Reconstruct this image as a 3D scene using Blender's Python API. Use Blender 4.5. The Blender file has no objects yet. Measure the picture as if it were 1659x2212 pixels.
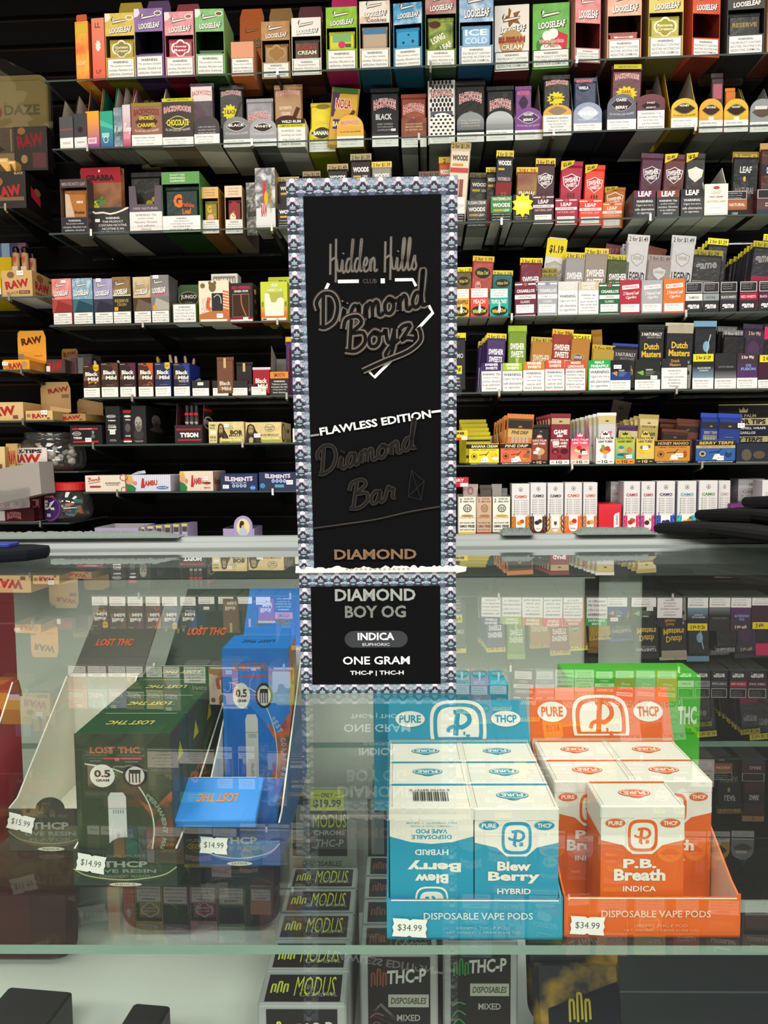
import bpy,math,random
from mathutils import Vector,Matrix
R=math.radians
random.seed(7)
scene=bpy.context.scene
COL=scene.collection

# ------------------------------------------------------------------ camera
IMW,IMH,FPX=1659,2212,1600.0
CAMZ=1.10
PITCH=math.atan((1106-990)/FPX)
ROLL=0.009
_f=Vector((0,math.cos(PITCH),-math.sin(PITCH)))
_r0=Vector((1,0,0));_u0=Vector((0,math.sin(PITCH),math.cos(PITCH)))
_r=_r0*math.cos(ROLL)-_u0*math.sin(ROLL)
_u=_u0*math.cos(ROLL)+_r0*math.sin(ROLL)
CAM=Vector((0,0,CAMZ))
cd=bpy.data.cameras.new('camera');cam=bpy.data.objects.new('camera',cd);COL.objects.link(cam)
cd.sensor_fit='HORIZONTAL';cd.sensor_width=36.0;cd.lens=36.0*FPX/IMW
cd.clip_start=0.01;cd.clip_end=60
cam.matrix_world=Matrix(((_r.x,_u.x,-_f.x,CAM.x),(_r.y,_u.y,-_f.y,CAM.y),(_r.z,_u.z,-_f.z,CAM.z),(0,0,0,1)))
scene.camera=cam

# ------------------------------------------------------------------ light
vs=scene.view_settings
vs.view_transform='Standard';vs.look='None';vs.gamma=1.0;vs.use_curve_mapping=False
vs.exposure=-0.2
scene.cycles.max_bounces=7;scene.cycles.diffuse_bounces=2;scene.cycles.glossy_bounces=3
scene.cycles.transmission_bounces=4;scene.cycles.transparent_max_bounces=16
scene.cycles.caustics_reflective=False;scene.cycles.caustics_refractive=False
scene.cycles.use_denoising=True
world=bpy.data.worlds.new('store_air');scene.world=world;world.use_nodes=True
bg=world.node_tree.nodes['Background'];bg.inputs[0].default_value=(0.95,0.97,1.0,1);bg.inputs[1].default_value=0.25

def area(name,loc,sx,sy,power,col,rot=(0,0,0)):
    l=bpy.data.lights.new(name,'AREA');l.shape='RECTANGLE';l.size=sx;l.size_y=sy
    l.energy=power;l.color=col
    o=bpy.data.objects.new(name,l);COL.objects.link(o);o.location=loc;o.rotation_euler=rot
    return o
area('ceiling_panel_light',(-0.75,0.8,2.72),0.6,1.2,24,(1.0,0.955,0.87))
area('ceiling_panel_light',(0.85,0.8,2.72),0.6,1.2,26,(1.0,0.965,0.90))
area('ceiling_panel_light',(0.05,-1.4,2.72),1.2,0.6,92,(1.0,0.97,0.92))
area('ceiling_panel_light',(-2.0,-1.4,2.72),1.2,0.6,70,(1.0,0.93,0.82))
area('ceiling_panel_light',(2.0,-1.4,2.72),1.2,0.6,75,(1.0,0.97,0.92))
# added uplight, unseen behind the counter rail, to brighten the shelf undersides
area('added_uplight',(0.0,0.95,0.92),2.0,0.06,10,(1.0,0.98,0.94),(R(150),0,0))
area('ceiling_panel_light',(-1.95,0.9,2.72),0.6,1.2,9,(1.0,0.80,0.52))

# ------------------------------------------------------------------ frames
WA=R(3.3);WD=2.0
CA=R(0.9)
def ray(px,py):
    return _f+_r*((px-IMW/2)/FPX)+_u*((IMH/2-py)/FPX)
class Frame:
    """a vertical-plane frame: u to the right along it, v into it, z up"""
    def __init__(s,a,d):
        s.a=a;s.u=Vector((math.cos(a),-math.sin(a),0));s.n=Vector((math.sin(a),math.cos(a),0));s.o=Vector((0,d,0))
    def w(s,u,v,z):return s.o+s.u*u+s.n*v+Vector((0,0,z))
    def hit(s,px,py,v):
        d=ray(px,py);p=s.o+s.n*v
        t=(p-CAM).dot(s.n)/d.dot(s.n);q=CAM+d*t
        return(q-s.o).dot(s.u),q.z
    def hitz(s,px,py,z):
        d=ray(px,py);t=(z-CAMZ)/d.z;q=CAM+d*t
        return(q-s.o).dot(s.u),(q-s.o).dot(s.n)
WF=Frame(WA,WD)
CF=Frame(CA,0.0)

# ------------------------------------------------------------------ materials
def lin(c):
    c=c.lstrip('#');o=[]
    for i in(0,2,4):
        x=int(c[i:i+2],16)/255
        o.append(x/12.92 if x<=0.04045 else((x+0.055)/1.055)**2.4)
    return(o[0],o[1],o[2],1)
_M={}
KINDS={'p':(0.55,0,0),'c':(0.45,0,0.05),'g':(0.4,0,0.06),'f':(0.28,0.65,0),'k':(0.85,0,0),'m':(0.3,1.0,0),'l':(0.5,0.0,0.0)}
def mat(hexc,kind='p'):
    """kind: p print on card, c coated card, g glossy film (wrinkled), f foil, k rough board, m metal"""
    key=(hexc,kind)
    if key in _M:return _M[key]
    m=bpy.data.materials.new({'p':'printed_card','c':'coated_card','g':'glossy_film','f':'foil','k':'rough_board','m':'metal','l':'plastic'}[kind]+'_'+hexc.lstrip('#'))
    m.use_nodes=True;nt=m.node_tree;b=nt.nodes['Principled BSDF']
    ro,me,co=KINDS[kind]
    b.inputs['Base Color'].default_value=lin(hexc);b.inputs['Roughness'].default_value=ro;b.inputs['Metallic'].default_value=me
    b.inputs['Specular IOR Level'].default_value={'p':.22,'k':.12,'c':.3,'g':.3}.get(kind,.5)
    if 'Coat Weight' in b.inputs:b.inputs['Coat Weight'].default_value=co;b.inputs['Coat Roughness'].default_value=0.12
    if kind in 'gf':
        tc=nt.nodes.new('ShaderNodeTexCoord');n=nt.nodes.new('ShaderNodeTexNoise');n.inputs['Scale'].default_value=38;n.inputs['Detail'].default_value=2
        bp=nt.nodes.new('ShaderNodeBump');bp.inputs['Strength'].default_value=0.25;bp.inputs['Distance'].default_value=0.008
        nt.links.new(tc.outputs['Object'],n.inputs['Vector']);nt.links.new(n.outputs['Fac'],bp.inputs['Height']);nt.links.new(bp.outputs['Normal'],b.inputs['Normal'])
        if 'Coat Normal' in b.inputs:nt.links.new(bp.outputs['Normal'],b.inputs['Coat Normal'])
    _M[key]=m
    return m
def grad(c0,c1,z0,z1,kind='c'):
    """a printed colour fade from c0 at local height z0 to c1 at z1"""
    key=('grad',c0,c1,round(z0,4),round(z1,4))
    if key in _M:return _M[key]
    m=bpy.data.materials.new('printed_fade');m.use_nodes=True;nt=m.node_tree;b=nt.nodes['Principled BSDF']
    b.inputs['Roughness'].default_value=0.5;b.inputs['Specular IOR Level'].default_value=.25
    tc=nt.nodes.new('ShaderNodeTexCoord');sx=nt.nodes.new('ShaderNodeSeparateXYZ');mr=nt.nodes.new('ShaderNodeMapRange');cr=nt.nodes.new('ShaderNodeValToRGB')
    mr.inputs['From Min'].default_value=z0;mr.inputs['From Max'].default_value=z1
    cr.color_ramp.elements[0].color=lin(c0);cr.color_ramp.elements[1].color=lin(c1)
    nt.links.new(tc.outputs['Object'],sx.inputs[0]);nt.links.new(sx.outputs['Z'],mr.inputs['Value']);nt.links.new(mr.outputs[0],cr.inputs[0]);nt.links.new(cr.outputs[0],b.inputs['Base Color'])
    _M[key]=m;return m
def blotch(name,cols,scale,kind='c',detail=3):
    """printed mottled artwork"""
    key=('blotch',name)
    if key in _M:return _M[key]
    m=bpy.data.materials.new('printed_art_'+name);m.use_nodes=True;nt=m.node_tree;b=nt.nodes['Principled BSDF']
    b.inputs['Roughness'].default_value=KINDS[kind][0];b.inputs['Coat Weight'].default_value=KINDS[kind][2]
    tc=nt.nodes.new('ShaderNodeTexCoord');n=nt.nodes.new('ShaderNodeTexNoise');n.inputs['Scale'].default_value=scale;n.inputs['Detail'].default_value=detail
    cr=nt.nodes.new('ShaderNodeValToRGB');e=cr.color_ramp.elements
    while len(e)<len(cols):e.new(0.5)
    for i,c in enumerate(cols):e[i].position=0.32+0.36*i/max(1,len(cols)-1);e[i].color=lin(c)
    nt.links.new(tc.outputs['Object'],n.inputs['Vector']);nt.links.new(n.outputs['Fac'],cr.inputs[0]);nt.links.new(cr.outputs[0],b.inputs['Base Color'])
    _M[key]=m;return m
def thin_glass(name,tint,refl,ior=1.5,dust=0.0):
    m=bpy.data.materials.new(name);m.use_nodes=True;nt=m.node_tree;nt.nodes.clear()
    out=nt.nodes.new('ShaderNodeOutputMaterial');tr=nt.nodes.new('ShaderNodeBsdfTransparent');gl=nt.nodes.new('ShaderNodeBsdfGlossy');mx=nt.nodes.new('ShaderNodeMixShader')
    fr=nt.nodes.new('ShaderNodeFresnel');fr.inputs['IOR'].default_value=ior
    geo=nt.nodes.new('ShaderNodeNewGeometry')
    ma=nt.nodes.new('ShaderNodeMath');ma.operation='MULTIPLY';ma.inputs[1].default_value=refl;ma.use_clamp=True
    # fresnel is asked from the outside on either face of the sheet
    lw=nt.nodes.new('ShaderNodeLayerWeight');
    tr.inputs[0].default_value=lin(tint);gl.inputs['Roughness'].default_value=0.0;gl.inputs['Color'].default_value=(1,1,1,1)
    # Schlick: F0 + (1-F0)(1-cos)^5 from facing weight
    f0=((ior-1)/(ior+1))**2
    lw.inputs['Blend'].default_value=0.5
    pw=nt.nodes.new('ShaderNodeMath');pw.operation='POWER';pw.inputs[1].default_value=5.0
    sc=nt.nodes.new('ShaderNodeMath');sc.operation='MULTIPLY_ADD';sc.inputs[1].default_value=1-f0;sc.inputs[2].default_value=f0
    nt.nodes.remove(fr);nt.nodes.remove(geo)
    nt.links.new(lw.outputs['Facing'],pw.inputs[0]);nt.links.new(pw.outputs[0],sc.inputs[0]);nt.links.new(sc.outputs[0],ma.inputs[0])
    nt.links.new(ma.outputs[0],mx.inputs[0]);nt.links.new(tr.outputs[0],mx.inputs[1]);nt.links.new(gl.outputs[0],mx.inputs[2])
    last=mx
    if dust:
        df=nt.nodes.new('ShaderNodeBsdfDiffuse');df.inputs[0].default_value=(0.75,0.75,0.72,1)
        m2=nt.nodes.new('ShaderNodeMixShader');m2.inputs[0].default_value=dust
        nt.links.new(mx.outputs[0],m2.inputs[1]);nt.links.new(df.outputs[0],m2.inputs[2]);last=m2
    nt.links.new(last.outputs[0],out.inputs[0])
    return m
GLASS_TOP=thin_glass('counter_glass','#F4F8F5',1.2,1.5,0.010)
GLASS_SHELF=thin_glass('shelf_glass','#EDF3F0',0.8,1.5,0.006)
GLASS_CLEAR=thin_glass('clear_plastic','#F2F2F0',2.2,1.5,0.03)
GLASS_PLAIN=thin_glass('glass_underside','#FBFDFC',0.0)

# ------------------------------------------------------------------ text and strokes
_G={}
def glyphs(s,bold=0.0,shear=0.0,res=2,space=1.0):
    """built-in font outline of a string: 2D verts scaled to a unit box, faces, aspect"""
    key=(s,bold,shear,space)
    if key in _G:return _G[key]
    c=bpy.data.curves.new('t','FONT');c.body=s;c.size=1;c.resolution_u=res;c.offset=bold;c.shear=shear;c.space_character=space
    c.align_x='CENTER';c.space_line=0.95
    o=bpy.data.objects.new('t',c);COL.objects.link(o)
    bpy.context.view_layer.update()
    me=bpy.data.meshes.new_from_object(o.evaluated_get(bpy.context.evaluated_depsgraph_get()))
    v=[(q.co.x,q.co.y)for q in me.vertices];f=[tuple(p.vertices)for p in me.polygons]
    bpy.data.objects.remove(o);bpy.data.curves.remove(c);bpy.data.meshes.remove(me)
    x0=min(p[0]for p in v);x1=max(p[0]for p in v);y0=min(p[1]for p in v);y1=max(p[1]for p in v)
    v=[((x-x0)/(x1-x0),(y-y0)/(y1-y0))for x,y in v]
    _G[key]=(v,f,(x1-x0)/(y1-y0));return _G[key]
def smooth(pts,n=5):
    out=[]
    P=[pts[0]]+list(pts)+[pts[-1]]
    for i in range(1,len(P)-2):
        a,b,c,d=P[i-1],P[i],P[i+1],P[i+2]
        for k in range(n):
            t=k/n
            out.append(tuple(0.5*(2*b[j]+(c[j]-a[j])*t+(2*a[j]-5*b[j]+4*c[j]-d[j])*t*t+(3*b[j]-a[j]-3*c[j]+d[j])*t**3)for j in(0,1)))
    out.append(tuple(pts[-1]));return out

class MB:
    """collects faces with materials, then links them as ONE mesh object"""
    def __init__(s):s.v=[];s.f=[];s.m=[];s.mats=[];s.lv=0;s.sm=[]
    def mi(s,m):
        if m not in s.mats:s.mats.append(m)
        return s.mats.index(m)
    def add(s,vs_,fs,m,sm=False):
        b=len(s.v);s.v+=[tuple(p)for p in vs_];i=s.mi(m)
        for f in fs:s.f.append(tuple(b+k for k in f));s.m.append(i);s.sm.append(sm)
    def poly(s,pts,m):s.add(pts,[tuple(range(len(pts)))],m)
    def box(s,x0,y0,z0,x1,y1,z1,m,front=None,back=None,left=None,right=None,top=None,bottom=None,bev=0.0):
        if bev:
            b=bev
            # chamfered vertical and top edges
            ring=lambda i,z:[(x0+b+i,y0+i,z),(x1-b-i,y0+i,z),(x1-i,y0+b+i,z),(x1-i,y1-b-i,z),(x1-b-i,y1-i,z),(x0+b+i,y1-i,z),(x0+i,y1-b-i,z),(x0+i,y0+b+i,z)]
            r0,r1,r2=ring(0,z0),ring(0,z1-b),ring(b,z1)
            ms=[front or m,m,right or m,m,back or m,m,left or m,m]
            for k in range(8):
                j=(k+1)%8
                s.poly([r0[k],r0[j],r1[j],r1[k]],ms[k]);s.poly([r1[k],r1[j],r2[j],r2[k]],top or m)
            s.poly(r2,top or m);s.poly(r0[::-1],bottom or m);return
        p=[(x0,y0,z0),(x1,y0,z0),(x1,y1,z0),(x0,y1,z0),(x0,y0,z1),(x1,y0,z1),(x1,y1,z1),(x0,y1,z1)]
        for q,mm in(((0,1,5,4),front),((2,3,7,6),back),((3,0,4,7),left),((1,2,6,5),right),((4,5,6,7),top),((3,2,1,0),bottom)):
            s.poly([p[k]for k in q],mm or m)
    def prism(s,pts,axis,a0,a1,m,m0=None,m1=None):
        """extrude a 2D outline; axis 'x': pts are (y,z); 'y': (x,z); 'z': (x,y)"""
        def q(p,a):return{'x':(a,p[0],p[1]),'y':(p[0],a,p[1]),'z':(p[0],p[1],a)}[axis]
        n=len(pts);A=[q(p,a0)for p in pts];B=[q(p,a1)for p in pts]
        s.poly(A,m0 or m);s.poly(B[::-1],m1 or m)
        for k in range(n):s.poly([A[k],B[k],B[(k+1)%n],A[(k+1)%n]],m)
    def lathe(s,prof,m,n=28,cx=0,cy=0,sm=True,squash=1.0):
        b=[]
        for r,z in prof:b+=[(cx+r*math.cos(2*math.pi*k/n),cy+squash*r*math.sin(2*math.pi*k/n),z)for k in range(n)]
        fs=[(i*n+k,i*n+(k+1)%n,(i+1)*n+(k+1)%n,(i+1)*n+k)for i in range(len(prof)-1)for k in range(n)]
        s.add(b,fs,m,sm)
    def tube(s,pts,r,m,n=8):
        b=[];pts=[Vector(p)for p in pts]
        for i,p in enumerate(pts):
            t=(pts[min(i+1,len(pts)-1)]-pts[max(i-1,0)]).normalized()
            a=t.cross(Vector((0,0,1))if abs(t.z)<0.9 else Vector((1,0,0))).normalized();c=t.cross(a)
            b+=[p+(a*math.cos(2*math.pi*k/n)+c*math.sin(2*math.pi*k/n))*r for k in range(n)]
        fs=[(i*n+k,i*n+(k+1)%n,(i+1)*n+(k+1)%n,(i+1)*n+k)for i in range(len(pts)-1)for k in range(n)]
        fs+=[tuple(range(n))[::-1],tuple((len(pts)-1)*n+k for k in range(n))]
        s.add(b,fs,m,True)
    def build(s,name,parent=None,loc=None,rot=None):
        me=bpy.data.meshes.new(name);me.from_pydata(s.v,[],s.f)
        for m in s.mats:me.materials.append(m)
        me.polygons.foreach_set('material_index',s.m);me.polygons.foreach_set('use_smooth',s.sm);me.update()
        o=bpy.data.objects.new(name,me);COL.objects.link(o)
        if parent:o.parent=parent
        if loc is not None:o.location=loc
        if rot is not None:o.rotation_euler=rot
        return o

class Face:
    """prints onto a flat face of a mesh: coordinates are fractions of its width and height"""
    EPS=0.00002
    def __init__(s,mb,o,ex,ez,n,w,h):
        s.mb=mb;s.o=Vector(o);s.ex=Vector(ex);s.ez=Vector(ez);s.n=Vector(n);s.w=w;s.h=h;s.l=0
    def pt(s,a,b):return s.o+s.ex*(a*s.w)+s.ez*(b*s.h)+s.n*(s.EPS*s.l)
    def m(s,c):return c if not isinstance(c,str)else mat(c)
    def rect(s,a0,b0,a1,b1,c):
        s.l+=1;s.mb.poly([s.pt(a0,b0),s.pt(a1,b0),s.pt(a1,b1),s.pt(a0,b1)],s.m(c));return s
    def poly(s,pts,c):
        s.l+=1;s.mb.poly([s.pt(*p)for p in pts],s.m(c));return s
    def ell(s,ca,cb,ra,rb,c,n=20,a0=0,a1=360):
        return s.poly([(ca+ra*math.cos(R(a0+(a1-a0)*k/n)),cb+rb*math.sin(R(a0+(a1-a0)*k/n)))for k in range(n if a1-a0>=360 else n+1)],c)
    def star(s,ca,cb,ra,rb,c,n=12,k=0.72):
        return s.poly([(ca+ra*(1 if i%2 else k)*math.cos(math.pi*i/n),cb+rb*(1 if i%2 else k)*math.sin(math.pi*i/n))for i in range(2*n)],c)
    def ring(s,ca,cb,ra,rb,t,c,n=24):
        s.l+=1;ta=t;tb=t*s.w/s.h
        for k in range(n):
            x,y=2*math.pi*k/n,2*math.pi*(k+1)/n
            s.mb.poly([s.pt(ca+(ra-ta)*math.cos(x),cb+(rb-tb)*math.sin(x)),s.pt(ca+ra*math.cos(x),cb+rb*math.sin(x)),s.pt(ca+ra*math.cos(y),cb+rb*math.sin(y)),s.pt(ca+(ra-ta)*math.cos(y),cb+(rb-tb)*math.sin(y))],s.m(c))
        return s
    def text(s,t,ca,cb,wa,hb,c,bold=0.015,shear=0.0,rot=0.0,arc=0.0,out=None,ow=0.05,flip=False,mirror=False):
        """text fitted to a box wa x hb centred on (ca, cb); arc bends it upwards in the middle"""
        if not t.strip():return s
        if out:s.text(t,ca,cb,wa*1.03,hb*1.08,out,bold+ow,shear,rot,arc,None,0,flip)
        v,f,asp=glyphs(t,bold,shear)
        s.l+=1;W_,H_=wa*s.w,hb*s.h;cr,sr=math.cos(R(rot)),math.sin(R(rot));P=[]
        for x,y in v:
            x-=0.5;y-=0.5
            if arc:y=y*(1+0.9*abs(arc)*(2*x)**2*(0.5))-arc*((2*x)**2-0.33)
            if flip:x,y=-x,-y
            X,Y=x*W_,y*H_;X,Y=X*cr-Y*sr,X*sr+Y*cr
            P.append(s.pt(ca+X/s.w,cb+Y/s.h))
        s.mb.add(P,f,s.m(c));return s
    def stroke(s,pts,t,c,sm=True,closed=False,taper=False):
        """a pen stroke; t is its width as a fraction of the face width"""
        P=smooth(pts)if sm else list(pts)
        if closed:P=P+[P[0]]
        P=[Vector((a*s.w,b*s.h))for a,b in P];s.l+=1;L=[];Rr=[];hw=t*s.w/2
        for i,p in enumerate(P):
            d=P[min(i+1,len(P)-1)]-P[max(i-1,0)]
            d=d.normalized()if d.length>1e-9 else Vector((1,0));nn=Vector((-d.y,d.x))
            k=hw*(min(1,0.35+3*min(i,len(P)-1-i)/len(P))if taper else 1)
            L.append(p+nn*k);Rr.append(p-nn*k)
        for i in range(len(P)-1):
            s.mb.poly([s.pt(q.x/s.w,q.y/s.h)for q in(L[i],Rr[i],Rr[i+1],L[i+1])],s.m(c))
        return s
def front(mb,x0,x1,z0,z1,y):return Face(mb,(x0,y,z0),(1,0,0),(0,0,1),(0,-1,0),x1-x0,z1-z0)
def topf(mb,x0,x1,y0,y1,z):return Face(mb,(x0,y0,z),(1,0,0),(0,1,0),(0,0,1),x1-x0,y1-y0)
def rightf(mb,y0,y1,z0,z1,x):return Face(mb,(x,y0,z0),(0,1,0),(0,0,1),(1,0,0),y1-y0,z1-z0)

# ------------------------------------------------------------------ things
LABELS={}
def tag(o,label,cat,group=None):
    o['label']=label;o['category']=cat
    if group:o['group']=group
    LABELS.setdefault(label,[]).append(o)
    return o
def thing(name,label,cat,loc,rz=0.0,group=None,rx=0.0,ry=0.0):
    o=bpy.data.objects.new(name,None);COL.objects.link(o);o.empty_display_size=0.02
    o.location=loc;o.rotation_euler=(rx,ry,rz)
    return tag(o,label,cat,group)
def struct(o):o['kind']='structure';return o
def dup(root,loc,rot=None,label=None,group=None):
    r=root.copy();COL.objects.link(r);r.location=loc
    if rot is not None:r.rotation_euler=rot
    if label:r['label']=label
    if group:r['group']=group
    LABELS.setdefault(r['label'],[]).append(r)
    for ch in list(root.children):
        c=ch.copy();COL.objects.link(c);c.parent=r
        for g in list(ch.children):
            d=g.copy();COL.objects.link(d);d.parent=c
    return r
# ------------------------------------------------------------------ cursive lettering
CUR={  # advance, strokes ; x height 0.45, ascender 1.0
 'i':(.26,[[(0,.05),(.1,.42),(.1,.1),(.16,0),(.26,.08)],[(.12,.6),(.14,.64)]]),
 'd':(.46,[[(.3,.4),(.14,.44),(.03,.2),(.1,.02),(.24,.1),(.32,.45),(.4,1.0),(.36,1.0),(.31,.5),(.33,.06),(.46,.06)]]),
 'e':(.36,[[(0,.12),(.2,.24),(.25,.38),(.16,.45),(.06,.25),(.1,.04),(.22,.02),(.36,.1)]]),
 'n':(.44,[[(0,.05),(.08,.42),(.08,0)],[(.08,.25),(.2,.44),(.28,.34),(.28,.06),(.36,.01),(.44,.08)]]),
 'l':(.3,[[(0,.06),(.16,.5),(.22,.95),(.15,1.0),(.1,.6),(.12,.08),(.2,0),(.3,.08)]]),
 's':(.34,[[(0,.06),(.16,.46),(.2,.3),(.26,.12),(.16,0),(.04,.06)]]),
 'a':(.44,[[(.28,.4),(.14,.45),(.03,.22),(.1,.02),(.22,.1),(.3,.44),(.3,.08),(.36,.01),(.44,.08)]]),
 'm':(.62,[[(0,.05),(.08,.42),(.08,0)],[(.08,.25),(.19,.44),(.26,.34),(.26,0)],[(.26,.25),(.38,.44),(.45,.34),(.45,.06),(.53,.01),(.62,.08)]]),
 'o':(.42,[[(.18,.45),(.04,.3),(.06,.06),(.2,.01),(.3,.15),(.28,.38),(.18,.45),(.22,.36),(.42,.34)]]),
 'r':(.34,[[(0,.05),(.08,.45),(.12,.5),(.16,.38),(.26,.4),(.24,.1),(.34,.06)]]),
 'y':(.42,[[(0,.3),(.06,.44),(.1,.1),(.2,.04),(.3,.42)],[(.3,.42),(.26,-.1),(.14,-.4),(.04,-.3),(.2,-.08),(.42,.08)]]),
 'z':(.38,[[(.02,.36),(.12,.45),(.3,.42),(.06,.04),(.2,.08),(.38,.02)]]),
 'h':(.44,[[(0,.06),(.14,.6),(.18,.98),(.1,1.0),(.08,0)],[(.08,.25),(.2,.44),(.28,.34),(.28,.06),(.36,.01),(.44,.08)]]),
 'u':(.44,[[(0,.3),(.06,.44),(.08,.08),(.18,.02),(.28,.42),(.29,.06),(.36,.01),(.44,.08)]]),
 'b':(.4,[[(0,.06),(.14,.6),(.18,.98),(.1,1.0),(.06,.3),(.1,.02),(.24,.06),(.26,.3),(.16,.4),(.4,.34)]]),
 'H':(.66,[[(.1,.95),(.1,-.05)],[(.4,1.1),(.4,-.3)],[(.1,.4),(.4,.48),(.5,.1),(.66,.06)]]),
 'D':(.72,[[(.2,.95),(.14,.05)],[(.02,.55),(-.02,.8),(.2,1.0),(.5,.9),(.62,.55),(.5,.15),(.2,0),(.02,.06)]]),
 'B':(.62,[[(.2,.95),(.12,.0)],[(-.02,.7),(.06,.98),(.36,1.0),(.46,.78),(.2,.54),(.5,.48),(.54,.18),(.3,-.02),(.0,.06)]]),
 'C':(.56,[[(.5,.8),(.4,.98),(.16,.8),(.06,.35),(.2,.02),(.42,.08),(.56,.2)]]),
 'P':(.5,[[(.18,.95),(.1,0)],[(-.02,.75),(.2,1.0),(.46,.85),(.36,.55),(.16,.5)]]),
 'L':(.5,[[(.3,.95),(.14,.9),(.16,.3),(.0,.02),(.3,.08),(.5,.02)]]),
 'R':(.58,[[(.18,.95),(.1,0)],[(-.02,.75),(.2,1.0),(.44,.85),(.34,.58),(.14,.5),(.36,.3),(.46,0),(.58,.06)]]),
 ' ':(.3,[])}
def script(face,s,a,b,w,h,t,c,slant=0.2,rot=0.0):
    """cursive string starting at (a, b); w and h are the length and the ascender height as fractions of the face"""
    adv=sum(CUR[k][0]for k in s);x=0.0;cr,sr=math.cos(R(rot)),math.sin(R(rot))
    k=w*face.w/adv;hh=h*face.h
    for ch in s:
        for st in CUR[ch][1]:
            P=[]
            for px,py in st:
                X,Y=(x+px)*k+slant*py*hh,py*hh
                P.append((a+(X*cr-Y*sr)/face.w,b+(X*sr+Y*cr)/face.h))
            face.stroke(P,t,c)
        x+=CUR[ch][0]

# ------------------------------------------------------------------ the room
def slab(name,x0,y0,z0,x1,y1,z1,m,rot=0.0):
    b=MB();b.box(x0,y0,z0,x1,y1,z1,m);o=b.build(name);o.rotation_euler[2]=rot;return struct(o)
slab('floor',-3.2,-3.0,-0.05,3.2,3.4,0.0,mat('#CFCBC3','k'))
slab('ceiling',-3.2,-3.0,2.75,3.2,3.4,2.80,mat('#5A5752','k'))
slab('wall_front',-3.2,-3.05,0.0,3.2,-3.0,2.75,mat('#C9C5BC','k'))
# slat wall: dark boards with a groove lip between them
b=MB();dark=mat('#0B0908','k');lip=mat('#2A1D16','k');groove=mat('#080706','k')
zz=0.0;VW=0.285
while zz<2.75:
    b.box(-2.4,VW,zz+0.012,2.4,VW+0.02,min(2.75,zz+0.078),dark)
    b.box(-2.4,VW+0.003,zz+0.0785,2.4,VW+0.02,zz+0.0835,lip)
    b.box(-2.4,VW+0.014,zz+0.0,2.4,VW+0.02,zz+0.012,groove)
    zz+=0.084
b.box(-2.4,VW+0.02,0,2.4,VW+0.05,2.75,groove)
o=struct(b.build('wall_back'));o.location=WF.o;o.rotation_euler[2]=-WA
b=MB();b.box(-2.3,-0.03,0.0,2.3,0.28,0.835,mat('#0F0E0E','c'),top=mat('#181616','c'))
for k in range(-4,5):b.box(k*0.5-0.002,-0.032,0.06,k*0.5+0.002,-0.03,0.80,groove)
o=b.build('base_cabinet');o.location=WF.o;o.rotation_euler[2]=-WA
tag(o,'long black base cabinet standing below the wall shelves','cabinet')

# ------------------------------------------------------------------ wall shelves
SZ={}
EDGE=mat('#3E4A45','p')
def shelf(key,yref,xref,px0,px1,label,brackets,depth=0.262,dark=False):
    _,z=WF.hit(xref,yref,0.0);SZ[key]=z
    u0=WF.hit(px0,yref,0.0)[0];u1=WF.hit(px1,yref,0.0)[0]
    t=thing('wall_shelf',label,'shelf',WF.w((u0+u1)/2,0,z),-WA)
    hw=(u1-u0)/2;b=MB();g=GLASS_SHELF if not dark else mat('#141414','g')
    b.box(-hw,0,-0.0045,hw,depth,0,g,bottom=GLASS_PLAIN if not dark else None,front=EDGE,left=EDGE,right=EDGE)
    b.build('glass_panel' if not dark else 'shelf_board',t)
    for px in brackets:
        ub=WF.hit(px,yref,0.0)[0]-(u0+u1)/2
        b=MB();b.prism([(depth+0.022,-0.0065),(0.004,-0.0065),(0.004,-0.016),(0.05,-0.024),(depth+0.022,-0.055)],'x',ub-0.003,ub+0.003,mat('#0B0B0B','c'))
        b.prism([(0.004,-0.016),(0.004,-0.0065),(-0.0035,-0.0065),(-0.0035,0.006),(-0.007,0.006),(-0.007,-0.012)],'x',ub-0.0028,ub+0.0028,mat('#B8B4AC','m'))
        b.build('bracket',t)
    return t
shelf('1',145,830,95,1900,'topmost glass shelf, carrying the wrap cartons with white warning labels',[600,930,1245,1700])
shelf('2',297,830,112,1900,'second glass shelf from the top, carrying the oval-fronted cigar trays',[190,545,905,1195,1500])
shelf('3',484,830,105,1900,'third glass shelf from the top, carrying leaf cigar pouches and window cartons',[198,588,1083,1403])
shelf('4',688,830,106,1900,'fourth glass shelf from the top, carrying cigarillo trays and small wrap cartons',[310,600,1105,1480])
shelf('5',850,830,178,1900,'fifth shelf from the top, carrying brown pipe-cigar boxes and fruit cigarillo trays',[287,620,1078,1460])
shelf('6',958,400,146,760,'glass shelf with the black cone boxes and hemp paper boxes',[203,525],depth=0.25)
shelf('6R',1004,1100,900,1900,'shelf with the leaf tube trays topped by crowns',[1235,1515])
shelf('7',1061,400,180,760,'glass shelf with the striped and navy rolling paper boxes',[255,590],depth=0.25)
shelf('7R',1154,1200,900,1900,'lowest shelf with the row of tall white wrap cartons',[1180,1470])
shelf('8',1166,400,150,760,'lowest shelf with the lilac paper booklets, just above the counter rail',[300],depth=0.25)
# the bay at the far left
shelf('A',446,8,-330,17,'left bay shelf under the black and red paper box',[14],depth=0.25)
shelf('B',640,60,-330,112,'left bay shelf under the tan lighter box',[22],depth=0.25)
shelf('C',798,40,-330,66,'left bay shelf under the orange-yellow paper box',[48],depth=0.25)
shelf('D',908,60,-330,118,'left bay shelf under the tan paper boxes with raised lids',[52],depth=0.25)
shelf('E',1018,100,-330,170,'left bay shelf under the clear jar without a lid',[],depth=0.25)
shelf('F',1129,60,-330,150,'left bay shelf under the jar with the red lid',[89],depth=0.25)

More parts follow.
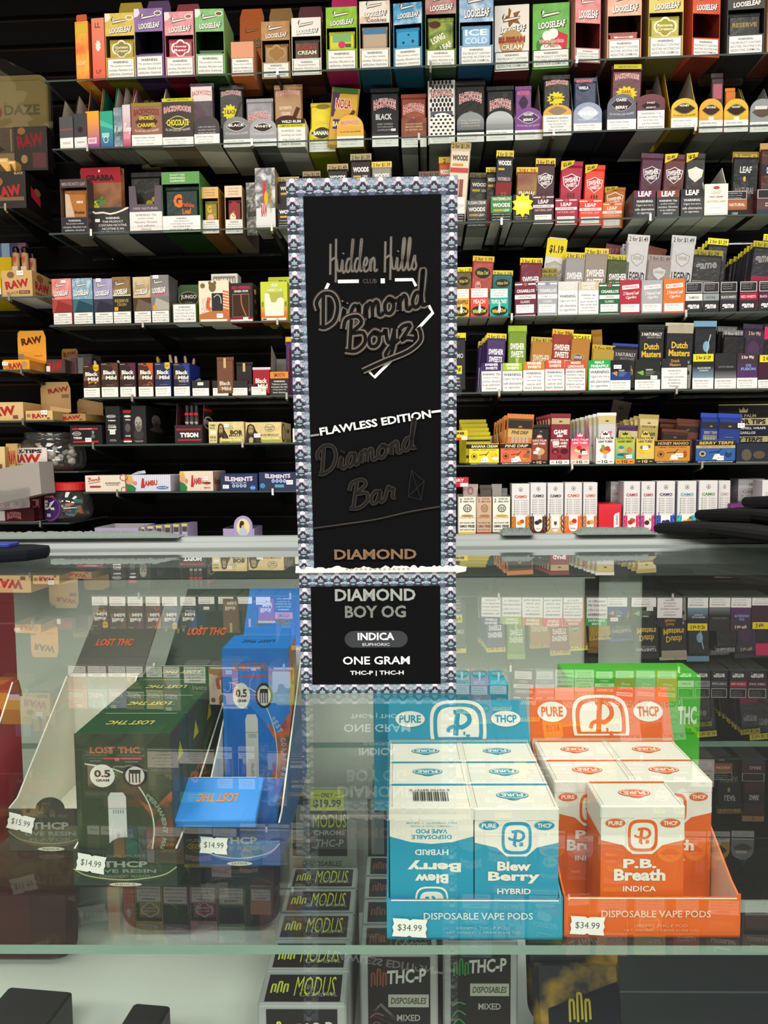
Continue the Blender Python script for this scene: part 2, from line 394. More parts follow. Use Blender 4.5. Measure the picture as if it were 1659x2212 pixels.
# ------------------------------------------------------------------ the glass display counter
GT=CAMZ-0.1025          # top of the counter glass
DS=CAMZ-0.300           # the inner glass shelf
DK=CAMZ-0.540           # the deck of the case
ctr=thing('display_counter','glass display counter with an aluminium rear rail and grey sliding doors','counter',CF.w(0,0.48,0),-CA)
V0=-0.48  # local v of frame origin
b=MB();b.box(-1.25,0.10+V0,GT-0.006,1.25,0.842+V0,GT,GLASS_TOP,bottom=GLASS_PLAIN,front=mat('#8FA79B','g'),back=GLASS_PLAIN)
b.build('countertop_glass',ctr)
b=MB();al=mat('#C9C9C4','m');al2=mat('#8E9492','c')
b.prism([(0.838+V0,GT-0.02),(0.838+V0,GT+0.002),(0.846+V0,GT+0.0025),(0.850+V0,GT+0.007),(0.858+V0,GT+0.0075),(0.862+V0,GT+0.012),(0.878+V0,GT+0.012),(0.878+V0,GT-0.035),(0.850+V0,GT-0.035)],'x',-1.25,1.25,al2)
b.build('rear_rail',ctr)
b=MB();b.box(-1.25,0.10+V0,0.30,1.25,0.106+V0,GT-0.007,GLASS_SHELF);b.build('front_pane',ctr)
b=MB();b.box(-1.25,0.106+V0,DK-0.02,1.25,0.87+V0,DK,mat('#D6D8D4','c'));b.build('deck',ctr)
b=MB();b.box(-1.25,0.106+V0,0.0,1.25,0.87+V0,DK-0.021,mat('#2B2B2C','c'));b.build('plinth',ctr)
ux=CF.hitz(1205,2080,DK)[0]
b=MB();b.box(ux,0.108+V0,DK+0.0005,1.24,0.84+V0,DK+0.004,mat('#2C2F33','c'))
for k in range(6):b.box(ux,0.108+V0+0.12*k,DK+0.004,1.24,0.1105+V0+0.12*k,DK+0.0045,mat('#50545A','c'))
b.build('dark_deck_mat',ctr)
def door(px0,px1,v,name):
    u0=CF.hit(px0,1350,v)[0]if px0 is not None else-1.25;u1=CF.hit(px1,1350,v)[0]
    b=MB();b.box(u0,v+V0,DK,u1,v+0.006+V0,GT-0.036,mat('#C2C6BD','c'),left=mat('#1B1B1B'),right=mat('#1B1B1B'));d=b.build(name,ctr)
    b=MB();b.box(u1-0.012,v-0.003+V0,DK,u1,v+V0-0.0003,GT-0.037,mat('#161716','c'));b.build('edge_trim',d)
door(None,1285,0.846,'sliding_door')
door(1293,1408,0.862,'sliding_door')
b=MB();b.box(CF.hit(1405,1350,.872)[0],.872+V0,DK,1.25,.878+V0,GT-.036,mat('#0E0E0F','c'));b.build('added_dark_panel',ctr)  # black panel added to block the pale aisle floor and keep the opening dark
b=MB();us=1.2
b.box(-1.2,0.437+V0,DS-0.006,us,0.765+V0,DS,GLASS_SHELF,bottom=GLASS_PLAIN,front=mat('#7F988C','g'),back=mat('#7F988C','g'))
sh=b.build('inner_glass_shelf',ctr)
for s_ in(-1.2,1.18):
    b=MB();b.box(s_,0.44+V0,DS-0.02,s_+0.02,0.845+V0,DS-0.0065,mat('#9A9A96','m'));b.build('shelf_support',sh)
for s_ in(-1.25,1.244):
    b=MB();b.box(s_,0.107+V0,DK,s_+0.006,0.84+V0,GT-0.007,GLASS_SHELF);b.build('end_pane',ctr)
# ------------------------------------------------------------------ placing products on a shelf
LASTV=0.0
ABOVE={'2':'1','3':'2','4':'3','5':'4','6':'5','6R':'5','7':'6','7R':'6R','C':'B','D':'C'}
def cap(sh,z):return min(z,SZ[ABOVE[sh]]-.0065)if sh in ABOVE else z
def spot(sh,x0,x1,yt,yb=None,v=None):
    z=SZ[sh]
    if v is None:
        v=0.014
        if yb is not None and sh in('1','2','3'):
            v=max(0.010,min(0.12,WF.hitz((x0+x1)/2,yb,z)[1]))
    global LASTV
    LASTV=v
    ym=yb if yb else yt
    u0=WF.hit(x0,ym,v)[0];u1=WF.hit(x1,ym,v)[0]
    zt=WF.hit((x0+x1)/2,yt,v)[1]
    return dict(loc=WF.w((u0+u1)/2,v,z),w=u1-u0-0.0008,h=max(0.01,zt-z),v=v,sh=sh,z=z)
def zat(sp,px,py,dv=0.0):return WF.hit(px,py,sp['v']+dv)[1]-sp['z']

# ------------------------------------------------------------------ shared artwork
def line(f,t,ca,cb,maxw,hb,c,bold=0.01,**k):
    if not t.strip():return
    v,fs,asp=glyphs(t,bold,k.get('shear',0.0))
    f.text(t,ca,cb,min(maxw,asp*hb*f.h/f.w),hb,c,bold,**k)
def warn(f,a0,b0,a1,b1,lines,bgc='#ECE9E2',fg='#2A2826',head=True,border=None,ls=None):
    if border:f.rect(a0-0.02,b0-0.012,a1+0.02,b1+0.012,border)
    if bgc:f.rect(a0,b0,a1,b1,bgc)
    n=len(lines);H=(b1-b0);st=H*0.86/n
    for i,t in enumerate(lines):
        line(f,t,(a0+a1)/2,b1-H*0.07-st*(i+0.5),(a1-a0)*0.92,st*0.62,fg,0.022 if(i==0 and head)else 0.004)
W_NIC=['WARNING:','This product contains','nicotine. Nicotine is an','addictive chemical.']
W_NICU=['WARNING:','THIS PRODUCT CONTAINS','NICOTINE. NICOTINE IS AN','ADDICTIVE CHEMICAL.']
W_NICT=['WARNING:','THIS PRODUCT','CONTAINS NICOTINE.','NICOTINE IS AN','ADDICTIVE CHEMICAL.']
W_SAFE=['WARNING:','Cigars are not a','safe alternative','to cigarettes.']
W_THIS=['WARNING: This','product contains','nicotine. Nicotine','is an addictive','chemical.']
W_LUNG=['WARNING:','Cigar smoking','can cause lung','cancer and','heart disease.']
W_MOUTH=['WARNING: Cigar','smoking can','cause cancers of','the mouth and','throat, even if','you do not inhale.']
W_TOB=['SURGEON GENERAL','WARNING: Tobacco','Use Increases the','Risk of Infertility,','Stillbirth and Low','Birth Weight.']
W_SMK=['WARNING: Tob','smoke increases the','risk of lung cancer','and heart disease,','even in nonsmokers.']
SGL=['SURGEON GENERAL WARNING:','Cigars Are Not a Safe','Alternative to Cigarettes.']
def sgw(f,a0,b0,a1,b1,bgc='#EDEAE4',fg='#55504A'):
    f.rect(a0,b0,a1,b1,bgc);H=b1-b0
    for i,t in enumerate(SGL):f.text(t,a0+(a1-a0)*(0.44 if i else 0.42),b1-H*(0.24+0.24*i),(a1-a0)*(0.7-0.06*i),H*0.13,fg,0.015 if i==0 else 0.0)
def loose_logo(f,cb,hb,c='#F3EEE6',sh='#3A3028',w=0.74,ca=0.52,rot=4,leaf=True,hl='#E9E2D6'):
    f.text('LOOSELEAF',ca+0.015,cb-hb*0.06,w*1.04,hb*1.12,sh,0.075,0.12,rot)
    f.text('LOOSELEAF',ca,cb,w,hb,c,0.035,0.12,rot)
    if leaf:
        y=cb+hb*1.35;s_=f.w/f.h
        f.poly([(ca-.27,y-.02),(ca-.2,y+.1*s_),(ca-.25,y+.2*s_),(ca-.3,y+.1*s_)],sh)
        f.poly([(ca-.28,y-.06*s_),(ca+.2,y+.03*s_),(ca+.22,y+.11*s_),(ca-.2,y+.06*s_)],sh)
        f.poly([(ca-.27,y-.03*s_),(ca+.2,y+.05*s_),(ca+.2,y+.09*s_),(ca-.2,y+.04*s_)],hl)
        f.poly([(ca-.27,y),(ca-.2,y+.1*s_),(ca-.25,y+.17*s_)],hl)
def back_logo(f,ca,cb,w,hb,c='#A8242E',out='#EFE3DA',arc=0.32):
    f.text('BACKWOODS',ca,cb,w,hb,out,0.075,0,0,arc);f.text('BACKWOODS',ca,cb,w*0.97,hb*0.9,c,0.02,0,0,arc)
def lens(f,ca,cb,ra,rb,c):
    n=10;f.poly([(ca-ra+2*ra*k/n,cb-rb*math.sin(math.pi*k/n))for k in range(n+1)]+[(ca+ra-2*ra*k/n,cb+rb*math.sin(math.pi*k/n))for k in range(1,n)],c)
def crown(f,ca,cb,w,c):
    h=w*f.w/f.h*0.7
    f.poly([(ca-w/2,cb),(ca+w/2,cb),(ca+w*.56,cb+h*.8),(ca+w*.25,cb+h*.4),(ca,cb+h),(ca-w*.25,cb+h*.4),(ca-w*.56,cb+h*.8)],c)
def shield(f,ca,cb,w,c,oc):
    h=w*f.w/f.h
    P=[(-.5,.3),(-.28,.36),(0,.5),(.28,.36),(.5,.3),(.42,-.15),(0,-.5),(-.42,-.15)]
    if oc:f.poly([(ca+x*w*1.1,cb+y*h*1.1)for x,y in P],oc)
    f.poly([(ca+x*w,cb+y*h)for x,y in P],c)

def sticker(mb_parent,x,z,w,h,text,y=-0.0012,rot=0.0,label='white price sticker',n=None,big=False):
    """a paper price sticker, a part of the package it is stuck to"""
    b=MB();c=mat('#F2F0EC')
    if big:
        P=[(-w/2,-h/2),(-w*.08,-h/2),(0,-h*.42),(w*.08,-h/2),(w/2,-h/2),(w*.46,-h*.2),(w/2,0),(w*.46,h*.2),(w/2,h/2),(w*.08,h/2),(0,h*.42),(-w*.08,h/2),(-w/2,h/2),(-w*.46,h*.2),(-w/2,0),(-w*.46,-h*.2)]
    else:P=[(-w/2,-h/2),(w/2,-h/2),(w/2,h/2),(-w/2,h/2)]
    b.prism(P,'y',-0.0003,0.0,c)
    f=front(b,-w/2,w/2,-h/2,h/2,-0.00032)
    f.text(text,0.5,0.5,0.7,0.42 if big else 0.45,'#4A4A4C',0.0)
    o=b.build('price_sticker',mb_parent,(x,y,z),(0,rot,0));o['label']=label
    return o

# ------------------------------------------------------------------ package builders (front face at y = 0, base at z = 0)
def carton(sp,label,col,art=None,d=0.12,cat='box',name='product_carton',rz=0.0,group=None,kind='c',side=None,top=None,bottom=None,sideart=None,flap=None,rx=0.0,stick=None):
    m=mat(col,kind)if isinstance(col,str)else col
    g=lambda c:(mat(c,kind)if isinstance(c,str)else c)if c else None
    w,h=sp['w'],sp['h'];b=MB()
    b.box(-w/2,0,0,w/2,d,h,m,left=g(side),right=g(side),top=g(top),bottom=g(bottom),back=g(side),bev=0.0012)
    if art:art(front(b,-w/2,w/2,0,h,-0.0003))
    if sideart:sideart(rightf(b,0,d,0,h,w/2+0.0003))
    loc=sp['loc'];rot=-WA+R(rz)
    if flap or stick:
        t=thing(name,label,cat,loc,rot,group,rx);b.build('carton_body',t)
        if flap:
            fw,fh,fc,fa,fy=flap
            q=MB();q.prism([(-fw/2,0),(fw/2,0),(fw/2,fh*.8),(fw/2-fw*.08,fh),(-fw/2+fw*.08,fh),(-fw/2,fh*.8)],'y',0,0.0012,g(fc))
            if fa:fa(front(q,-fw/2,fw/2,0,fh,-0.0003))
            q.build('lid_flap',t,(0,fy,h+0.0002))
        if stick:sticker(t,*stick)
        return t
    o=b.build(name);o.location=loc;o.rotation_euler=(rx,0,rot);tag(o,label,cat,group);return o

def window_carton(sp,label,col,hl,ho,head,low,pouch_mat,pouch_art,plabel,flap=None,d=0.12,rz=0.0,inner='#1E1A1A',side=None,bottom=None,pouch_drop=0.0):
    """a carton with a header, an open window showing the pouch inside, and a warning panel below"""
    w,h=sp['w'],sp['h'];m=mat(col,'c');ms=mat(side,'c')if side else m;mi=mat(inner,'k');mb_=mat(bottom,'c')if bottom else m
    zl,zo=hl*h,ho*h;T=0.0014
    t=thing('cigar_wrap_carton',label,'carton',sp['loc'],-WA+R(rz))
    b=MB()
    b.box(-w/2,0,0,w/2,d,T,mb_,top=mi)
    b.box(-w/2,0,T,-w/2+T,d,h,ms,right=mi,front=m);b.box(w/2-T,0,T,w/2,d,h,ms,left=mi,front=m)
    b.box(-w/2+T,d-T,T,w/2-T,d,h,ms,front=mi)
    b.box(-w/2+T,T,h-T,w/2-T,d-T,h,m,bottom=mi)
    b.build('carton_body',t)
    b=MB();b.box(-w/2+T,0,T,w/2-T,T,zl,m,back=mi);f=front(b,-w/2,w/2,0,zl,-0.0003);low(f);b.build('warning_panel',t)
    b=MB();b.box(-w/2+T,0,zo,w/2-T,T,h-T,m,back=mi);f=front(b,-w/2,w/2,zo,h,-0.0003);head(f);b.build('header_panel',t)
    if flap:
        fw,fh,fc,fa,fy=flap;q=MB()
        q.prism([(-fw/2,0),(fw/2,0),(fw/2,fh*.75),(fw/2-fw*.08,fh),(-fw/2+fw*.08,fh),(-fw/2,fh*.75)],'y',0,0.0012,mat(fc,'c'))
        q.build('lid_flap',t,(0,fy,h+0.0002))
    if pouch_mat is not None:
        pm=mat(pouch_mat,'g')if isinstance(pouch_mat,str)else pouch_mat
        pw,ph=w-0.012,(zo-0.004)*(1-pouch_drop);b=MB()
        pillow(b,pw,ph,0.012,pm);f=front(b,-pw*.44,pw*.44,zl,max(zl+0.01,ph*0.94),-0.0064)
        if pouch_art:pouch_art(f)
        o=b.build('wrap_pouch');o.location=Vector(sp['loc'])+WF.n*0.014+Vector((0,0,T+0.0005));o.rotation_euler=(0,0,-WA+R(rz));tag(o,plabel,'pouch')
    return t

def pillow(b,w,h,t,m,crimp=0.07):
    """a sealed film pouch: flat printed middle, sloping rims, crimped top and bottom"""
    x1,x2=w/2,w*0.45;z1,z2,z3,z4=0,h*0.04,h*(1-crimp-0.05),h*(1-crimp)
    for sy in(-1,1):
        y=sy*t/2;q=0.0004*sy
        A=[(-x1,q,0),(x1,q,0),(x1,q,z4),(-x1,q,z4)];B=[(-x2,y,z2),(x2,y,z2),(x2,y,z3),(-x2,y,z3)]
        for k in range(4):
            j=(k+1)%4;F_=[A[k],A[j],B[j],B[k]];b.poly(F_ if sy<0 else F_[::-1],m)
        b.poly(B if sy<0 else B[::-1],m)
    if crimp>0:
        n=9  # saw-tooth tear edge
        top=[]
        for k in range(2*n+1):top.append((x1-w*k/(2*n),h-(0.0 if k%2 else 0.0011)))
        b.prism([(-x1,z4),(x1,z4)]+top,'y',-0.0004,0.0004,m)

def pouch(sh,x0,x1,yt,v,label,col,art=None,strip=None,roll=0.0,lean=0.0,group=None,t=0.012,name='cigarillo_pouch',cat='pouch',base=0.004,body=True,yb=None,kind='g',dz=0.0):
    """a film pouch standing in a tray; yt is the pixel row of its top, v how far back it stands"""
    if sh=='3' and v<0.05:v=LASTV+v
    z0=SZ[sh]+base
    u0=WF.hit(x0,yt,v)[0];u1=WF.hit(x1,yt,v)[0];zt=cap(sh,WF.hit((x0+x1)/2,yt,v)[1])
    w,h=u1-u0,zt-z0
    if roll:u_=math.tan(R(roll))*h;u0-=u_;u1-=u_;h=h/math.cos(R(roll))
    r=thing(name,label,cat,WF.w((u0+u1)/2,v,z0),-WA,group);r.rotation_euler=(R(lean),R(roll),-WA)
    m=mat(col,kind)if isinstance(col,str)else col
    b=MB();pillow(b,w,h,t,m);f=front(b,-w*.45,w*.45,0,h,-t/2-0.0003)
    if art:art(f)
    b.build('pouch_body',r)
    if strip:
        sc,stx,tc=strip[:3];shh=strip[3]if len(strip)>3 else 0.0105
        b=MB();b.box(-w/2-0.0003,-0.0016,h-shh,w/2+0.0003,0.0016,h+0.0006,mat(sc,'c'));f=front(b,-w/2,w/2,h-shh,h,-0.0018)
        if stx:line(f,stx,0.5,0.48,0.86,0.62,tc,0.012)
        b.build('price_strip',r)
    return r

def lighter(c):return '#%02X%02X%02X'%tuple(min(232,int(int(c[i:i+2],16)*1.5))for i in(1,3,5))
def tray(sp,label,col,art=None,hb=None,d=0.13,side=None,inner='#B9B4AA',dome=0.0,name='cigar_tray',cat='tray',rz=0.0,group=None,flap=None,kind='c',cut=0.0,stick=None,sideart=None,bottom=None,front_d=0.10,domew=1.0,kneel=0.35):
    """an open display tray: low printed front (optionally domed), sides sloping up to a higher back"""
    w,h=sp['w'],sp['h'];m=mat(col,kind)if isinstance(col,str)else col;ms=(mat(side,kind)if isinstance(side,str)else side)or m;mi=mat(inner,'k')
    T=0.0014;hf=h*(1-dome);hb=cap(sp['sh'],sp['z']+(hb or h*1.3))-sp['z'];mbm=mat(lighter(bottom or '#B4B1A8'),'k')
    t=thing(name,label,cat,sp['loc'],-WA+R(rz),group)
    b=MB();b.box(-w/2,0,0,w/2,d,T,mbm,top=mi)
    hbk=hb if hb<=h*1.25 else max(h,hb*.8)
    prof=[(0.0016,T),(d,T),(d,hbk),(d*(1-kneel),hb),(0.012,hf*1.0),(0.0016,hf)]
    for sx in(-1,1):
        a0,a1=(-w/2,-w/2+T)if sx<0 else(w/2-T,w/2)
        b.prism(prof,'x',a0,a1,ms,m0=ms if sx<0 else mi,m1=mi if sx<0 else ms)
    b.box(-w/2+T,d-T,T,w/2-T,d,hbk,ms,front=mi)
    if sideart:sideart(rightf(b,0,d,0,hb,w/2+0.0003));
    b.build('tray_body',t)
    b=MB();P=[(-w/2,0),(w/2,0),(w/2,hf)]
    if dome:
        n=14;dw=domew*w/2
        P+=[(dw*math.cos(math.pi*k/n),hf+(h-hf)*math.sin(math.pi*k/n))for k in range(0,n+1)]
    elif cut:
        P+=[(w*.3,hf),(w*.26,hf*(1-cut)),(-w*.26,hf*(1-cut)),(-w*.3,hf)]
    P+=[(-w/2,hf)]
    b.prism(P,'y',0,0.0016,m,m1=mi)
    if art:art(front(b,-w/2,w/2,0,h,-0.0003))
    b.build('front_panel',t)
    if flap:
        fw,fh,fc,fa=flap[:4];fh=cap(sp['sh'],sp['z']+hb+fh-.004)-sp['z']-hb+.004;lean=flap[4]if len(flap)>4 else 0
        q=MB();q.prism([(-fw/2,0),(fw/2,0),(fw/2,fh*.85),(fw/2-fw*.1,fh),(-fw/2+fw*.1,fh),(-fw/2,fh*.85)],'y',0,0.0014,mat(fc,kind),m1=mi)
        if fa:fa(front(q,-fw/2,fw/2,0,fh,-0.0003))
        q.build('header_card',t,(0,d+0.0003,hbk-0.004),(R(-lean),0,0))
    if stick:sticker(t,*stick)
    return t
# ================================================================== TOP SHELF: wrap cartons
def ll_low(f,lines=W_NIC,b='#2B1B2A'):
    warn(f,0.06,0.10,0.94,0.93,lines,border=b)
def ll_head(bg=None,logo=None,badge=None,blob=None,leafc=None,sub=None,subc=None):
    def a(f):
        if bg:f.rect(0,0,1,1,bg)
        if blob:f.poly([(0,1),(0,.62),(.12,.66),(.2,.8),(.16,1)],blob)
        loose_logo(f,0.26 if not sub else 0.42,0.24,logo or '#F3EEE6')
        if sub:f.text(sub,0.56,0.14,0.66,0.2,subc or '#F3EEE6',0.02)
        if badge:f.star(0.83,0.78,0.16,0.13,'#EFE9DC',9);f.ell(0.83,0.78,0.1,0.07,badge)
    return a
def cloud(txt,c1='#F2ECDF',c2='#8A7A2A',bgc=None):
    def a(f):
        if bgc:f.rect(0,0,1,1,bgc)
        for x,y,r_ in((.5,.78,.2),(.3,.55,.24),(.72,.55,.24),(.5,.3,.22),(.22,.4,.12),(.8,.4,.12)):f.ell(x,y,r_,r_*f.w/f.h,c1)
        for x,y,r_ in((.5,.74,.15),(.34,.54,.2),(.68,.54,.2),(.5,.34,.18)):f.ell(x,y,r_,r_*f.w/f.h,c2)
        for i,t in enumerate(txt):f.text(t,0.5,0.62-0.2*i,0.6,0.15,c1,0.03)
    return a
def big(txts,cols,bgc=None,bold=0.03,h=0.24,rot=0,out=None):
    def a(f):
        if bgc:f.rect(0,0,1,1,bgc)
        n=len(txts)
        for i,t in enumerate(txts):f.text(t,0.5,0.5+(n/2-i-0.5)*h*1.25,0.86,h,cols[i%len(cols)],bold,0,rot,0,out)
    return a
c1=blotch('orange_sunset',['#E8622A','#F2A23C','#F6C84A'],18)
o=carton(spot('1',164,194,45,165),'narrow orange-yellow carton with slanted open top, first on the topmost shelf',c1,lambda f:(f.rect(.1,.8,.9,.95,'#D8B437'),f.text('LEAF',.5,.3,.6,.07,'#F5D9A8')),name='cigar_wrap_carton',cat='carton',rz=-5,side='#B5482A',top='#7E3A24',flap=(0.03,0.018,'#C25A30',None,0.004))
carton(spot('1',200,229,38,168),'narrow coral pink carton beside the slanted orange one on the topmost shelf',grad('#E0604A','#E88A6C',0,.16),lambda f:(f.star(.5,.55,.22,.1,'#F4E6DC',8),f.text('LL',.5,.88,.4,.08,'#7A2E2A'),f.text('LF',.5,.14,.4,.06,'#9A3A34')),name='cigar_wrap_carton',cat='carton',rz=-4,side='#A4402E',top='#C46048',bottom='#7A3020')
def WC(x0,x1,yt,yb,label,col,zl,zo,head,pm,pa,plab,fl=None,rz=0,lines=W_NIC,**k):
    sp=spot('1',x0,x1,yt,yb);fl_=None
    if fl:fy=0.085;fl_=(sp['w']*0.86,max(0.006,WF.hit((x0+x1)/2,fl[0],sp['v']+fy)[1]-sp['z']-sp['h']),fl[1],None,fy)
    f=lambda py:(zat(sp,(x0+x1)/2,py))/sp['h']
    return window_carton(sp,label,col,f(zl),f(zo),head,lambda q:ll_low(q,lines),pm,pa,plab,fl_,rz=rz,**k)
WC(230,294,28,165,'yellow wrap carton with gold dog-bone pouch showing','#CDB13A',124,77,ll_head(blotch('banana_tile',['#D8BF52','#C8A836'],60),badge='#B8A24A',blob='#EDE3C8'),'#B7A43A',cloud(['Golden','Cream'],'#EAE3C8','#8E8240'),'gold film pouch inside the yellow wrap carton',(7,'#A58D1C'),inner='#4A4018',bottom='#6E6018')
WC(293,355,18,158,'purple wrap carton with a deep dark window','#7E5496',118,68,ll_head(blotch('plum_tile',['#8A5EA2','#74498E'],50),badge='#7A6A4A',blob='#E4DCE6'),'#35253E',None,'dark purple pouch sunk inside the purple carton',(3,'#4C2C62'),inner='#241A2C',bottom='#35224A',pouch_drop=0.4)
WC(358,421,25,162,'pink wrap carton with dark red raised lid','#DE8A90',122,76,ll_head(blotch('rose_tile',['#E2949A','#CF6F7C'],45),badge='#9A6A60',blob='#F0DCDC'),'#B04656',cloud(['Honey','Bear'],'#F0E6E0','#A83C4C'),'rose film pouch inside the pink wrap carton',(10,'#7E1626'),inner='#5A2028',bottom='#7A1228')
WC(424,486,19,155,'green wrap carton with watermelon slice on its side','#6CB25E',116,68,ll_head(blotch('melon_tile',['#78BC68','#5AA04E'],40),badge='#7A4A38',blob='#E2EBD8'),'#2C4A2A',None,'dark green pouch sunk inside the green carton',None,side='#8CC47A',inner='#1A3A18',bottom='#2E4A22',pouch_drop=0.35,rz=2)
# open-lidded orange carton
sp=spot('1',500,549,90,165);w,h=sp['w'],sp['h']
t=tray(sp,'orange wrap carton with its lid stood up and empty mouth','#D98E66',lambda f:warn(f,.04,.08,.96,.52,W_NIC,border='#3A2426'),hb=h*1.02,d=0.11,side='#D9946E',inner='#8A4A2C',name='cigar_wrap_carton',cat='carton',bottom='#8A4A26',
         flap=(w*1.14,WF.hit(530,8,sp['v']+.11)[1]-sp['z']-h*1.02,'#B4581E',lambda f:loose_logo(f,.38,.16,'#8E7A58','#5A2E12',hl='#9A8460'),6))
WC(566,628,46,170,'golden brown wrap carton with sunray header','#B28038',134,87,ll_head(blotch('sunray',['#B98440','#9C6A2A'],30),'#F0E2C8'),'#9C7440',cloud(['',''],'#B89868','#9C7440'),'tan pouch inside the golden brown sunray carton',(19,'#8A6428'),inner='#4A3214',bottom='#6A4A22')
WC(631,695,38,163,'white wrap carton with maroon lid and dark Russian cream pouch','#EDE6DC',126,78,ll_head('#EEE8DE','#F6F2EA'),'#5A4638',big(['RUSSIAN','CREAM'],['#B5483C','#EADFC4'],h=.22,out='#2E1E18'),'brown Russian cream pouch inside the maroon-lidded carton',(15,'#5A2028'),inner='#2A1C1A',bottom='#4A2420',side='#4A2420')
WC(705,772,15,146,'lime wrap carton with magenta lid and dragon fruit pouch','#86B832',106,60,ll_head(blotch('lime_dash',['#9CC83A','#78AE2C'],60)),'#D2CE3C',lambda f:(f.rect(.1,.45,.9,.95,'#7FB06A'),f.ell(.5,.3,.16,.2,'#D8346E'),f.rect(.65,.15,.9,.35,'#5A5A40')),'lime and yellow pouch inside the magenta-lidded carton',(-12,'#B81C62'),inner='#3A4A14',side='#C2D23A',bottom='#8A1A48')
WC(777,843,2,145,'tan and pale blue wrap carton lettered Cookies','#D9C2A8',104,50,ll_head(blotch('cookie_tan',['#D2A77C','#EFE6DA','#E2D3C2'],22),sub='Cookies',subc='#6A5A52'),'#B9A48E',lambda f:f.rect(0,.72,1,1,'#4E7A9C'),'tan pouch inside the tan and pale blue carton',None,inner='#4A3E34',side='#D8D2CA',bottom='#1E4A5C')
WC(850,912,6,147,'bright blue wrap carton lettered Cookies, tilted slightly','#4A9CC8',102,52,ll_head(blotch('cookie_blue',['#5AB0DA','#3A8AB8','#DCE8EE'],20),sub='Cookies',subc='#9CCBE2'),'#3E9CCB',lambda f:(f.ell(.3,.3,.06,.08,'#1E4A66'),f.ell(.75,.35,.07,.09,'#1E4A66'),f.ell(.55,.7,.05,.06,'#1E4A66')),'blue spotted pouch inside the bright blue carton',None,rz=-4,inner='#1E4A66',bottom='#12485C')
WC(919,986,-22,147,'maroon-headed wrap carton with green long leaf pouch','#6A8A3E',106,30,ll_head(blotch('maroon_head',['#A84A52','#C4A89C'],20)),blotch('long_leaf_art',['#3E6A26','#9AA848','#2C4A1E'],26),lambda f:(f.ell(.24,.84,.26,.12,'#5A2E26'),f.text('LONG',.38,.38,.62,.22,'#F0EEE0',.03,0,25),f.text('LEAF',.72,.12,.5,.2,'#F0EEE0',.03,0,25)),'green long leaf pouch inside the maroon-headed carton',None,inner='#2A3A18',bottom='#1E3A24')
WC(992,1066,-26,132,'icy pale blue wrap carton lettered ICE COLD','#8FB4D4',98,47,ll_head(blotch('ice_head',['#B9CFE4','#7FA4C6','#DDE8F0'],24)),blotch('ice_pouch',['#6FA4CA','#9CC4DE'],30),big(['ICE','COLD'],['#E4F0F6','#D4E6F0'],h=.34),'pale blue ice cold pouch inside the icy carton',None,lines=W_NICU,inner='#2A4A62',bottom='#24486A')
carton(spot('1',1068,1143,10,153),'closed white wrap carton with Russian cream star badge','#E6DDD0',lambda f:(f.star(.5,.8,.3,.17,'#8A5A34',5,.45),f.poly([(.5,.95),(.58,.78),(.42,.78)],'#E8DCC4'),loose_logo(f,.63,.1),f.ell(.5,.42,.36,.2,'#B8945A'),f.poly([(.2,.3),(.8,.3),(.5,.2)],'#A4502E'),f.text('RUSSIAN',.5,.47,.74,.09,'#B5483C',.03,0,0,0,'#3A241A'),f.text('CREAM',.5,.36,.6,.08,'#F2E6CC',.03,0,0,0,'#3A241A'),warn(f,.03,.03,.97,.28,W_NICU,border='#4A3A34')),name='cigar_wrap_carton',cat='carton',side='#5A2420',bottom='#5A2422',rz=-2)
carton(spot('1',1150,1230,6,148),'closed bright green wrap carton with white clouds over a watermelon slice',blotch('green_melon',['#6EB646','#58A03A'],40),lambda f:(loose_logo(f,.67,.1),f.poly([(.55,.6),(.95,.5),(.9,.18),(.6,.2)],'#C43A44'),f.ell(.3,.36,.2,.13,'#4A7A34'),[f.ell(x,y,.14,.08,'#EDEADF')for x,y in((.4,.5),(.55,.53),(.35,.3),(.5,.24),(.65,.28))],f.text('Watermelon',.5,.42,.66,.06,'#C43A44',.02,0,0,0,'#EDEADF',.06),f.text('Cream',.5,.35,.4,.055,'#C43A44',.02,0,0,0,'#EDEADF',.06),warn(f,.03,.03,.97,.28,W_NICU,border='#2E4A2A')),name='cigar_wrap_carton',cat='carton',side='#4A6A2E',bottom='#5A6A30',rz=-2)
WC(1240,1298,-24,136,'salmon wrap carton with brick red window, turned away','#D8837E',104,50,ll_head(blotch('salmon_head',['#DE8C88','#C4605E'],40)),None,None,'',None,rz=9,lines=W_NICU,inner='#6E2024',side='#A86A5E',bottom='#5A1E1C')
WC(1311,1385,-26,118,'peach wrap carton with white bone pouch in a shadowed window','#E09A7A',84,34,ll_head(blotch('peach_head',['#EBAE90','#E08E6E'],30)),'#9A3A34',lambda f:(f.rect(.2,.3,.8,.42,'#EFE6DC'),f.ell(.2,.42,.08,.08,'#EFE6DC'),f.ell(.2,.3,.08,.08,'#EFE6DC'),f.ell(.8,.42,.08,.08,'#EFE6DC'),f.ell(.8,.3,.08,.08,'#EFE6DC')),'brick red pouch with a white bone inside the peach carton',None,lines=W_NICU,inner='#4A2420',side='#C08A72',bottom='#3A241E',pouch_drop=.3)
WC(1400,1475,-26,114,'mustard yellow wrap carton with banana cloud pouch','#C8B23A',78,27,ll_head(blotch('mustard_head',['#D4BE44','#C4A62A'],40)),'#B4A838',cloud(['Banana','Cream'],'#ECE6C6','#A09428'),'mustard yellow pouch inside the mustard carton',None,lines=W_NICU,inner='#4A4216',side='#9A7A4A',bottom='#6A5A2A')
WC(1492,1556,-24,124,'red-orange wrap carton turned towards the yellow one','#D8502E',82,30,ll_head(blotch('red_head',['#DE5A34','#C23E24'],24)),None,None,'',None,rz=8,lines=W_NICU,inner='#7A2218',side='#C24A2C',bottom='#7A2E1C')
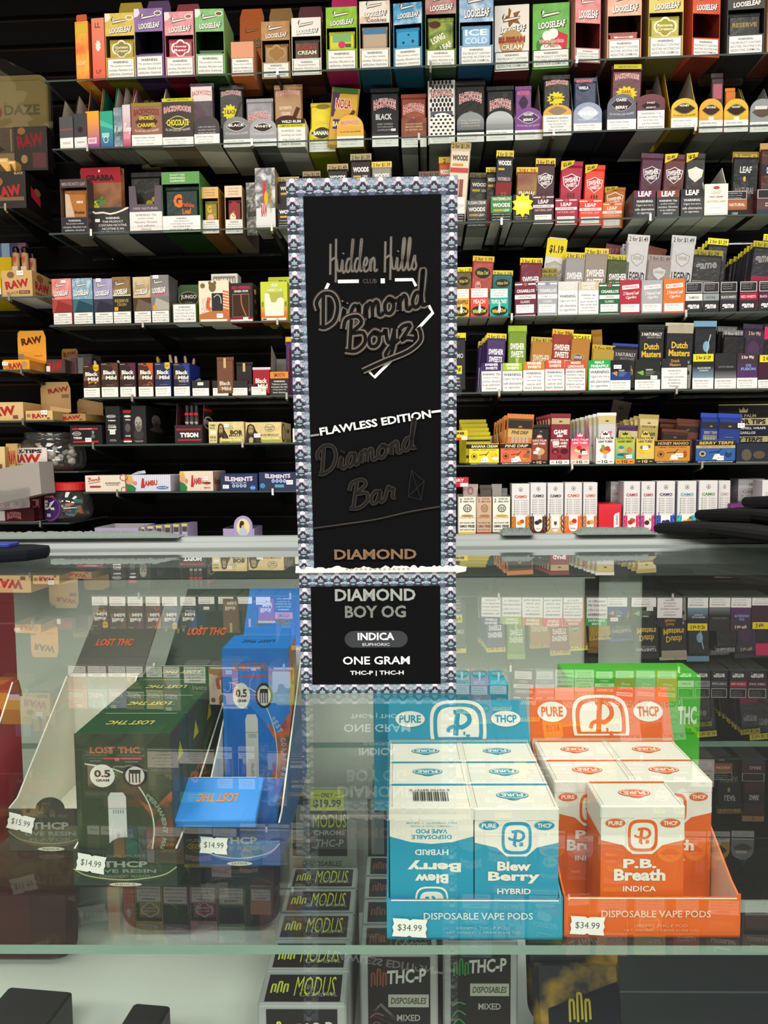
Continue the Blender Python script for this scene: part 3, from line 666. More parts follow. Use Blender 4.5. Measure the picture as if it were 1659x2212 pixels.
WC(1570,1650,-26,107,'black and grey reserve wrap carton with gold lettering','#3C3A36',74,20,ll_head('#4A4640'),'#2A2926',big(['RESERVE'],['#A08A4A'],h=.22),'black reserve pouch inside the black and grey carton',None,lines=W_NICU,rz=-2,inner='#1A1918',bottom='#2A2826')
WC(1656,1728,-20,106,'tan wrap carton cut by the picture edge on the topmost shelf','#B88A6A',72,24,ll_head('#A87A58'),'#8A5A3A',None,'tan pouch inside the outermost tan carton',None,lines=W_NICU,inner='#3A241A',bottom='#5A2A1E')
# ================================================================== SECOND SHELF: oval-fronted cigar trays
def slim(x0,x1,yt,yb,yb_front,label,m,art=None,side='#2A2A2C',inner='#A89E8C',rz=-5):
    sp=spot('2',x0,x1,yb_front,yb);hb=zat(sp,(x0+x1)/2,yt,0.035)
    return tray(sp,label,m,art,hb=hb,d=0.11,side=side,inner=inner,name='cigarillo_tray',rz=rz,bottom='#4A463E',kneel=.72)
slim(129,160,218,318,252,'slim dark grey tray with white label, first on the second shelf','#4A4A4E',lambda f:(f.rect(.02,.02,.98,.36,'#ECE9E4'),f.rect(.0,.58,1,.64,'#8A4A4E'),f.text('WARNING',.5,.2,.6,.08,'#9A968E')))
slim(160,190,208,318,245,'slim charcoal tray with white label, second on the second shelf','#37373B',lambda f:(f.rect(.02,.02,.98,.34,'#E4E2DE'),f.ell(.5,.55,.2,.08,'#2A1E20'),f.text('WARNING',.5,.2,.6,.05,'#6A6660')))
slim(186,216,190,314,240,'slim sunset orange and magenta tray',grad('#8A3A8E','#F2A42E',0.0,.085),lambda f:(f.rect(.1,.14,.8,.3,'#E8C4D2'),f.text('WRAP',.45,.22,.5,.08,'#B04A7A')),side='#C2662A',inner='#7A4A2A')
slim(217,246,184,313,240,'slim teal green tray fading to blue',grad('#3A5A9A','#2FA183',0.0,.07),lambda f:(f.rect(.12,.3,.7,.42,'#9ACFC4'),f.ring(.42,.24,.2,.09,.05,'#D8E4E4'),f.poly([(0,.62),(1,.5),(1,.6),(0,.78)],'#4FB79A')),side='#1E7A5E',inner='#175844')
slim(247,266,188,318,232,'slim pale grey-blue tray with cursive lettering',blotch('cloud_grey',['#C4CCD2','#6E828C','#4A5A60'],30),lambda f:script(f,'Remy',.1,.3,.9,.22,.06,'#5A5A5E'),side='#8A949A')
slim(266,284,178,316,226,'slim pink and grey tray with white cursive lettering',grad('#B83A5E','#D8C8CC',0.0,.09),lambda f:(script(f,'Remy',.05,.38,1.0,.2,.07,'#EFEAEA'),f.rect(.1,.2,.9,.32,'#E88AA4')),side='#9A3A52')

def BW(x0,x1,ydome,yb,label,base,art,pouch_=None,hbpx=None,dome=0.34,inner='#A89F92',side=None,bottom=None,stick=None,rz=0,header=None,straight=False,d=0.2):
    sp=spot('2',x0,x1,ydome,yb);hb=zat(sp,(x0+x1)/2,hbpx,.04)if hbpx else sp['h']*1.05
    fl=None
    if header:fl=(sp['w']*.96,.042,header[1],header[2])
    t=tray(sp,label,base,art,hb=hb,d=d,side=side,inner=inner,dome=0 if straight else dome,bottom=bottom,rz=rz,stick=stick,flap=fl,kneel=.68 if hbpx else .35)
    if pouch_:
        px0,px1,pyt,plabel,pc,part=pouch_[:6];roll=pouch_[6]if len(pouch_)>6 else 0
        pouch('2',px0,px1,pyt,sp['v']+0.016,plabel,pc,part,None,roll=roll,name='cigar_pouch',lean=0)
    return t
def oval(base,txt,tc='#F0ECE4',lensc='#2E1A18',band='#EDEAE4',arcc=None,bandh=.3):
    def a(f):
        lens(f,.5,.68,.4,.17,'#D8D4CC' if lensc!='#2E1A18' else '#C9C4BC');lens(f,.5,.68,.37,.145,lensc)
        if txt:f.text(txt,.5,.72,min(.62,.1*len(txt)+.1),.09,tc,.03)
        f.text('ALL NATURAL LEAF WRAPPER',.5,.45,.84,.05,arcc or '#E4DCCC',0,0,0,-.6)
        sgw(f,0,0,1,bandh,band)
    return a
CIG=lambda f:(f.text('BACKWOODS',.5,.82,.86,.1,'#EFE3DA',.075,0,0,.32),f.text('BACKWOODS',.5,.82,.83,.09,'#A8242E',.02,0,0,.32))
def bwp(extra=None):
    def a(f):
        back_logo(f,.5,.86,.88,.075)
        if extra:extra(f)
    return a
BW(285,351,222,304,'brown tray of smoked caramel cigars',blotch('caramel',['#7A4432','#8E5640'],20),lambda f:(f.rect(0,.92,1,1,'#8A7A24'),f.text('BACKWOODS',.5,.8,.84,.13,'#6E2A24',.03,0,0,.3,'#A4604C'),lens(f,.5,.57,.38,.16,'#4A2A1E'),f.text('SMOKED',.5,.66,.5,.09,'#D8C63A',.03),f.text('CARAMEL',.5,.5,.6,.09,'#D8C63A',.03),f.text('ALL NATURAL LEAF WRAPPER',.5,.37,.8,.05,'#E8D8C4',0,0,0,-.5),sgw(f,0,0,1,.28)),straight=True,hbpx=178,side='#D8D0BC',bottom='#6A6456',d=.135)
BW(352,419,212,317,'dark brown tray of chocolate cigars with yellow lettering','#2E1C1A',lambda f:(f.rect(0,.93,1,1,'#C8BE2A'),f.text('LIMITED EDITION',.5,.965,.7,.035,'#3A3414'),back_logo(f,.5,.78,.88,.12),lens(f,.5,.5,.4,.14,'#B8B088'),lens(f,.5,.5,.38,.12,'#3A3A20'),f.text('CHOCOLATE',.5,.5,.7,.13,'#E8D82A',.03),f.text('ALL NATURAL LEAF WRAPPER',.5,.35,.8,.045,'#D8D0C4',0,0,0,-.5),sgw(f,0,0,1,.2)),straight=True,hbpx=180,side='#C8B84A',bottom='#5A4A3A',d=.135)
# striped little tub behind the caramel tray
sp=spot('2',300,346,198,222,v=0.155)
b=MB();b.lathe([(0,0),(0.026,0),(0.028,sp['h']*.9),(0.026,sp['h']),(0,sp['h'])],mat('#E4C2A0'),20)
f_=None
for k in range(10):
    a=2*math.pi*k/10;b.box(0.0282*math.cos(a)-.002,0.0282*math.sin(a)-.0012,0.002,0.0282*math.cos(a)+.002,0.0282*math.sin(a)+.0012,sp['h']*.88,mat('#8A3A2A'))
o=b.build('paper_tub');o.location=sp['loc'];tag(o,'cream tub with brown stripes behind the caramel tray','tub')
BW(420,475,250,311,'plain dark plum tray with small white print','#2E2026',lambda f:([f.text(t_,.5,.62-.1*i,.7,.05,'#B8AEB2')for i,t_ in enumerate(('AGED AND MELLOW','CLASSIC FLAVOR','NATURAL LEAF WRAPPER'))],sgw(f,0,0,1,.38)),(410,462,180,'dark plum pouch with arched red lettering','#3E2C34',lambda f:(f.rect(.02,.7,.98,.93,'#D8CCC8'),back_logo(f,.5,.83,.9,.08),f.ell(.4,.5,.2,.14,'#5A4450'))),bottom='#8A857A')
BW(483,541,252,318,'grey oval-fronted tray of black cigars beside the plum tray','#77777A',oval(None,'BLACK',bandh=.26),(474,526,184,'black pouch with yellow star holding five cigars','#1C1A1A',bwp(lambda f:(f.star(.42,.56,.36,.13,'#D8CC2A',11),f.text('5 BLACK',.44,.56,.5,.07,'#2A1A14',.03),f.stroke([(.95,.72),(.6,.42)],.1,'#4A2A1E',False)))),bottom='#7A776C')
BW(540,598,256,316,'pale grey oval-fronted tray of white-tipped cigars','#9A9A9E',oval(None,'WHITE',bandh=.26),(532,590,213,'grey wood-grain pouch with arched red lettering',blotch('grey_wood',['#8E8A8E','#6E6A70'],50,'g'),lambda f:back_logo(f,.5,.62,.9,.16)),bottom='#4A4A48')
BW(600,660,257,318,'dark-topped tray with lung warning below the tan rum pouch','#EDE9E2',lambda f:(f.rect(0,.82,1,1,'#2A1A16'),f.text('WILD RUM',.5,.91,.7,.1,'#EFE8DC',.03),f.rect(0,.7,1,.82,'#D8C83A'),f.text('LIMITED EDITION',.5,.76,.8,.07,'#3A3414',.02),warn(f,0,0,1,.7,['WARNING: Cigar','smoking can cause','lung cancer and','heart disease.'],head=False)),(592,653,182,'tan pouch of rum cigars standing tall',blotch('tan_film',['#A97B42','#96682F'],18,'g'),bwp(lambda f:(f.text('AUTHENTIC',.4,.62,.5,.05,'#EADBC0',.02),f.text('CIGARS',.4,.53,.36,.05,'#EADBC0',.02),f.stroke([(.9,.62),(.68,.42)],.16,'#4A2418',False),f.ell(.45,.38,.5,.12,'#3A1E18')))),straight=True,bottom='#87837A')
BW(668,725,266,328,'yellow domed tray lettered BANANA','#E2C91E',lambda f:(lens(f,.5,.66,.42,.2,'#3A3A1E'),f.text('BANANA',.5,.66,.66,.15,'#F0EFE0',.04),f.text('AUTHENTIC CIGARS',.5,.45,.7,.05,'#3A3414',.01,0,0,-.4),sgw(f,0,0,1,.38)),(671,725,222,'bright yellow folded pouch above the banana tray','#E8D41C',lambda f:f.ell(.5,.9,.3,.05,'#8A7A2A')),dome=.42,bottom='#6A6A16',hbpx=195,inner='#C8BEA8')
BW(728,786,248,318,'orange-yellow domed tray beside the banana tray','#DDAA3C',lambda f:(f.text('BACKWOODS',.5,.76,.74,.15,'#F0E6D8',.06,0,0,.2),f.text('BACKWOODS',.5,.76,.72,.13,'#B5482A',.02,0,0,.2),f.text('ALL NATURAL LEAF WRAPPER',.5,.48,.8,.05,'#8A5A2A'),sgw(f,0,0,1,.34)),(718,778,190,'green, gold and purple pouch tilted in the orange-yellow tray','#C79A2E',lambda f:(f.rect(0,.9,1,.98,'#3E6A2E'),f.poly([(0,.9),(.3,.9),(.1,.5),(0,.5)],'#4A3050'),f.text('NOLA',.46,.72,.66,.18,'#F0E8D8',.08),f.text('NOLA',.46,.72,.62,.16,'#A8242E',.03),f.rect(.1,.3,.95,.46,'#4A2E5A'),f.text('BANANAS',.5,.38,.8,.09,'#E8D89A',.03),f.stroke([(.92,.62),(.7,.48)],.14,'#5A3018',False)),6),dome=.4,bottom='#5A5214',side='#C49A2A')
def glow(c0,c1,z=0.06):return grad(c0,c1,0.01,z)
BW(804,861,238,317,'black tray lettered BLACK with a white sticker','#1B1B1D',lambda f:(f.text('BLACK',.45,.82,.62,.16,'#C9C9CC',.03),[f.text(t_,.5,.62-.08*i,.6,.045,'#A8A8AC')for i,t_ in enumerate(('ICED VODKA','WITH COFFEE LIQUEUR','ALL NATURAL LEAF WRAPPER'))],f.rect(0,.3,1,.36,'#3A3E46'),sgw(f,0,0,1,.3)),(800,862,190,'black pouch with arched red lettering behind the BLACK tray','#161617',lambda f:back_logo(f,.5,.72,.86,.16)),straight=True,bottom='#26282A',stick=(0.022,0.043,.012,.006,'$1.99'))
BW(867,922,255,318,'brown tray glowing orange, golden honey cigars',blotch('ember',['#5A2418','#8A4426','#3A1A1A'],22),lambda f:([f.text(t_,.5,.8-.1*i,.7,.06,'#D8B88A')for i,t_ in enumerate(('GOLDEN HONEY','SMOOTH SIPPING','ALL NATURAL LEAF'))],sgw(f,0,0,1,.34)),(866,921,203,'rust orange pouch with arched red lettering',blotch('rust_film',['#A44E2C','#7A2E1E'],20,'g'),lambda f:(back_logo(f,.5,.72,.9,.16),f.ell(.5,.45,.14,.1,'#D8B060'))),straight=True,bottom='#7E7B70')
def dots(f,b0=.42,b1=.95,n=5,rows=6,c='#2A2A2C'):
    for i in range(rows):
        for k in range(n):f.ell((k+.5+.5*(i%2))/(n+.5),b0+(b1-b0)*(i+.5)/rows,.055,.035,c,8)
BW(927,983,244,310,'white tray dotted with black caps','#E9E5DC',lambda f:(dots(f,.26,.95),sgw(f,0,0,1,.22)),(924,983,172,'white pouch dotted with black caps','#E6E2DA',lambda f:(dots(f,.5,.98,6,7),f.rect(.05,.3,.95,.5,'#5A5A62'),f.poly([(.2,.34),(.6,.38),(.56,.48),(.24,.42)],'#8A2A34'),back_logo(f,.5,.78,.9,.11))),dome=.3,bottom='#77756A')
BW(987,1046,242,307,'silver-black domed tray with dark stout print',glow('#2A2C30','#8A8E92'),lambda f:([f.text(t_,.5,.72-.09*i,.7,.05,'#C8C4A8')for i,t_ in enumerate(('FULL FLAVOR','DARK STOUT','ALL NATURAL LEAF WRAPPER'))],f.rect(0,.3,1,.4,'#1E1E20'),sgw(f,0,0,1,.32)),(984,1048,174,'black pouch with bottle picture and arched red lettering','#1E1C1A',lambda f:(back_logo(f,.5,.72,.84,.15),f.rect(.42,.34,.58,.5,'#7A6A4A'),f.ell(.5,.36,.14,.06,'#4A3A24'))),bottom='#5A5A54')
BW(1050,1109,240,304,'shiny grey domed tray without lettering',glow('#3A3E42','#B4B6B4'),lambda f:sgw(f,0,0,1,.36),(1051,1110,186,'black pouch, slightly squat, behind the shiny grey dome','#17171A',lambda f:back_logo(f,.5,.66,.86,.17)),bottom='#2A2A2C')
BW(1112,1171,232,302,'purple domed tray of honey berry cigars','#743A84',lambda f:(lens(f,.5,.68,.42,.19,'#B8A8BE'),lens(f,.5,.68,.38,.16,'#4A3A4E'),f.text('HONEY',.5,.78,.34,.08,'#F0ECE8',.03),f.text('BERRY',.5,.62,.38,.08,'#F0ECE8',.03),f.text('ALL NATURAL LEAF WRAPPER',.5,.44,.84,.05,'#D8C4DE',0,0,0,-.6),sgw(f,0,0,1,.3)),(1113,1148,186,'small purple pouch leaning inside the purple tray','#74407E',lambda f:(f.text('BACKWOODS',.5,.86,.8,.08,'#E0747E',.03),lens(f,.5,.68,.34,.12,'#3A2A3E'))),hbpx=172,bottom='#77706A',side='#B4A498')
BW(1173,1235,226,293,'orange domed tray with long surgeon warning','#E09A34',lambda f:(lens(f,.5,.8,.34,.14,'#8A7A5A'),warn(f,0,0,1,.66,W_TOB)),(1173,1232,162,'black pouch with yellow starburst lettered ORIGINAL','#17140F',bwp(lambda f:(f.star(.46,.6,.38,.12,'#D8CC2A',12),f.text('5',.3,.6,.14,.09,'#2A1A14',.04),f.text('ORIGINAL',.55,.61,.42,.04,'#8A2A1A',.02)))),bottom='#6A685E',dome=.3)
BW(1239,1300,221,284,'pale blue-grey domed tray lettered VANILLA','#8A93A8',lambda f:(lens(f,.5,.64,.4,.22,'#C8CCD6'),f.text('VANILLA',.5,.64,.64,.16,'#F0F0F0',.04),f.text('AUTHENTIC CIGARS',.5,.42,.7,.05,'#E4E4EA',0,0,0,-.4),sgw(f,0,0,1,.3)),(1240,1288,168,'navy blue pouch standing inside the vanilla tray','#1E2E4E',lambda f:(f.text('BACKWOODS',.45,.92,.8,.06,'#D8747A',.04),lens(f,.4,.8,.36,.07,'#16203A'),f.text('VANILLA',.4,.8,.5,.06,'#E8E8EC',.03))),hbpx=150,bottom='#26242A')
BW(1311,1374,203,274,'navy and grey domed tray of dark berry cigars',blotch('berry_grey',['#4A4A5E','#2E2E40'],14),lambda f:(lens(f,.5,.72,.4,.2,'#8A8488'),lens(f,.5,.72,.37,.17,'#2E1E22'),f.text('DARK',.5,.84,.36,.08,'#F0ECE8',.03),f.text('BERRY',.5,.64,.42,.08,'#F0ECE8',.03),f.text('ALL NATURAL LEAF WRAPPER',.5,.46,.84,.05,'#D8D4DE',0,0,0,-.6),sgw(f,0,0,1,.32)),(1322,1388,127,'maroon pouch with yellow top and yellow starburst, tallest on the second shelf','#52181E',lambda f:(f.rect(0,.93,1,1,'#D8CC2A'),f.text('LIMITED EDITION',.5,.96,.7,.025,'#3A3414',.01),back_logo(f,.5,.82,.86,.08),f.star(.5,.56,.42,.12,'#D8C42A',12),f.text('DARK',.5,.59,.36,.05,'#A8341E',.03),f.text('BERRY',.5,.53,.4,.05,'#A8341E',.03)),2),bottom='#231C20')
BW(1375,1436,203,282,'maroon tray of sweet aromatic cigars with large white warning','#5A1E2C',lambda f:(f.text('BACKWOODS',.5,.88,.8,.11,'#7E4048',.03,0,0,.3),lens(f,.5,.68,.34,.12,'#2A1216'),f.text('SWEET',.5,.76,.3,.05,'#E8DCD8',.02),f.text('AROMATIC',.5,.63,.36,.05,'#E8DCD8',.02),warn(f,.02,.02,.98,.55,W_SMK,head=False)),None,dome=.2,hbpx=152,inner='#A49A90',bottom='#8A837A')
b_=pouch('2',1396,1428,162,0.16,'yellow cigar packet tucked in the sweet aromatic tray','#D8C22A',lambda f:(f.rect(.05,.86,.95,.98,'#D86A5A'),f.text('BWS',.5,.92,.6,.06,'#7A1E1E')),name='cigar_pouch')
BW(1449,1507,212,275,'honey yellow domed tray with raised triangular sides','#D9AE32',lambda f:(lens(f,.5,.66,.42,.18,'#7A6A2A'),lens(f,.5,.66,.38,.15,'#2E1E16'),f.text('HONEY',.5,.76,.36,.07,'#F0ECE0',.03),f.text('ALL NATURAL LEAF WRAPPER',.5,.44,.84,.05,'#5A4A1E',0,0,0,-.6),sgw(f,0,0,1,.36)),None,hbpx=148,inner='#A89888',side='#C49A2E',bottom='#5E5222',header=(146,'#D8B23A',lambda f:back_logo(f,.35,.5,.6,.5)))
BW(1509,1561,213,286,'amber domed tray of natural cigars','#E3A42E',lambda f:(lens(f,.5,.66,.4,.18,'#B8964A'),lens(f,.5,.66,.37,.15,'#3A2018'),f.text('NATURAL',.5,.74,.4,.06,'#F0ECE0',.03),f.rect(.4,.34,.62,.46,'#F0EAE0'),sgw(f,0,0,1,.36)),(1536,1562,158,'dark rose slim packet in the amber tray','#3A2A2E',lambda f:f.rect(.1,.55,.9,.8,'#A85A66')),bottom='#7C7A6E',hbpx=175,inner='#6A5A56')
BW(1563,1616,213,285,'golden domed tray with a yellow header card behind','#DDAF2E',lambda f:(lens(f,.5,.66,.42,.18,'#8A7A3A'),lens(f,.5,.66,.38,.15,'#2E1A14'),f.text('HONEY',.5,.75,.36,.06,'#F0ECE0',.03),f.rect(.4,.34,.62,.46,'#F0EAE0'),sgw(f,0,0,1,.36)),(1566,1588,190,'orange cigar packet in the golden tray','#C8701E',None),bottom='#6A6A60',hbpx=182,inner='#8A6A4A',header=(148,'#DFA82E',lambda f:back_logo(f,.5,.55,.84,.5)))
BW(1619,1672,213,285,'silver domed tray with white header card, last on the second shelf','#8E9290',lambda f:(lens(f,.5,.6,.42,.16,'#5A4A3E'),f.rect(.2,.68,.7,.78,'#D8D4CC'),sgw(f,0,0,1,.3)),None,bottom='#6A6A62',hbpx=182,inner='#A9AAA4',header=(148,'#D4CFC8',lambda f:back_logo(f,.5,.55,.84,.5)))
# ================================================================== THIRD SHELF, left
sp=spot('3',133,192,386,502)
window_carton(sp,'dark brown window carton of mini leaves with black warning panel','#3E3036',.30,.84,lambda f:f.text('MINI FRONTO LEAF',.5,.4,.86,.4,'#A89A94',.01),lambda f:warn(f,.04,.05,.96,.95,W_NIC,'#2A2A2E','#CFCCC8'),'#A8672A',lambda f:(f.poly([(0,0),(.45,0),(.2,.9),(0,.95)],'#C8AE94'),f.text('MINI',.72,.6,.3,.1,'#EDE6DC',.03),f.text('fronto',.7,.2,.5,.14,'#2A1E16',.03)),'amber leaf pouch inside the dark brown window carton',inner='#6A5040',bottom='#8A8172')
sp=spot('3',200,280,448,510)
tray(sp,'black tray with torn white edge and nicotine warning','#242226',lambda f:(f.poly([(0,.92),(.1,.84),(.3,.86),(.5,.8),(.66,.84),(.8,.9),(.92,.98),(1,1),(1,.95),(.85,.86),(.66,.78),(.5,.74),(.3,.8),(.1,.78),(0,.84)],'#E6D8B8'),warn(f,.14,.02,.98,.74,W_NICT,None,'#E6E4E0')),hb=sp['h']*1.5,d=.2,name='leaf_tray',stick=(-0.036,0.042,.013,.008,'$4.99'),bottom='#7A7468')
pouch('3',173,268,365,sp['v']+.02,'big red leaf pouch with hang hole standing in the black torn-edge tray',blotch('grabba',['#4A2214','#8A5428','#2E120C'],14,'g'),lambda f:(f.rect(0,.78,1,1,'#98182A'),f.ell(.46,.95,.025,.02,'#E6DED4'),f.text('GRABBA',.48,.85,.72,.09,'#1E0E0E',.05),f.text('LEAF',.3,.42,.3,.12,'#C8C02A',.05,0,40),f.text('OG',.48,.5,.22,.12,'#3E8A3A',.05,0,30)),None,name='leaf_pouch',t=.02)
sp=spot('3',281,352,398,505);sp['h']*=.97
tray(sp,'plum tray with a U-shaped cut-out and pink-white warning','#564A56',lambda f:(f.text('100% NATURAL',.5,.53,.76,.05,'#B4A8A8',.015),warn(f,.0,.03,1,.46,['WARNING: This','product contains','Nicotine. Nicotine','is an addictive','chemical.'],'#E9DEDA','#4A4046',head=False)),hb=sp['h']*1.02,d=.2,cut=.38,name='leaf_tray',inner='#2A2428',bottom='#1E1A1E',kneel=.9)
pouch('3',283,350,372,sp['v']+.015,'black and gold glossy leaf pouch inside the plum tray','#15130F',lambda f:(f.ell(.62,.5,.12,.05,'#A89A2A'),f.ell(.8,.56,.1,.04,'#A89A2A')),None,name='leaf_pouch',t=.02)
sp=spot('3',352,434,371,502)
window_carton(sp,'green-topped window carton holding a dark green leaf pouch','#4C7E42',.28,.80,lambda f:(f.rect(0,0,1,1,'#5E9450'),[f.text(t_,.42,.74-.24*i,.4,.16,'#E6EAD8',.01)for i,t_ in enumerate(('QUALITY AND','FRESHNESS','GUARANTEED'))]),lambda f:warn(f,.0,.04,1,.98,W_NICT),'#0F2A22',lambda f:(f.text('G',.36,.55,.3,.5,'#E2702A',.06),f.text('rabba',.72,.4,.42,.16,'#C8502A',.03,0,-8),f.text('Leaf',.66,.16,.3,.2,'#D8702A',.03)),'dark green leaf pouch with orange lettering in the green-topped carton',inner='#0E1C16',bottom='#26421E',d=.2)
sp=spot('3',437,474,404,505)
window_carton(sp,'narrow tan window carton with gold leaf pouch','#C79A5A',.30,.76,lambda f:(f.rect(0,0,1,1,'#D9AE72'),[f.text(t_,.5,.74-.24*i,.6,.14,'#8A6434',.01)for i,t_ in enumerate(('QUALITY AND','FRESHNESS','GUARANTEED'))]),lambda f:warn(f,.04,.04,.98,.96,W_NICT),'#8A7A1E',lambda f:(f.text('G',.36,.6,.4,.4,'#D8B42A',.04),f.ell(.45,.1,.3,.22,'#D8A888'),f.text('Leaf',.7,.3,.4,.14,'#C8A82A')),'gold leaf pouch in the narrow tan carton',side='#A8702E',bottom='#7A5226',d=.2)
sp=spot('3',487,525,401,505)
window_carton(sp,'narrow beige window carton with maroon leaf pouch','#D8B894',.30,.76,lambda f:(f.rect(0,0,1,1,'#E6C8A8'),[f.text(t_,.5,.74-.24*i,.6,.14,'#8A6448',.01)for i,t_ in enumerate(('QUALITY AND','FRESHNESS','GUARANTEED'))]),lambda f:warn(f,.04,.04,.98,.96,W_NICT),'#6E2426',lambda f:(f.ell(.5,.5,.44,.5,'#8A3230'),f.ell(.36,.12,.26,.24,'#E8DCC8'),f.text('G',.4,.3,.3,.3,'#B4862A')),'maroon leaf pouch in the narrow beige carton',side='#8A7460',bottom='#7E6C56',d=.2)
pouch('3',531,556,394,.035,'slim clear packet with grey script beside the beige carton',blotch('mono_script',['#9C968A','#4A463E','#C8C4BA'],60,'g'),lambda f:script(f,'human',.1,.35,.8,.2,.08,'#5A5448'),name='wrap_pouch',roll=0)
sp=spot('3',552,596,362,490,v=.014)
t=carton(sp,'tall silver marbled packet with red flame lettering',blotch('silver_marble',['#D8D8D6','#4A4A4E','#E6E6E4'],26,'g'),lambda f:(f.rect(.05,.0,1,.34,'#D2D2D0'),f.text('HEMP',.46,.62,.16,.34,'#C8362A',.05),f.text('RAW',.44,.3,.3,.2,'#B8342A',.05),f.ell(.55,.5,.1,.12,'#E0A42A'),f.text('WRAPS',.76,.5,.1,.5,'#A8962E',.03)),d=.09,name='wrap_packet',cat='packet',kind='g',side='#A88A60',bottom='#8E897E')
def wood_tray(x0,x1,yt,yb,label,body,low,nm,namec='#E6E2DA',d=.21,hb=1.0):
    sp=spot('3',x0,x1,yt,yb)
    def a(f):
        f.rect(0,.36,1,1,body)
        if nm:f.text(nm,.5,.9,.86,.12,namec,.02)
        f.text('WOODS',.5,.66,.84,.16,'#EDE8E0',.05,0,0,0,'#1E1A18',.05)
        f.rect(.12,.42,.56,.5,'#C8983A');f.text('LEAF',.74,.46,.28,.09,'#EDE8E0',.02)
        f.rect(0,0,1,.36,low)
        for i,t_ in enumerate(('WARNING: Cigar smoking','can cause lung cancer','and heart disease.')):f.text(t_,.5,.3-.1*i,.86,.055,'#D8D4CC',.005)
    return tray(sp,label,low,a,hb=sp['h']*hb,d=d,inner='#8A857A',bottom='#8A877C',name='cigar_tray')
def wp(c=None):
    def a(f):
        if c:f.rect(0,.0,1,.45,c)
        f.text('WOODS',.5,.78,.84,.07,'#E6E2DA',.05);f.rect(.1,.66,.5,.7,'#C8A23A');f.text('LEAF',.72,.68,.26,.05,'#E6E2DA',.02)
        f.stroke([(.4,.1),(.4,.4)],.12,'#5E382A',False);f.stroke([(.6,.1),(.6,.4)],.12,'#5E382A',False)
    return a
GOLDT='#A8925A'
wood_tray(600,645,440,492,'dark leaf cigar tray half hidden at the upper corner of the patterned carton','#2A2828','#1E1C1E','')
pouch('3',600,646,383,.05,'dark leaf cigar pouch with a tan price strip behind the patterned carton corner','#1E1A18',wp(),(GOLDT,'2 for $1.39','#2A2418',.018),name='cigar_pouch')
for i,(x0,x1,yt,c,tx,lb)in enumerate(((654,692,371,'#8E7A58','2 for $1.29','dim brown price strip pouch just clearing the patterned carton'),(707,752,355,'#A8926A','2 for $1.49','dark pouch with tan strip reading 1.49'),(757,802,333,'#A89A72','2 for $1.39','dark leaf pouch with tan strip, taller than its neighbours above the patterned carton'),(803,846,350,'#E2C052','2 for $1.39','grey leaf pouch with bright yellow strip'),(905,950,371,'#6E5244','2 for $1.39','dim pouch with brown strip above the patterned carton'))):
    pouch('3',x0,x1,yt,.03,lb,'#1E1A1A' if i!=3 else '#8A857A',wp(),(c,tx,'#2A2014',.019 if i<3 else .016),name='cigar_pouch')
for x0,x1,yt,lb,c in((948,972,340,'orange and red leaf pouch behind the tall pale pouch','#B8542A'),):
    pouch('3',x0,x1,yt,.06,lb,c,wp('#A8342A'),('#C8A23A','2','#2A2014',.018),name='cigar_pouch')
# ------------------------------------------------------------------ THIRD SHELF, right
wood_tray(962,1004,426,478,'white-fronted leaf cigar tray at the edge of the patterned carton','#E4DED4','#2A2426','',hb=1.05)
pouch('3',975,1018,297,.022,'tall pale pouch picturing two brown cigars, rising past the shelf above','#D8C6B2',lambda f:(f.text('WOODS',.5,.8,.86,.07,'#4A3E36',.05),f.rect(.1,.7,.7,.73,'#B8924A'),f.rect(0,.62,1,.68,'#B84A44'),f.stroke([(.4,.2),(.4,.54)],.22,'#8A5044',False),f.stroke([(.66,.2),(.66,.54)],.22,'#8A5044',False),f.ell(.5,.18,.5,.1,'#C8A894')),('#B09A5E','2 for $1.39','#2A2014',.02),roll=4.5,name='cigar_pouch',t=.016)
wood_tray(1008,1052,432,492,'charcoal leaf cigar tray lettered Russian Cream','#5A5A58','#3A3A3A','RUSSIAN CREAM')
pouch('3',1015,1062,374,.03,'charcoal pouch with olive price strip','#33322E',wp(),('#6E6434','2 for $1.39','#1E1A10',.018),roll=3,name='cigar_pouch')
wood_tray(1060,1106,424,478,'green and red leaf cigar tray lettered Watermelon','#3E8448','#1E2A22','WATERMELON','#F0D8D0')
pouch('3',1050,1080,362,.06,'dark pouch with yellow strip half hidden behind the red-black pouch','#2A1E20',wp('#7A2424'),('#D8C242','2 for $1','#2A2014',.018),name='cigar_pouch')
pouch('3',1073,1110,326,.02,'red-black watermelon pouch leaning up with yellow strip','#1E1E22',lambda f:(f.rect(0,0,1,.55,'#7E2626'),f.text('WOODS',.5,.82,.84,.07,'#E6E2DA',.05),f.rect(.1,.72,.5,.75,'#C8A23A'),f.text('WATERMELON',.5,.6,.8,.05,'#D8B8B0',.01),f.stroke([(.42,.1),(.42,.42)],.14,'#8A5040',False),f.stroke([(.62,.1),(.62,.42)],.14,'#8A5040',False)),('#DCC23E','2 for $1.39','#2A2014',.02),roll=3,name='cigar_pouch')
sp=spot('3',1108,1150,420,482)
tray(sp,'dark tray with a yellow NEW starburst tag on its front','#26201E',lambda f:sgw(f,0.02,0,.98,.3,'#3A3634','#B8B4AC'),hb=sp['h']*1.1,d=.21,bottom='#86837A')
b=MB();n=10
b.prism([(.0225*1.28*(1 if i%2 else .72)*math.cos(math.pi*i/n),.0225*1.42*(1 if i%2 else .72)*math.sin(math.pi*i/n))for i in range(2*n)],'y',-.0006,0,mat('#F4E21A','c'))
f=front(b,-.03,.03,-.03,.03,-.0009);f.text('NEW',.5,.5,.62,.26,'#F0F27A',.05,0,0,0,'#D8D878',.05)
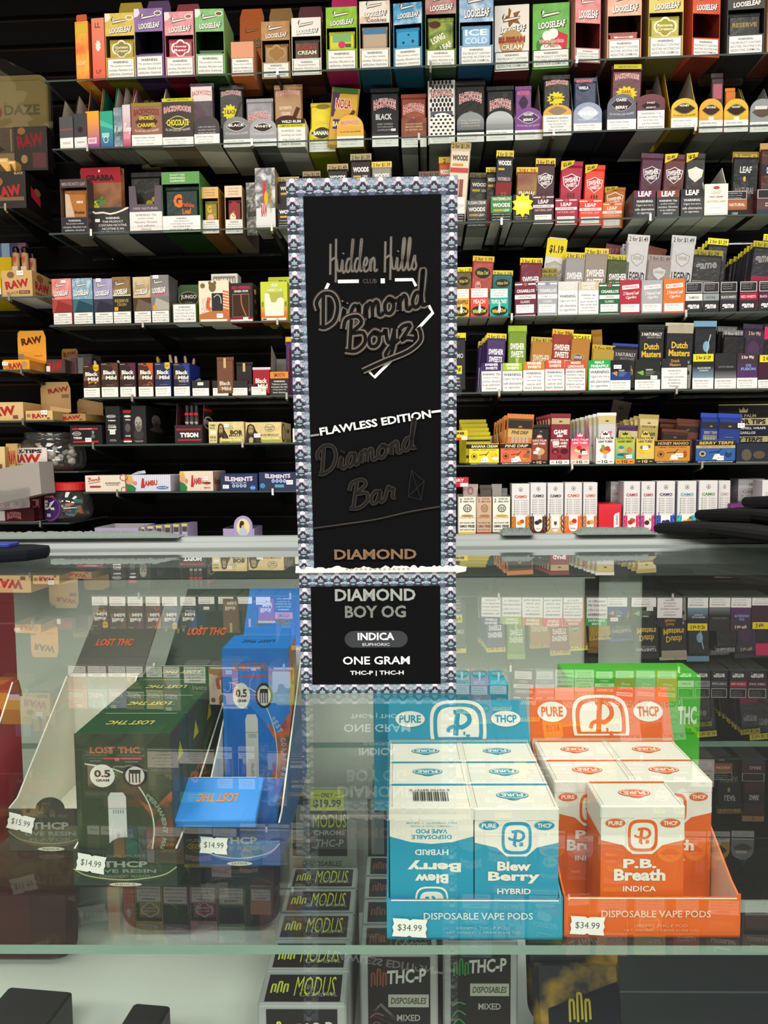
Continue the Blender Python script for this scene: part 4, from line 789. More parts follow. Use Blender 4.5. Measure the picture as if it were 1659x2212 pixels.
u,z=WF.hit(1129,443,sp['v']-.002);o=b.build('starburst_tag');o.location=WF.w(u,sp['v']-.0022,z);o.rotation_euler[2]=-WA;tag(o,'bright yellow starburst tag lettered NEW on the third shelf','tag')
pouch('3',1116,1162,362,.028,'brown and gold pouch above the starburst tag',blotch('show',['#6E2A1E','#A8842A'],12,'g'),lambda f:(f.text('SHOW',.5,.5,.84,.16,'#EADFC0',.05,0,0,0,'#3A1A10',.06),f.text('LEAF',.5,.3,.6,.14,'#D8B42A',.05)),('#D8B43A','2/$1.29','#8A1E1E',.02),roll=2,name='cigar_pouch')
def ss_tray(x0,x1,yt,yb,label,c,sub,subc='#3A2A2A',d=.21,low=None):
    sp=spot('3',x0,x1,yt,yb)
    def a(f):
        f.rect(0,.9,1,.94,'#E8DEDA');f.rect(.36,.84,.64,.98,c);f.ell(.5,.92,.09,.05,'#B4565A')
        f.text('LEAF',.5,.77,.5,.13,'#F0ECE8',.03);f.rect(0,.56,1,.66,'#F0ECE6');f.text(sub,.5,.61,min(.8,.1*len(sub)),.06,subc,.015)
        f.text('NATURAL LEAF',.5,.48,.82,.08,'#E0B8B4',.01);sgw(f,.08,.08,.9,.32);f.rect(0,.01,1,.035,'#E8DEDA')
    return tray(sp,label,c,a,hb=sp['h']*.96,d=d,side=low,bottom='#9A988C',inner='#5A2A2E')
def ss_pouch(x0,x1,yt,v,label,c,price='$2.49',roll=3,strip=True,leafc='#F0ECE8',sc='#E2C63A',shc=None,shell='#F0E6E6'):
    def a(f):
        if price and not strip:f.poly([(-.05,.98),(-.05,.84),(.55,.93),(.62,1)],sc);f.text(price,.25,.93,.42,.06,'#2A2014',.03,0,12)
        shield(f,.5,.66,.8,shc or c,shell);f.text('SWISHER',.5,.7,.68,.08,'#F4EDEA',.03,0,10);f.text('SWEETS',.52,.62,.52,.06,'#F4EDEA',.03,0,10)
        for k in range(3):f.stroke([(.36+.14*k,.3),(.38+.14*k,.5)],.08,'#5A3424',False)
        f.text('LEAF',.48,.24,.72,.12,leafc,.04)
    return pouch('3',x0,x1,yt,v,label,c,a,(sc,price,'#2A2014',.022)if strip else None,roll=roll,name='cigar_pouch')
ss_tray(1151,1196,421,484,'dark plum leaf cigar tray with white DARK LEAF band','#46242C','DARK LEAF')
ss_pouch(1158,1200,343,.024,'dark plum pouch with yellow price strip reading 2.49','#44202A','3 for $2.49',2)
ss_tray(1199,1246,428,486,'crimson leaf cigar tray with white ORIGINAL band','#A31E3E','ORIGINAL')
ss_pouch(1212,1260,348,.024,'crimson pouch with a slanted yellow price corner','#A81E3C','$2.49',3,False,shc='#8E1A36')
ss_tray(1251,1299,430,487,'scarlet orange leaf cigar tray with white PEACH BRANDY band','#E8402A','PEACH BRANDY','#C8503A')
ss_pouch(1264,1308,356,.024,'scarlet pouch with torn corner and yellow price flash','#E4402A','$2.49',3,False,shc='#C8302A')
ss_tray(1300,1343,437,492,'orange leaf cigar tray with white HONEY band','#E0712E','HONEY')
ss_pouch(1306,1352,404,.024,'amber pouch sunk low in the orange honey tray','#B46A1E','$2.49',3,False,sc='#C8A42A',leafc='#B46A1E')
def lw_tray(x0,x1,yt,yb,label,top,txt,wl,bgc='#26262A'):
    sp=spot('3',x0,x1,yt,yb)
    return tray(sp,label,bgc,lambda f:(f.rect(0,.74,1,1,top),f.text('LEAF',.5,.87,.6,.19,'#F4F0EC',.04),warn(f,.03,.06,.97,.72,wl,None,'#E8E6E2')),hb=sp['h'],d=.21,bottom='#96958A')
lw_tray(1368,1416,411,466,'black warning tray with plum band lettered LEAF','#6A2A4A','',W_SAFE)
ss_pouch(1386,1434,331,.024,'plum pouch tilted over the black warning tray','#4A2036',None,4,False,shell='#D8C4D0')
lw_tray(1418,1467,411,466,'black warning tray with brown band lettered LEAF','#7E4438','',W_THIS)
ss_pouch(1436,1482,333,.027,'reddish brown pouch with yellow price flash beside the plum pouch','#5A2A2A','$2.49',4,False,sc='#D8BC2E')
lw_tray(1470,1519,408,465,'black warning tray with black band lettered LEAF','#2A2A2A','',W_SAFE)
ss_pouch(1482,1524,331,.024,'black and cream pouch with silver wrinkles','#2E2C2A','$2',2,False,sc='#D8BC2E',shc='#D8CBAE',leafc='#F4F2EE')
sp=spot('3',1521,1572,397,465)
tray(sp,'cream leaf cigar tray standing open and nearly empty','#EBDFD2',lambda f:(f.ell(.5,.88,.14,.05,'#B4484A'),f.text('LEAF',.5,.74,.4,.1,'#C8BEB0',.03),f.text('IRISH CREAM',.5,.6,.56,.05,'#7A5A4A',.02),f.text('NATURAL LEAF',.5,.46,.8,.06,'#C49A8A'),f.rect(.12,.1,.88,.32,'#F4F0EA'),sgw(f,.16,.12,.84,.3,'#F4F0EA')),hb=zat(sp,1540,366,.05),d=.21,inner='#B8B5AC',bottom='#9A988C',kneel=.8)
sp=spot('3',1570,1613,412,468)
tray(sp,'brown tray lettered NATURAL with a black text panel','#8A5236',lambda f:(f.rect(0,.66,.98,.98,'#D8D2CA'),f.rect(.02,.68,.96,.96,'#26242A'),[f.text(t_,.4,.9-.09*i,.7,.05,'#B8B4B0')for i,t_ in enumerate(('WARNING: This','product contains','nicotine.'))],f.rect(0,.3,1,.62,'#A8623E'),f.text('NATURAL',.5,.46,.8,.12,'#EADFD2',.02),f.rect(0,0,1,.26,'#24261E'),f.text('LEAF',.4,.12,.3,.1,'#D8D8CE')),d=.13,bottom='#6E6E62',inner='#2A2A26')
pouch('3',1583,1640,329,.022,'black leaf pouch with gold foil top','#181A1C',lambda f:(f.text('LEAF',.5,.72,.5,.1,'#C8C8C4',.03),f.text('NATURAL',.5,.4,.8,.1,'#8A8680',.03),f.ell(.46,.58,.06,.04,'#C8A84A'),f.rect(0,.0,1,.3,'#3A221A')),('#8A7026','2 for $2','#C8A84A',.026),roll=2,name='cigar_pouch')
sp=spot('3',1634,1688,408,463)
tray(sp,'maroon leaf cigar tray lettered DARK, cut by the picture edge','#4A2226',lambda f:(f.rect(.02,.64,.98,.98,'#C8C2BC'),f.rect(.05,.66,.95,.96,'#2A282C'),f.text('DARK',.6,.4,.5,.14,'#D8C8C0',.02),f.rect(0,0,1,.22,'#34424A')),d=.13,bottom='#6E6E62')
pouch('3',1642,1692,310,.022,'brown pouch with gold foil flecks at the picture edge','#4A261E',lambda f:(f.rect(0,.55,1,.7,'#2A2A38'),f.text('DARK',.5,.62,.5,.08,'#E6E2DA',.03)),('#B8925A','2','#2A2014',.02),name='cigar_pouch')

# ================================================================== FOURTH SHELF, left: small wrap cartons
def small_ll(x0,x1,yt,yb,label,hbg,low,side=None,rz=0,logo='#F3EEE6',name_='cigar_wrap_carton',extra=None,stick=None,rx=0.0):
    sp=spot('4',x0,x1,yt,yb,v=.012)
    def a(f):
        f.rect(0,.56,1,1,hbg);loose_logo(f,.69,.11,logo,ca=.46)
        f.rect(0,.28,1,.56,low[0]);f.poly([(.1,.28),(1,.28),(1,.42),(.3,.54)],low[1])
        if extra:extra(f)
        warn(f,.05,.03,.97,.27,W_NICU,border='#3A2A2C')
    return carton(sp,label,low[0],a,d=.07,name=name_,cat='carton',side=side,rz=rz,bottom='#6A5A50',stick=stick,rx=rx)
small_ll(114,158,602,697,'small red and pink wrap carton, first on the fourth shelf',blotch('berry_head',['#E2A09A','#C85A58'],40),('#A8443E','#8A2E2A'),'#8A2A2A',-4,stick=(.006,.118,.014,.007,'$5.99'))
small_ll(158,203,601,697,'small teal and pale blue wrap carton between the red and the lilac ones',blotch('frost_head',['#B8CCD8','#6E96AE','#D8E2E8'],40),('#3E6A74','#1E4450'),'#2A4A54',-3)
small_ll(204,246,602,696,'small lilac and charcoal wrap carton with a price sticker',blotch('lilac_head',['#A49CBE','#8A82A8'],40),('#3A3A4A','#2A2838'),'#2A2836',-2,stick=(-.012,.12,.014,.009,'$5.99'))
small_ll(244,285,598,694,'small black and gold reserve wrap carton',blotch('reserve_head',['#4A3A22','#8A6A3A','#2A2018'],20),('#26241E','#1E1C18'),'#1E1A18',-2,extra=lambda f:(f.rect(0,.28,1,.6,'#24221C'),f.text('RESERVE',.5,.5,.74,.07,'#A8924A',.02),f.text('CRUSH',.5,.42,.5,.06,'#A8924A',.02),f.rect(.1,.29,.3,.37,'#D8922A'),f.rect(0,.6,1,.625,'#D8CFB4')))
small_ll(289,328,598,696,'small brown wrap carton with golden moon header',blotch('moon_head',['#8A6A3A','#C8B48A','#7A5A36'],16),('#4A3626','#6A5848'),'#3A2A20',-2)
small_ll(327,367,594,693,'small clear-boxed grey and pink wrap carton beside the dark green lid',blotch('grey_head',['#8A8684','#6A6664'],20),('#7A7670','#A8A498'),'#5A5654',-2,extra=lambda f:(f.text('Apple',.5,.6,.6,.07,'#D83A7A',.03),f.rect(.1,.3,.3,.38,'#D8922A')),stick=(-.01,.125,.016,.009,'$5.99'))
sp=spot('4',373,425,655,693,v=.012)
tray(sp,'dark green leaf box with its lid raised and a white warning','#3A4A1E',lambda f:warn(f,.04,.06,.97,.94,W_NICT),hb=sp['h']*1.02,d=.06,side='#5A8A2A',inner='#2A3A1E',name='leaf_tray',flap=(sp['w']*1.1,zat(sp,390,612,.05)-sp['h'],'#2E4A26',lambda f:(f.ell(.42,.42,.4,.3,'#A89A5A'),f.ell(.42,.42,.38,.28,'#26241E'),f.text('JUNGO',.42,.48,.62,.2,'#D8D4C4',.03),f.text('LEAF',.42,.26,.28,.08,'#8A866E')),-3))
sp=spot('4',457,515,591,660,v=.075)
carton(sp,'white box lettered RUSSIAN peeking from behind the striped one','#DCD6CC',lambda f:(f.rect(.08,.62,.92,.95,'#8A827A'),f.text('RUSSIAN',.5,.79,.76,.24,'#E8E2D8',.05)),d=.04,cat='box',name='tobacco_box')
sp=spot('4',430,496,606,689,v=.012)
carton(sp,'cream and orange striped box with a brown bear and a dark window','#E6D2B8',lambda f:(f.poly([(0,0),(1,0),(1,.3),(.4,.28),(0,.2)],'#B46A3E'),f.ell(.46,.84,.12,.11,'#6E5A36'),f.ell(.38,.94,.05,.05,'#6E5A36'),f.ell(.54,.94,.05,.05,'#6E5A36'),f.ell(.14,.88,.08,.06,'#7A6438'),[f.stroke([(.8,.75-.07*k),(1,.71-.07*k)],.05,'#D8642E',False)for k in range(8)],f.stroke([(.35,.6),(.3,.4),(.4,.3)],.12,'#C8623A'),f.text('RUSSIAN',.16,.42,.44,.08,'#F0E6DA',.05,0,84,0,'#8A4A34',.06),f.text('CREAM',.28,.4,.3,.06,'#B4563A',.03,0,84),f.rect(.43,.28,.8,.7,'#2A2A2C'),f.stroke([(.5,.6),(.62,.66),(.72,.6),(.74,.45)],.02,'#D8D8DA'),f.rect(.05,.03,.92,.08,'#EDE4D8')),d=.05,name='tobacco_box',stick=(.016,.018,.017,.011,'$3.99'),side='#B4704A')
sp=spot('4',496,548,611,689,v=.012)
carton(sp,'black box with red lettering and an amber window','#1E1418',lambda f:(f.rect(0,0,1,.12,'#8A1E1E'),f.text('RED HERRING',.5,.88,.78,.08,'#C8323E',.02),f.text('GRABBA CRUSH',.5,.79,.6,.055,'#E8E0D8',.02),f.rect(.12,.13,.84,.72,'#8A6A5A'),f.rect(.14,.145,.82,.7,'#3A2014'),f.stroke([(.5,.7),(.52,.45),(.7,.16)],.04,'#B4762A'),f.rect(0.02,.02,.98,.07,'#EADFD8')),d=.07,name='tobacco_box',side='#1A1012',sideart=lambda f:(f.ell(.3,.8,.14,.07,'#D8A45A'),f.ell(.4,.3,.14,.06,'#6A3A2A'),f.ell(.3,.55,.1,.05,'#8A4A2A')),stick=(.012,.008,.014,.009,'$3.99'),bottom='#7A1E14',rz=-4)
sp=spot('4',580,640,598,670,v=.075)
carton(sp,'second lime box standing behind the white-window lime box','#B4B83A',lambda f:f.text('420',.5,.88,.36,.1,'#3A4A1E',.04),d=.05,cat='box',name='tobacco_box')
sp=spot('4',563,622,608,687,v=.012)
carton(sp,'lime box with a white fill showing in its window',grad('#C86A2A','#BEC834',.02,.05),lambda f:(f.text('420',.52,.91,.24,.08,'#EFF0D8',.05,0,0,0,'#5A661E',.05),f.text('Grabba Crush',.52,.8,.6,.07,'#EFF0D8',.03,0,0,0,'#5A661E',.05),f.rect(.16,.14,.86,.73,'#A8A850'),f.poly([(.16,.16),(.18,.14),(.84,.14),(.86,.16),(.86,.56),(.78,.6),(.66,.58),(.56,.48),(.4,.48),(.32,.7),(.18,.72),(.16,.7)],'#EEEBC8'),f.text('CHILL',.08,.44,.2,.05,'#5A4A1E',.03,0,90),f.text('CHILL',.93,.44,.2,.05,'#5A4A1E',.03,0,90),f.rect(.06,.03,.94,.09,'#EEE8DC'),f.rect(.08,.04,.22,.08,'#4A3A3A')),d=.06,name='tobacco_box',side='#9AA42A')
# ------------------------------------------------------------------ FOURTH SHELF, right: cigarillo trays
def T4(x0,x1,yt,yb,label,c,art,hb=None,d=.12,side=None,inner='#B5B2A8',**k):
    sp=spot('4',x0,x1,yt,yb,v=.012)
    return tray(sp,label,c,art,hb=(hb or 1.0)*sp['h'],d=d,side=side,inner=inner,name='cigarillo_tray',bottom='#7A766A',**k)
def owl(flav,fc):
    def a(f):
        f.rect(.04,.68,.96,.98,'#EFEAE2');[f.text(t_,.46,.92-.08*i,.8-.1*i,.045,'#5A5450',.01)for i,t_ in enumerate(('WARNING: Cigar smoking','can cause mouth cancer','and throat cancer'))]
        f.text(flav,.5,.54,min(.86,.13*len(flav)),.14,fc,.02);f.ell(.5,.22,.46,.17,'#26221E');f.text('White Owl',.5,.22,.76,.14,'#D8C84A',.03,.2,6);f.ell(.52,.28,.07,.14,'#F2EEE6');f.ell(.52,.42,.05,.06,'#F2EEE6')
    return a
def owlp(f):
    f.ell(.5,.72,.4,.09,'#26221E');f.text('White Owl',.5,.72,.6,.07,'#B8A84A',.03,.2,5)
T4(978,1014,624,681,'yellow-orange cigarillo tray lettered PINEAPPLE','#E2A52E',owl('PINEAPPLE','#3A2A1E'))
pouch('4',984,1019,578,.03,'gold-brown pouch with bright yellow price strip, shortest by the patterned carton','#5A4A22',lambda f:(owlp(f),f.ell(.15,.3,.14,.2,'#C8A24A')),('#DCCB2A','2 for 1.19','#2A2414',.014))
T4(1016,1055,622,679,'red cigarillo tray lettered PEACH','#DE4430',owl('PEACH','#F4E4DA'),side='#A82A1E')
pouch('4',1022,1068,554,.024,'peach red pouch with an owl picture','#9A3E30',lambda f:(owlp(f),f.ell(.3,.3,.2,.2,'#C8938A'),f.ell(.3,.48,.15,.1,'#C8938A'),f.ell(.25,.5,.03,.02,'#2A1A18'),f.ell(.36,.5,.03,.02,'#2A1A18'),f.text('PEACH',.84,.25,.3,.1,'#EADACE',.02,0,84)),('#C8A82E','2 for 1.19','#2A2414',.014),roll=4)
T4(1058,1098,623,678,'teal cigarillo tray lettered TROPICAL TWIST','#1FA492',owl('TROPICAL TWIST','#F0F0E8'),inner='#C8C2B6',hb=1.0,flap=(.055,.03,'#B8B4AC',None))
pouch('4',1064,1108,585,.024,'dark teal pouch with yellow price strip','#1E5A5A',owlp,('#CDB92C','2 for 1.19','#2A2414',.014),roll=2)
def cig(sub,c,subc='#6A3A3A',tc='#F4EEEA',bar='#F0ECE6'):
    def a(f):
        f.rect(0,.9,1,.94,bar);f.rect(.36,.88,.64,.96,c);f.ell(.5,.92,.1,.05,'#A8565A' if c!='#9FA1A4' else '#8A8C90')
        f.text('CIGARILLOS',.52,.73,.86,.09,tc,.035);f.rect(0,.5,1,.62,bar);f.text(sub,.5,.56,min(.7,.09*len(sub)),.06,subc,.01);f.text('CLASSIC',.5,.42,.46,.07,tc,.01)
        sgw(f,.06,.1,.92,.34);f.rect(0,.01,1,.04,bar)
    return a
def ssp(f):
    f.text('SWISHER',.5,.62,.84,.11,'#E6DEDC',.03,0,3);f.text('SWEETS',.5,.48,.76,.11,'#E6DEDC',.03,0,3);shield(f,.5,.26,.4,'#5A5A64','#C8C4C4')
T4(1112,1157,608,673,'maroon cigarillo tray with white ORIGINAL band and striped side','#66182A',cig('ORIGINAL','#66182A'),side='#5A1626',sideart=lambda f:(f.rect(0,.46,1,.56,'#C8BEBA'),f.rect(0,.8,1,.84,'#C8BEBA')),rz=-6)
pouch('4',1124,1172,558,.024,'maroon pouch with yellow strip reading 1.19','#6A1E30',ssp,('#D6BE2A','2 for $1.19','#2A2414',.018),roll=2)
T4(1161,1204,607,671,'silver grey cigarillo tray with pale DIAMONDS band','#9FA1A4',cig('DIAMONDS','#9FA1A4','#A8AAAC','#E6E6E6','#E8E8E6'),hb=1.0,d=.12)
for i,yt in enumerate((590,580)):
    pouch('4',1166,1204,yt,.024+.012*i,('olive-striped pouch sunk in the silver tray','second olive-striped pouch behind the one sunk in the silver tray')[i],'#6A685E',ssp,('#8E7E22','2 for $1.19','#2A2414',.014),roll=1)
# price card
u0,z=WF.hit(1172,612,.05);u1=WF.hit(1212,612,.05)[0];zt=WF.hit(1192,512,.05)[1]
h_=zt-SZ['4']-.004;t=thing('price_card','tall yellow and white price card reading 1.19','card',WF.w((u0+u1)/2-.01,.052,SZ['4']+.004),-WA);t.rotation_euler=(0,R(7),-WA)
w_=u1-u0+.004;b=MB();b.prism([(-w_/2,0),(w_/2,0),(w_/2,h_*.95),(w_/2-.005,h_),(-w_/2+.005,h_),(-w_/2,h_*.95)],'y',0,.001,mat('#C9C7C2','c'))
f=front(b,-w_/2,w_/2,0,h_,-.0003);f.rect(0,.76,1,.985,'#DCC523');f.text('$1.19',.5,.85,.7,.11,'#2A2414',.04);shield(f,.5,.6,.8,'#A4A29E','#8A8884');f.text('SWISHER',.5,.62,.8,.07,'#C9C7C2',.03,0,8);b.build('card_sheet',t)
def white_sw(c,wl):return lambda f:(f.rect(0,.74,1,1,c),f.text('SWISHER',.5,.93,.7,.1,'#EFEBE4',.03,0,0,0,'#A8A39A',.04),f.text('SWEETS',.5,.81,.64,.1,'#EFEBE4',.03,0,0,0,'#A8A39A',.04),warn(f,.04,.05,.96,.68,wl))
T4(1205,1248,608,671,'white cigarillo tray warning that cigars are not safe, beside the silver tray','#E9E6E0',white_sw('#D2CEC8',W_SAFE),inner='#A8A498')
T4(1249,1293,608,671,'white cigarillo tray with tan top and mouth cancer warning','#E9E6E0',white_sw('#C9B597',W_MOUTH),inner='#A8A498')
P0=pouch('4',1222,1266,546,.022,'grey silver pouch with yellow strip, front of its row','#8E8A88',ssp,('#CDB832','2 for $1.19','#2A2414',.018),roll=4,group='grey silver cigarillo pouches')
def row(P,n,dy,dz,label,group,du=0.0,jit=.0015):
    out=[]
    for i in range(1,n+1):
        l=P.location+WF.n*dy*i+WF.u*(du*i+random.uniform(-jit,jit))+Vector((0,0,0))
        out.append(dup(P,l,(P.rotation_euler[0]+R(random.uniform(-1,1)),P.rotation_euler[1]+R(random.uniform(-1,1)),P.rotation_euler[2]),label,group));out[-1].scale.z=1+dz*i/.13
    return out
row(P0,5,.014,-.0008,'grey silver pouch in the row behind the front one','grey silver cigarillo pouches')
pouch('4',1264,1315,537,.022,'tan-grey pouch with broad yellow strip over the tan-topped tray','#8A7E72',ssp,('#D2BC30','2 for $1.19','#2A2414',.02),roll=4)
T4(1294,1338,611,669,'dark green cigarillo tray with white GREEN band','#1F5A30',cig('GREEN','#1F5A30','#4A5A4A'))
pouch('4',1312,1362,551,.022,'olive green pouch with yellow strip beside the silver shield pouch','#3E4A2A',ssp,('#B8A82A','2 for $1.19','#2A2414',.019),roll=4)
def leg(sub,c,subc):return lambda f:(f.poly([(.12,.72),(.92,.76),(.9,.88),(.1,.84)],'#F0E8E2'),f.text(sub,.52,.8,min(.7,.09*len(sub)),.06,subc,.02,0,3),f.text('2 Natural Leaf',.54,.62,.76,.1,'#F2E4E0',.015,.25,3),f.text('Cigarillos',.54,.49,.5,.1,'#F2E4E0',.015,.25,3),sgw(f,.06,.07,.94,.3))
def legp(lc,pic):
    return lambda f:(shield(f,.5,.68,.6,'#BDBBB8','#7A7672'),f.text('SWISHER',.5,.7,.44,.05,'#8A8682',.02),f.text('LEGEND',.5,.46,.88,.13,'#2E2A2C',.02),f.rect(.05,.33,.95,.4,lc),f.poly([(.4,.04),(.75,.04),(.6,.22)],'#6A6460'))
T4(1338,1384,605,669,'deep red cigarillo tray lettered two natural leaf cigarillos','#A81C30',leg('ORIGINAL',0,'#A8323A'),side='#7E1424')
P0=pouch('4',1357,1404,508,.022,'tall silver shield-emblem pouch with red band','#B9B7B6',legp('#8A2434',0),('#BEBCBA','2 for $1.49','#2E2A2C',.022),roll=5,group='silver shield pouches')
row(P0,4,.014,-.003,'silver pouch behind the red-banded shield pouch','silver shield pouches')
T4(1385,1431,605,668,'pale grey cigarillo tray lettered two natural leaf cigarillos','#A6A3A6',leg('DIAMONDS',0,'#A6A3A6'))
pouch('4',1400,1452,552,.022,'dull grey shield-emblem pouch, lower than the silver ones','#8A7E7A',legp('#7A6E68',0),('#92867F','2 for $1.49','#4A423E',.018),roll=5)
T4(1432,1479,602,667,'bright orange cigarillo tray lettered two natural leaf cigarillos','#EA6C24',leg('MAUI MANGO',0,'#C8632E'),side='#B84A1A')
pouch('4',1452,1504,510,.022,'tall silver shield-emblem pouch with orange band','#B4B2B2',legp('#B86A36',0),('#B9B7B6','2 for $1.49','#3A3638',.022),roll=5)
b=None
for(x0,x1,yt,tx,lb,c,r_)in((1310,1345,528,'1.7','maroon card corner behind the silver shield pouches','#6A2A34',10),(1398,1442,534,'1.49','rust card corner behind the two silver shield pouches','#8A4028',14)):
    pouch('4',x0,x1,yt,.10,lb,c,lambda f:f.text('$'+tx,.5,.9,.6,.1,'#A8685A',.03),None,name='price_card',cat='card',t=.0015,kind='c',roll=r_)
def game(sub,c,tc='#3A3A3C'):return lambda f:(f.rect(.02,.66,.98,.98,'#D8D4CE'),f.rect(.05,.68,.95,.96,'#2A282C'),[f.text(t_,.42 if i else .4,.91-.07*i,.7-.08*i,.04,'#A8A6A4',.01)for i,t_ in enumerate(('WARNING: Cigar','smoking can cause','lung cancer'))],f.rect(0,.4,1,.62,c),f.text(sub,.5,.5,min(.86,.085*len(sub)),.08,tc,.01),f.text('game',.46,.18,.72,.2,'#F0EEEA',.03,.15))
T4(1480,1517,609,663,'black cigarillo tray with white DIAMOND band','#232225',game('DIAMOND','#E2DED6'))
T4(1518,1553,609,663,'black cigarillo tray with grey-blue NATURAL band','#232225',game('NATURAL','#8E9899'))
T4(1555,1592,608,662,'black cigarillo tray with dark BLACK SWEETS band, open at the back','#232225',game('BLACK SWEETS','#4A4A4C','#E6E4E0'),hb=1.25,inner='#B2ADA4')
T4(1597,1635,607,662,'black cigarillo tray with crimson RED SWEETS band','#232225',game('RED SWEETS','#A3203E','#F2DADA'))
T4(1638,1680,606,661,'black cigarillo tray with plum BLACK C band at the picture edge','#232225',game('BLACK CHERRY','#5A1E3E','#F2DADA'))
gm=lambda c:(lambda f:(f.text('game',.46,.72,.8,.14,'#8E8C8A',.03,.15,8),f.rect(0,.08,.8,.5,c),f.text('DIAMOND',.4,.36,.5,.06,'#6A6866',.01,0,6)))
P0=pouch('4',1497,1562,541,.020,'black pouch with olive strip, front of the yellow-topped row over the DIAMOND tray','#2A2A28',gm('#77736C'),('#8E8422','2 for $1.29','#2E2A14',.017),roll=5,group='black pouches with yellow tops')
P1=pouch('4',1530,1574,516,.034,'black pouch with bright yellow strip, tallest over the grey-blue band tray','#242426',gm('#5A4A3E'),('#DED324','2 for $1.29','#2E2A14',.017),roll=6,group='black pouches with yellow tops')
row(P1,11,.0085,-.0035,'yellow-topped black pouch in the row behind the tallest one','black pouches with yellow tops',du=-.004)
P0=pouch('4',1628,1672,522,.022,'black and red pouch with yellow-olive strip at the picture edge','#26242A',lambda f:(f.text('game',.5,.72,.8,.14,'#8E8C8A',.03,.15,8),f.rect(0,0,1,.5,'#86283E')),('#AFA022','2 for $1.29','#2E2A14',.017),roll=6,group='yellow-topped pouches over the red band')
P1=pouch('4',1650,1700,508,.036,'yellow-topped pouch cut by the picture edge on the fourth shelf','#242426',gm('#5A1E3E'),('#DED324','2 for $1.29','#2E2A14',.017),roll=6)
row(P0,9,.0095,-.003,'yellow-topped pouch in the row behind the black and red pouch','yellow-topped pouches over the red band',du=-.004)
# ================================================================== FIFTH SHELF, left: pipe-tobacco cigar boxes
def bm(base,corner,sub=None,subc='#D8962A',logo='#F3EEE4',amp='#8A6A44'):
    def a(f):
        if corner:f.poly([(.55,.98),(.98,.98),(.98,.55),(.8,.75)],corner);f.stroke([(.25,.98),(.5,.9),(.62,.98)],.05,corner);f.stroke([(.6,.33),(.75,.44),(.95,.34)],.05,corner)
        f.text('Black',.52,.72,.74,.12,logo,.035);f.text('Mild',.6,.57,.62,.11,logo,.035);f.text('&',.18,.59,.26,.14,amp,.02)
        f.text('ORIGINAL',.2,.95,.3,.025,'#C8BEB4',.01)
        if sub:f.text(sub,.62,.46,.6,.07,subc,.03)
        f.rect(.3,.355,.8,.362,'#B4A494');sgw(f,.03,.02,.97,.3,'#EFEBE2')
    return a
def B5(x0,x1,yt,label,base,corner,sub=None,subc='#D8962A',stick=None,rz=0,side=None,flag=None):
    sp=spot('5',x0,x1,yt,857,v=.012);art=bm(base,corner,sub,subc)
    if flag:a0=art;art=lambda f:(a0(f),f.poly([(.64,1),(.94,1),(.94,.84),(.79,.79),(.64,.84)],'#E2B428'),f.text('NEW',.79,.9,.2,.05,'#4A2A14',.02))
    return carton(sp,label,base,art,d=.085,cat='box',name='cigar_box',side=side,rz=rz,stick=stick,bottom='#5A5A50')
B5(180,218,788,'brown cigar box with yellow flag and gold lettering, first on the fifth shelf','#3A2218','#5A3220','FT',flag=True,rz=-3)
B5(219,257,783,'plain brown cigar box beside the yellow-flagged one','#362017','#5E3A26')
B5(259,295,783,'dark cigar box with a plum corner','#2C1A1C','#5A2240',rz=-1)
B5(299,333,783,'cigar box with a bright orange corner','#4A2418','#C05A22',rz=-1)
B5(335,371,783,'royal blue cigar box with yellow flag','#22264E','#2E3E9A',flag=True,rz=-1)
B5(375,412,784,'blue-black cigar box lettered wood tip','#1E1C2E','#2A3A8A','WOOD TIP','#C8C4C0',rz=-2,side='#1E2E7E')
# cigar tips poking out behind the boxes
def tip(px,py,v,label,c,lean,pt='#D8C8A0',L=.06):
    u,z=WF.hit(px,py,v);t=thing('cigar',label,'cigar',WF.w(u,v,z-L),-WA);t.rotation_euler=(0,R(lean),-WA)
    b=MB();b.lathe([(0,0),(.0048,0),(.0048,L*.62),(0,L*.62)],mat(c),12);b.build('cigar_body',t)
    b=MB();b.lathe([(.0042,L*.6),(.0044,L*.86),(.003,L),(0,L)],mat(pt,'l'),12);b.build('mouth_tip',t)
for i,(px,py,c,ln,pt,lb)in enumerate(((215,778,'#5A3420',-14,'#DAD2A8','cigar with pale tip poking up behind the plain brown box'),(267,777,'#4A2A20',-16,'#D8D2BC','cigar with white tip poking up behind the plum-cornered box'),(336,774,'#6A4A24',10,'#8E7A30','cigar with olive tip behind the royal blue box'),(346,770,'#6A4A24',-8,'#C8AE2A','cigar with yellow tip behind the royal blue box'),(373,766,'#7A5A3A',-8,'#C8A888','cigar with tan wood tip, the higher of two behind the blue-black box'),(383,769,'#7A5A3A',-5,'#DAB498','cigar with pink-tan wood tip, the lower of two behind the blue-black box'),(404,769,'#7A5A3A',-6,'#B89878','cigar with silver-capped tip over the blue-black box corner'),(413,774,'#7A5A3A',8,'#A8886A','cigar with dull tan tip beside the silver-capped one'))):
    tip(px,py,.103,lb,c,ln,pt)
def T5(x0,x1,yt,label,c,art=None,hb=None,flap=None,inner='#A09E98',stick=None,v=.012,**k):
    sp=spot('5',x0,x1,yt,857,v=v)
    return tray(sp,label,c,art or(lambda f:sgw(f,.03,.03,.97,.52,'#EFEBE2')),hb=(hb or 1.05)*sp['h'],d=.085,inner=inner,name='cigar_tray',bottom='#5E5E54',flap=flap,stick=stick,kneel=.15,**k)
T5(415,453,822,'black cigar tray standing open and empty with grey lining','#26201E',hb=1.36,inner='#AEAEAA',stick=(0.0,.034,.016,.008,'$0.99'))
T5(459,495,822,'black cigar tray under the tan-brown pouch','#241E1C',hb=1.2)
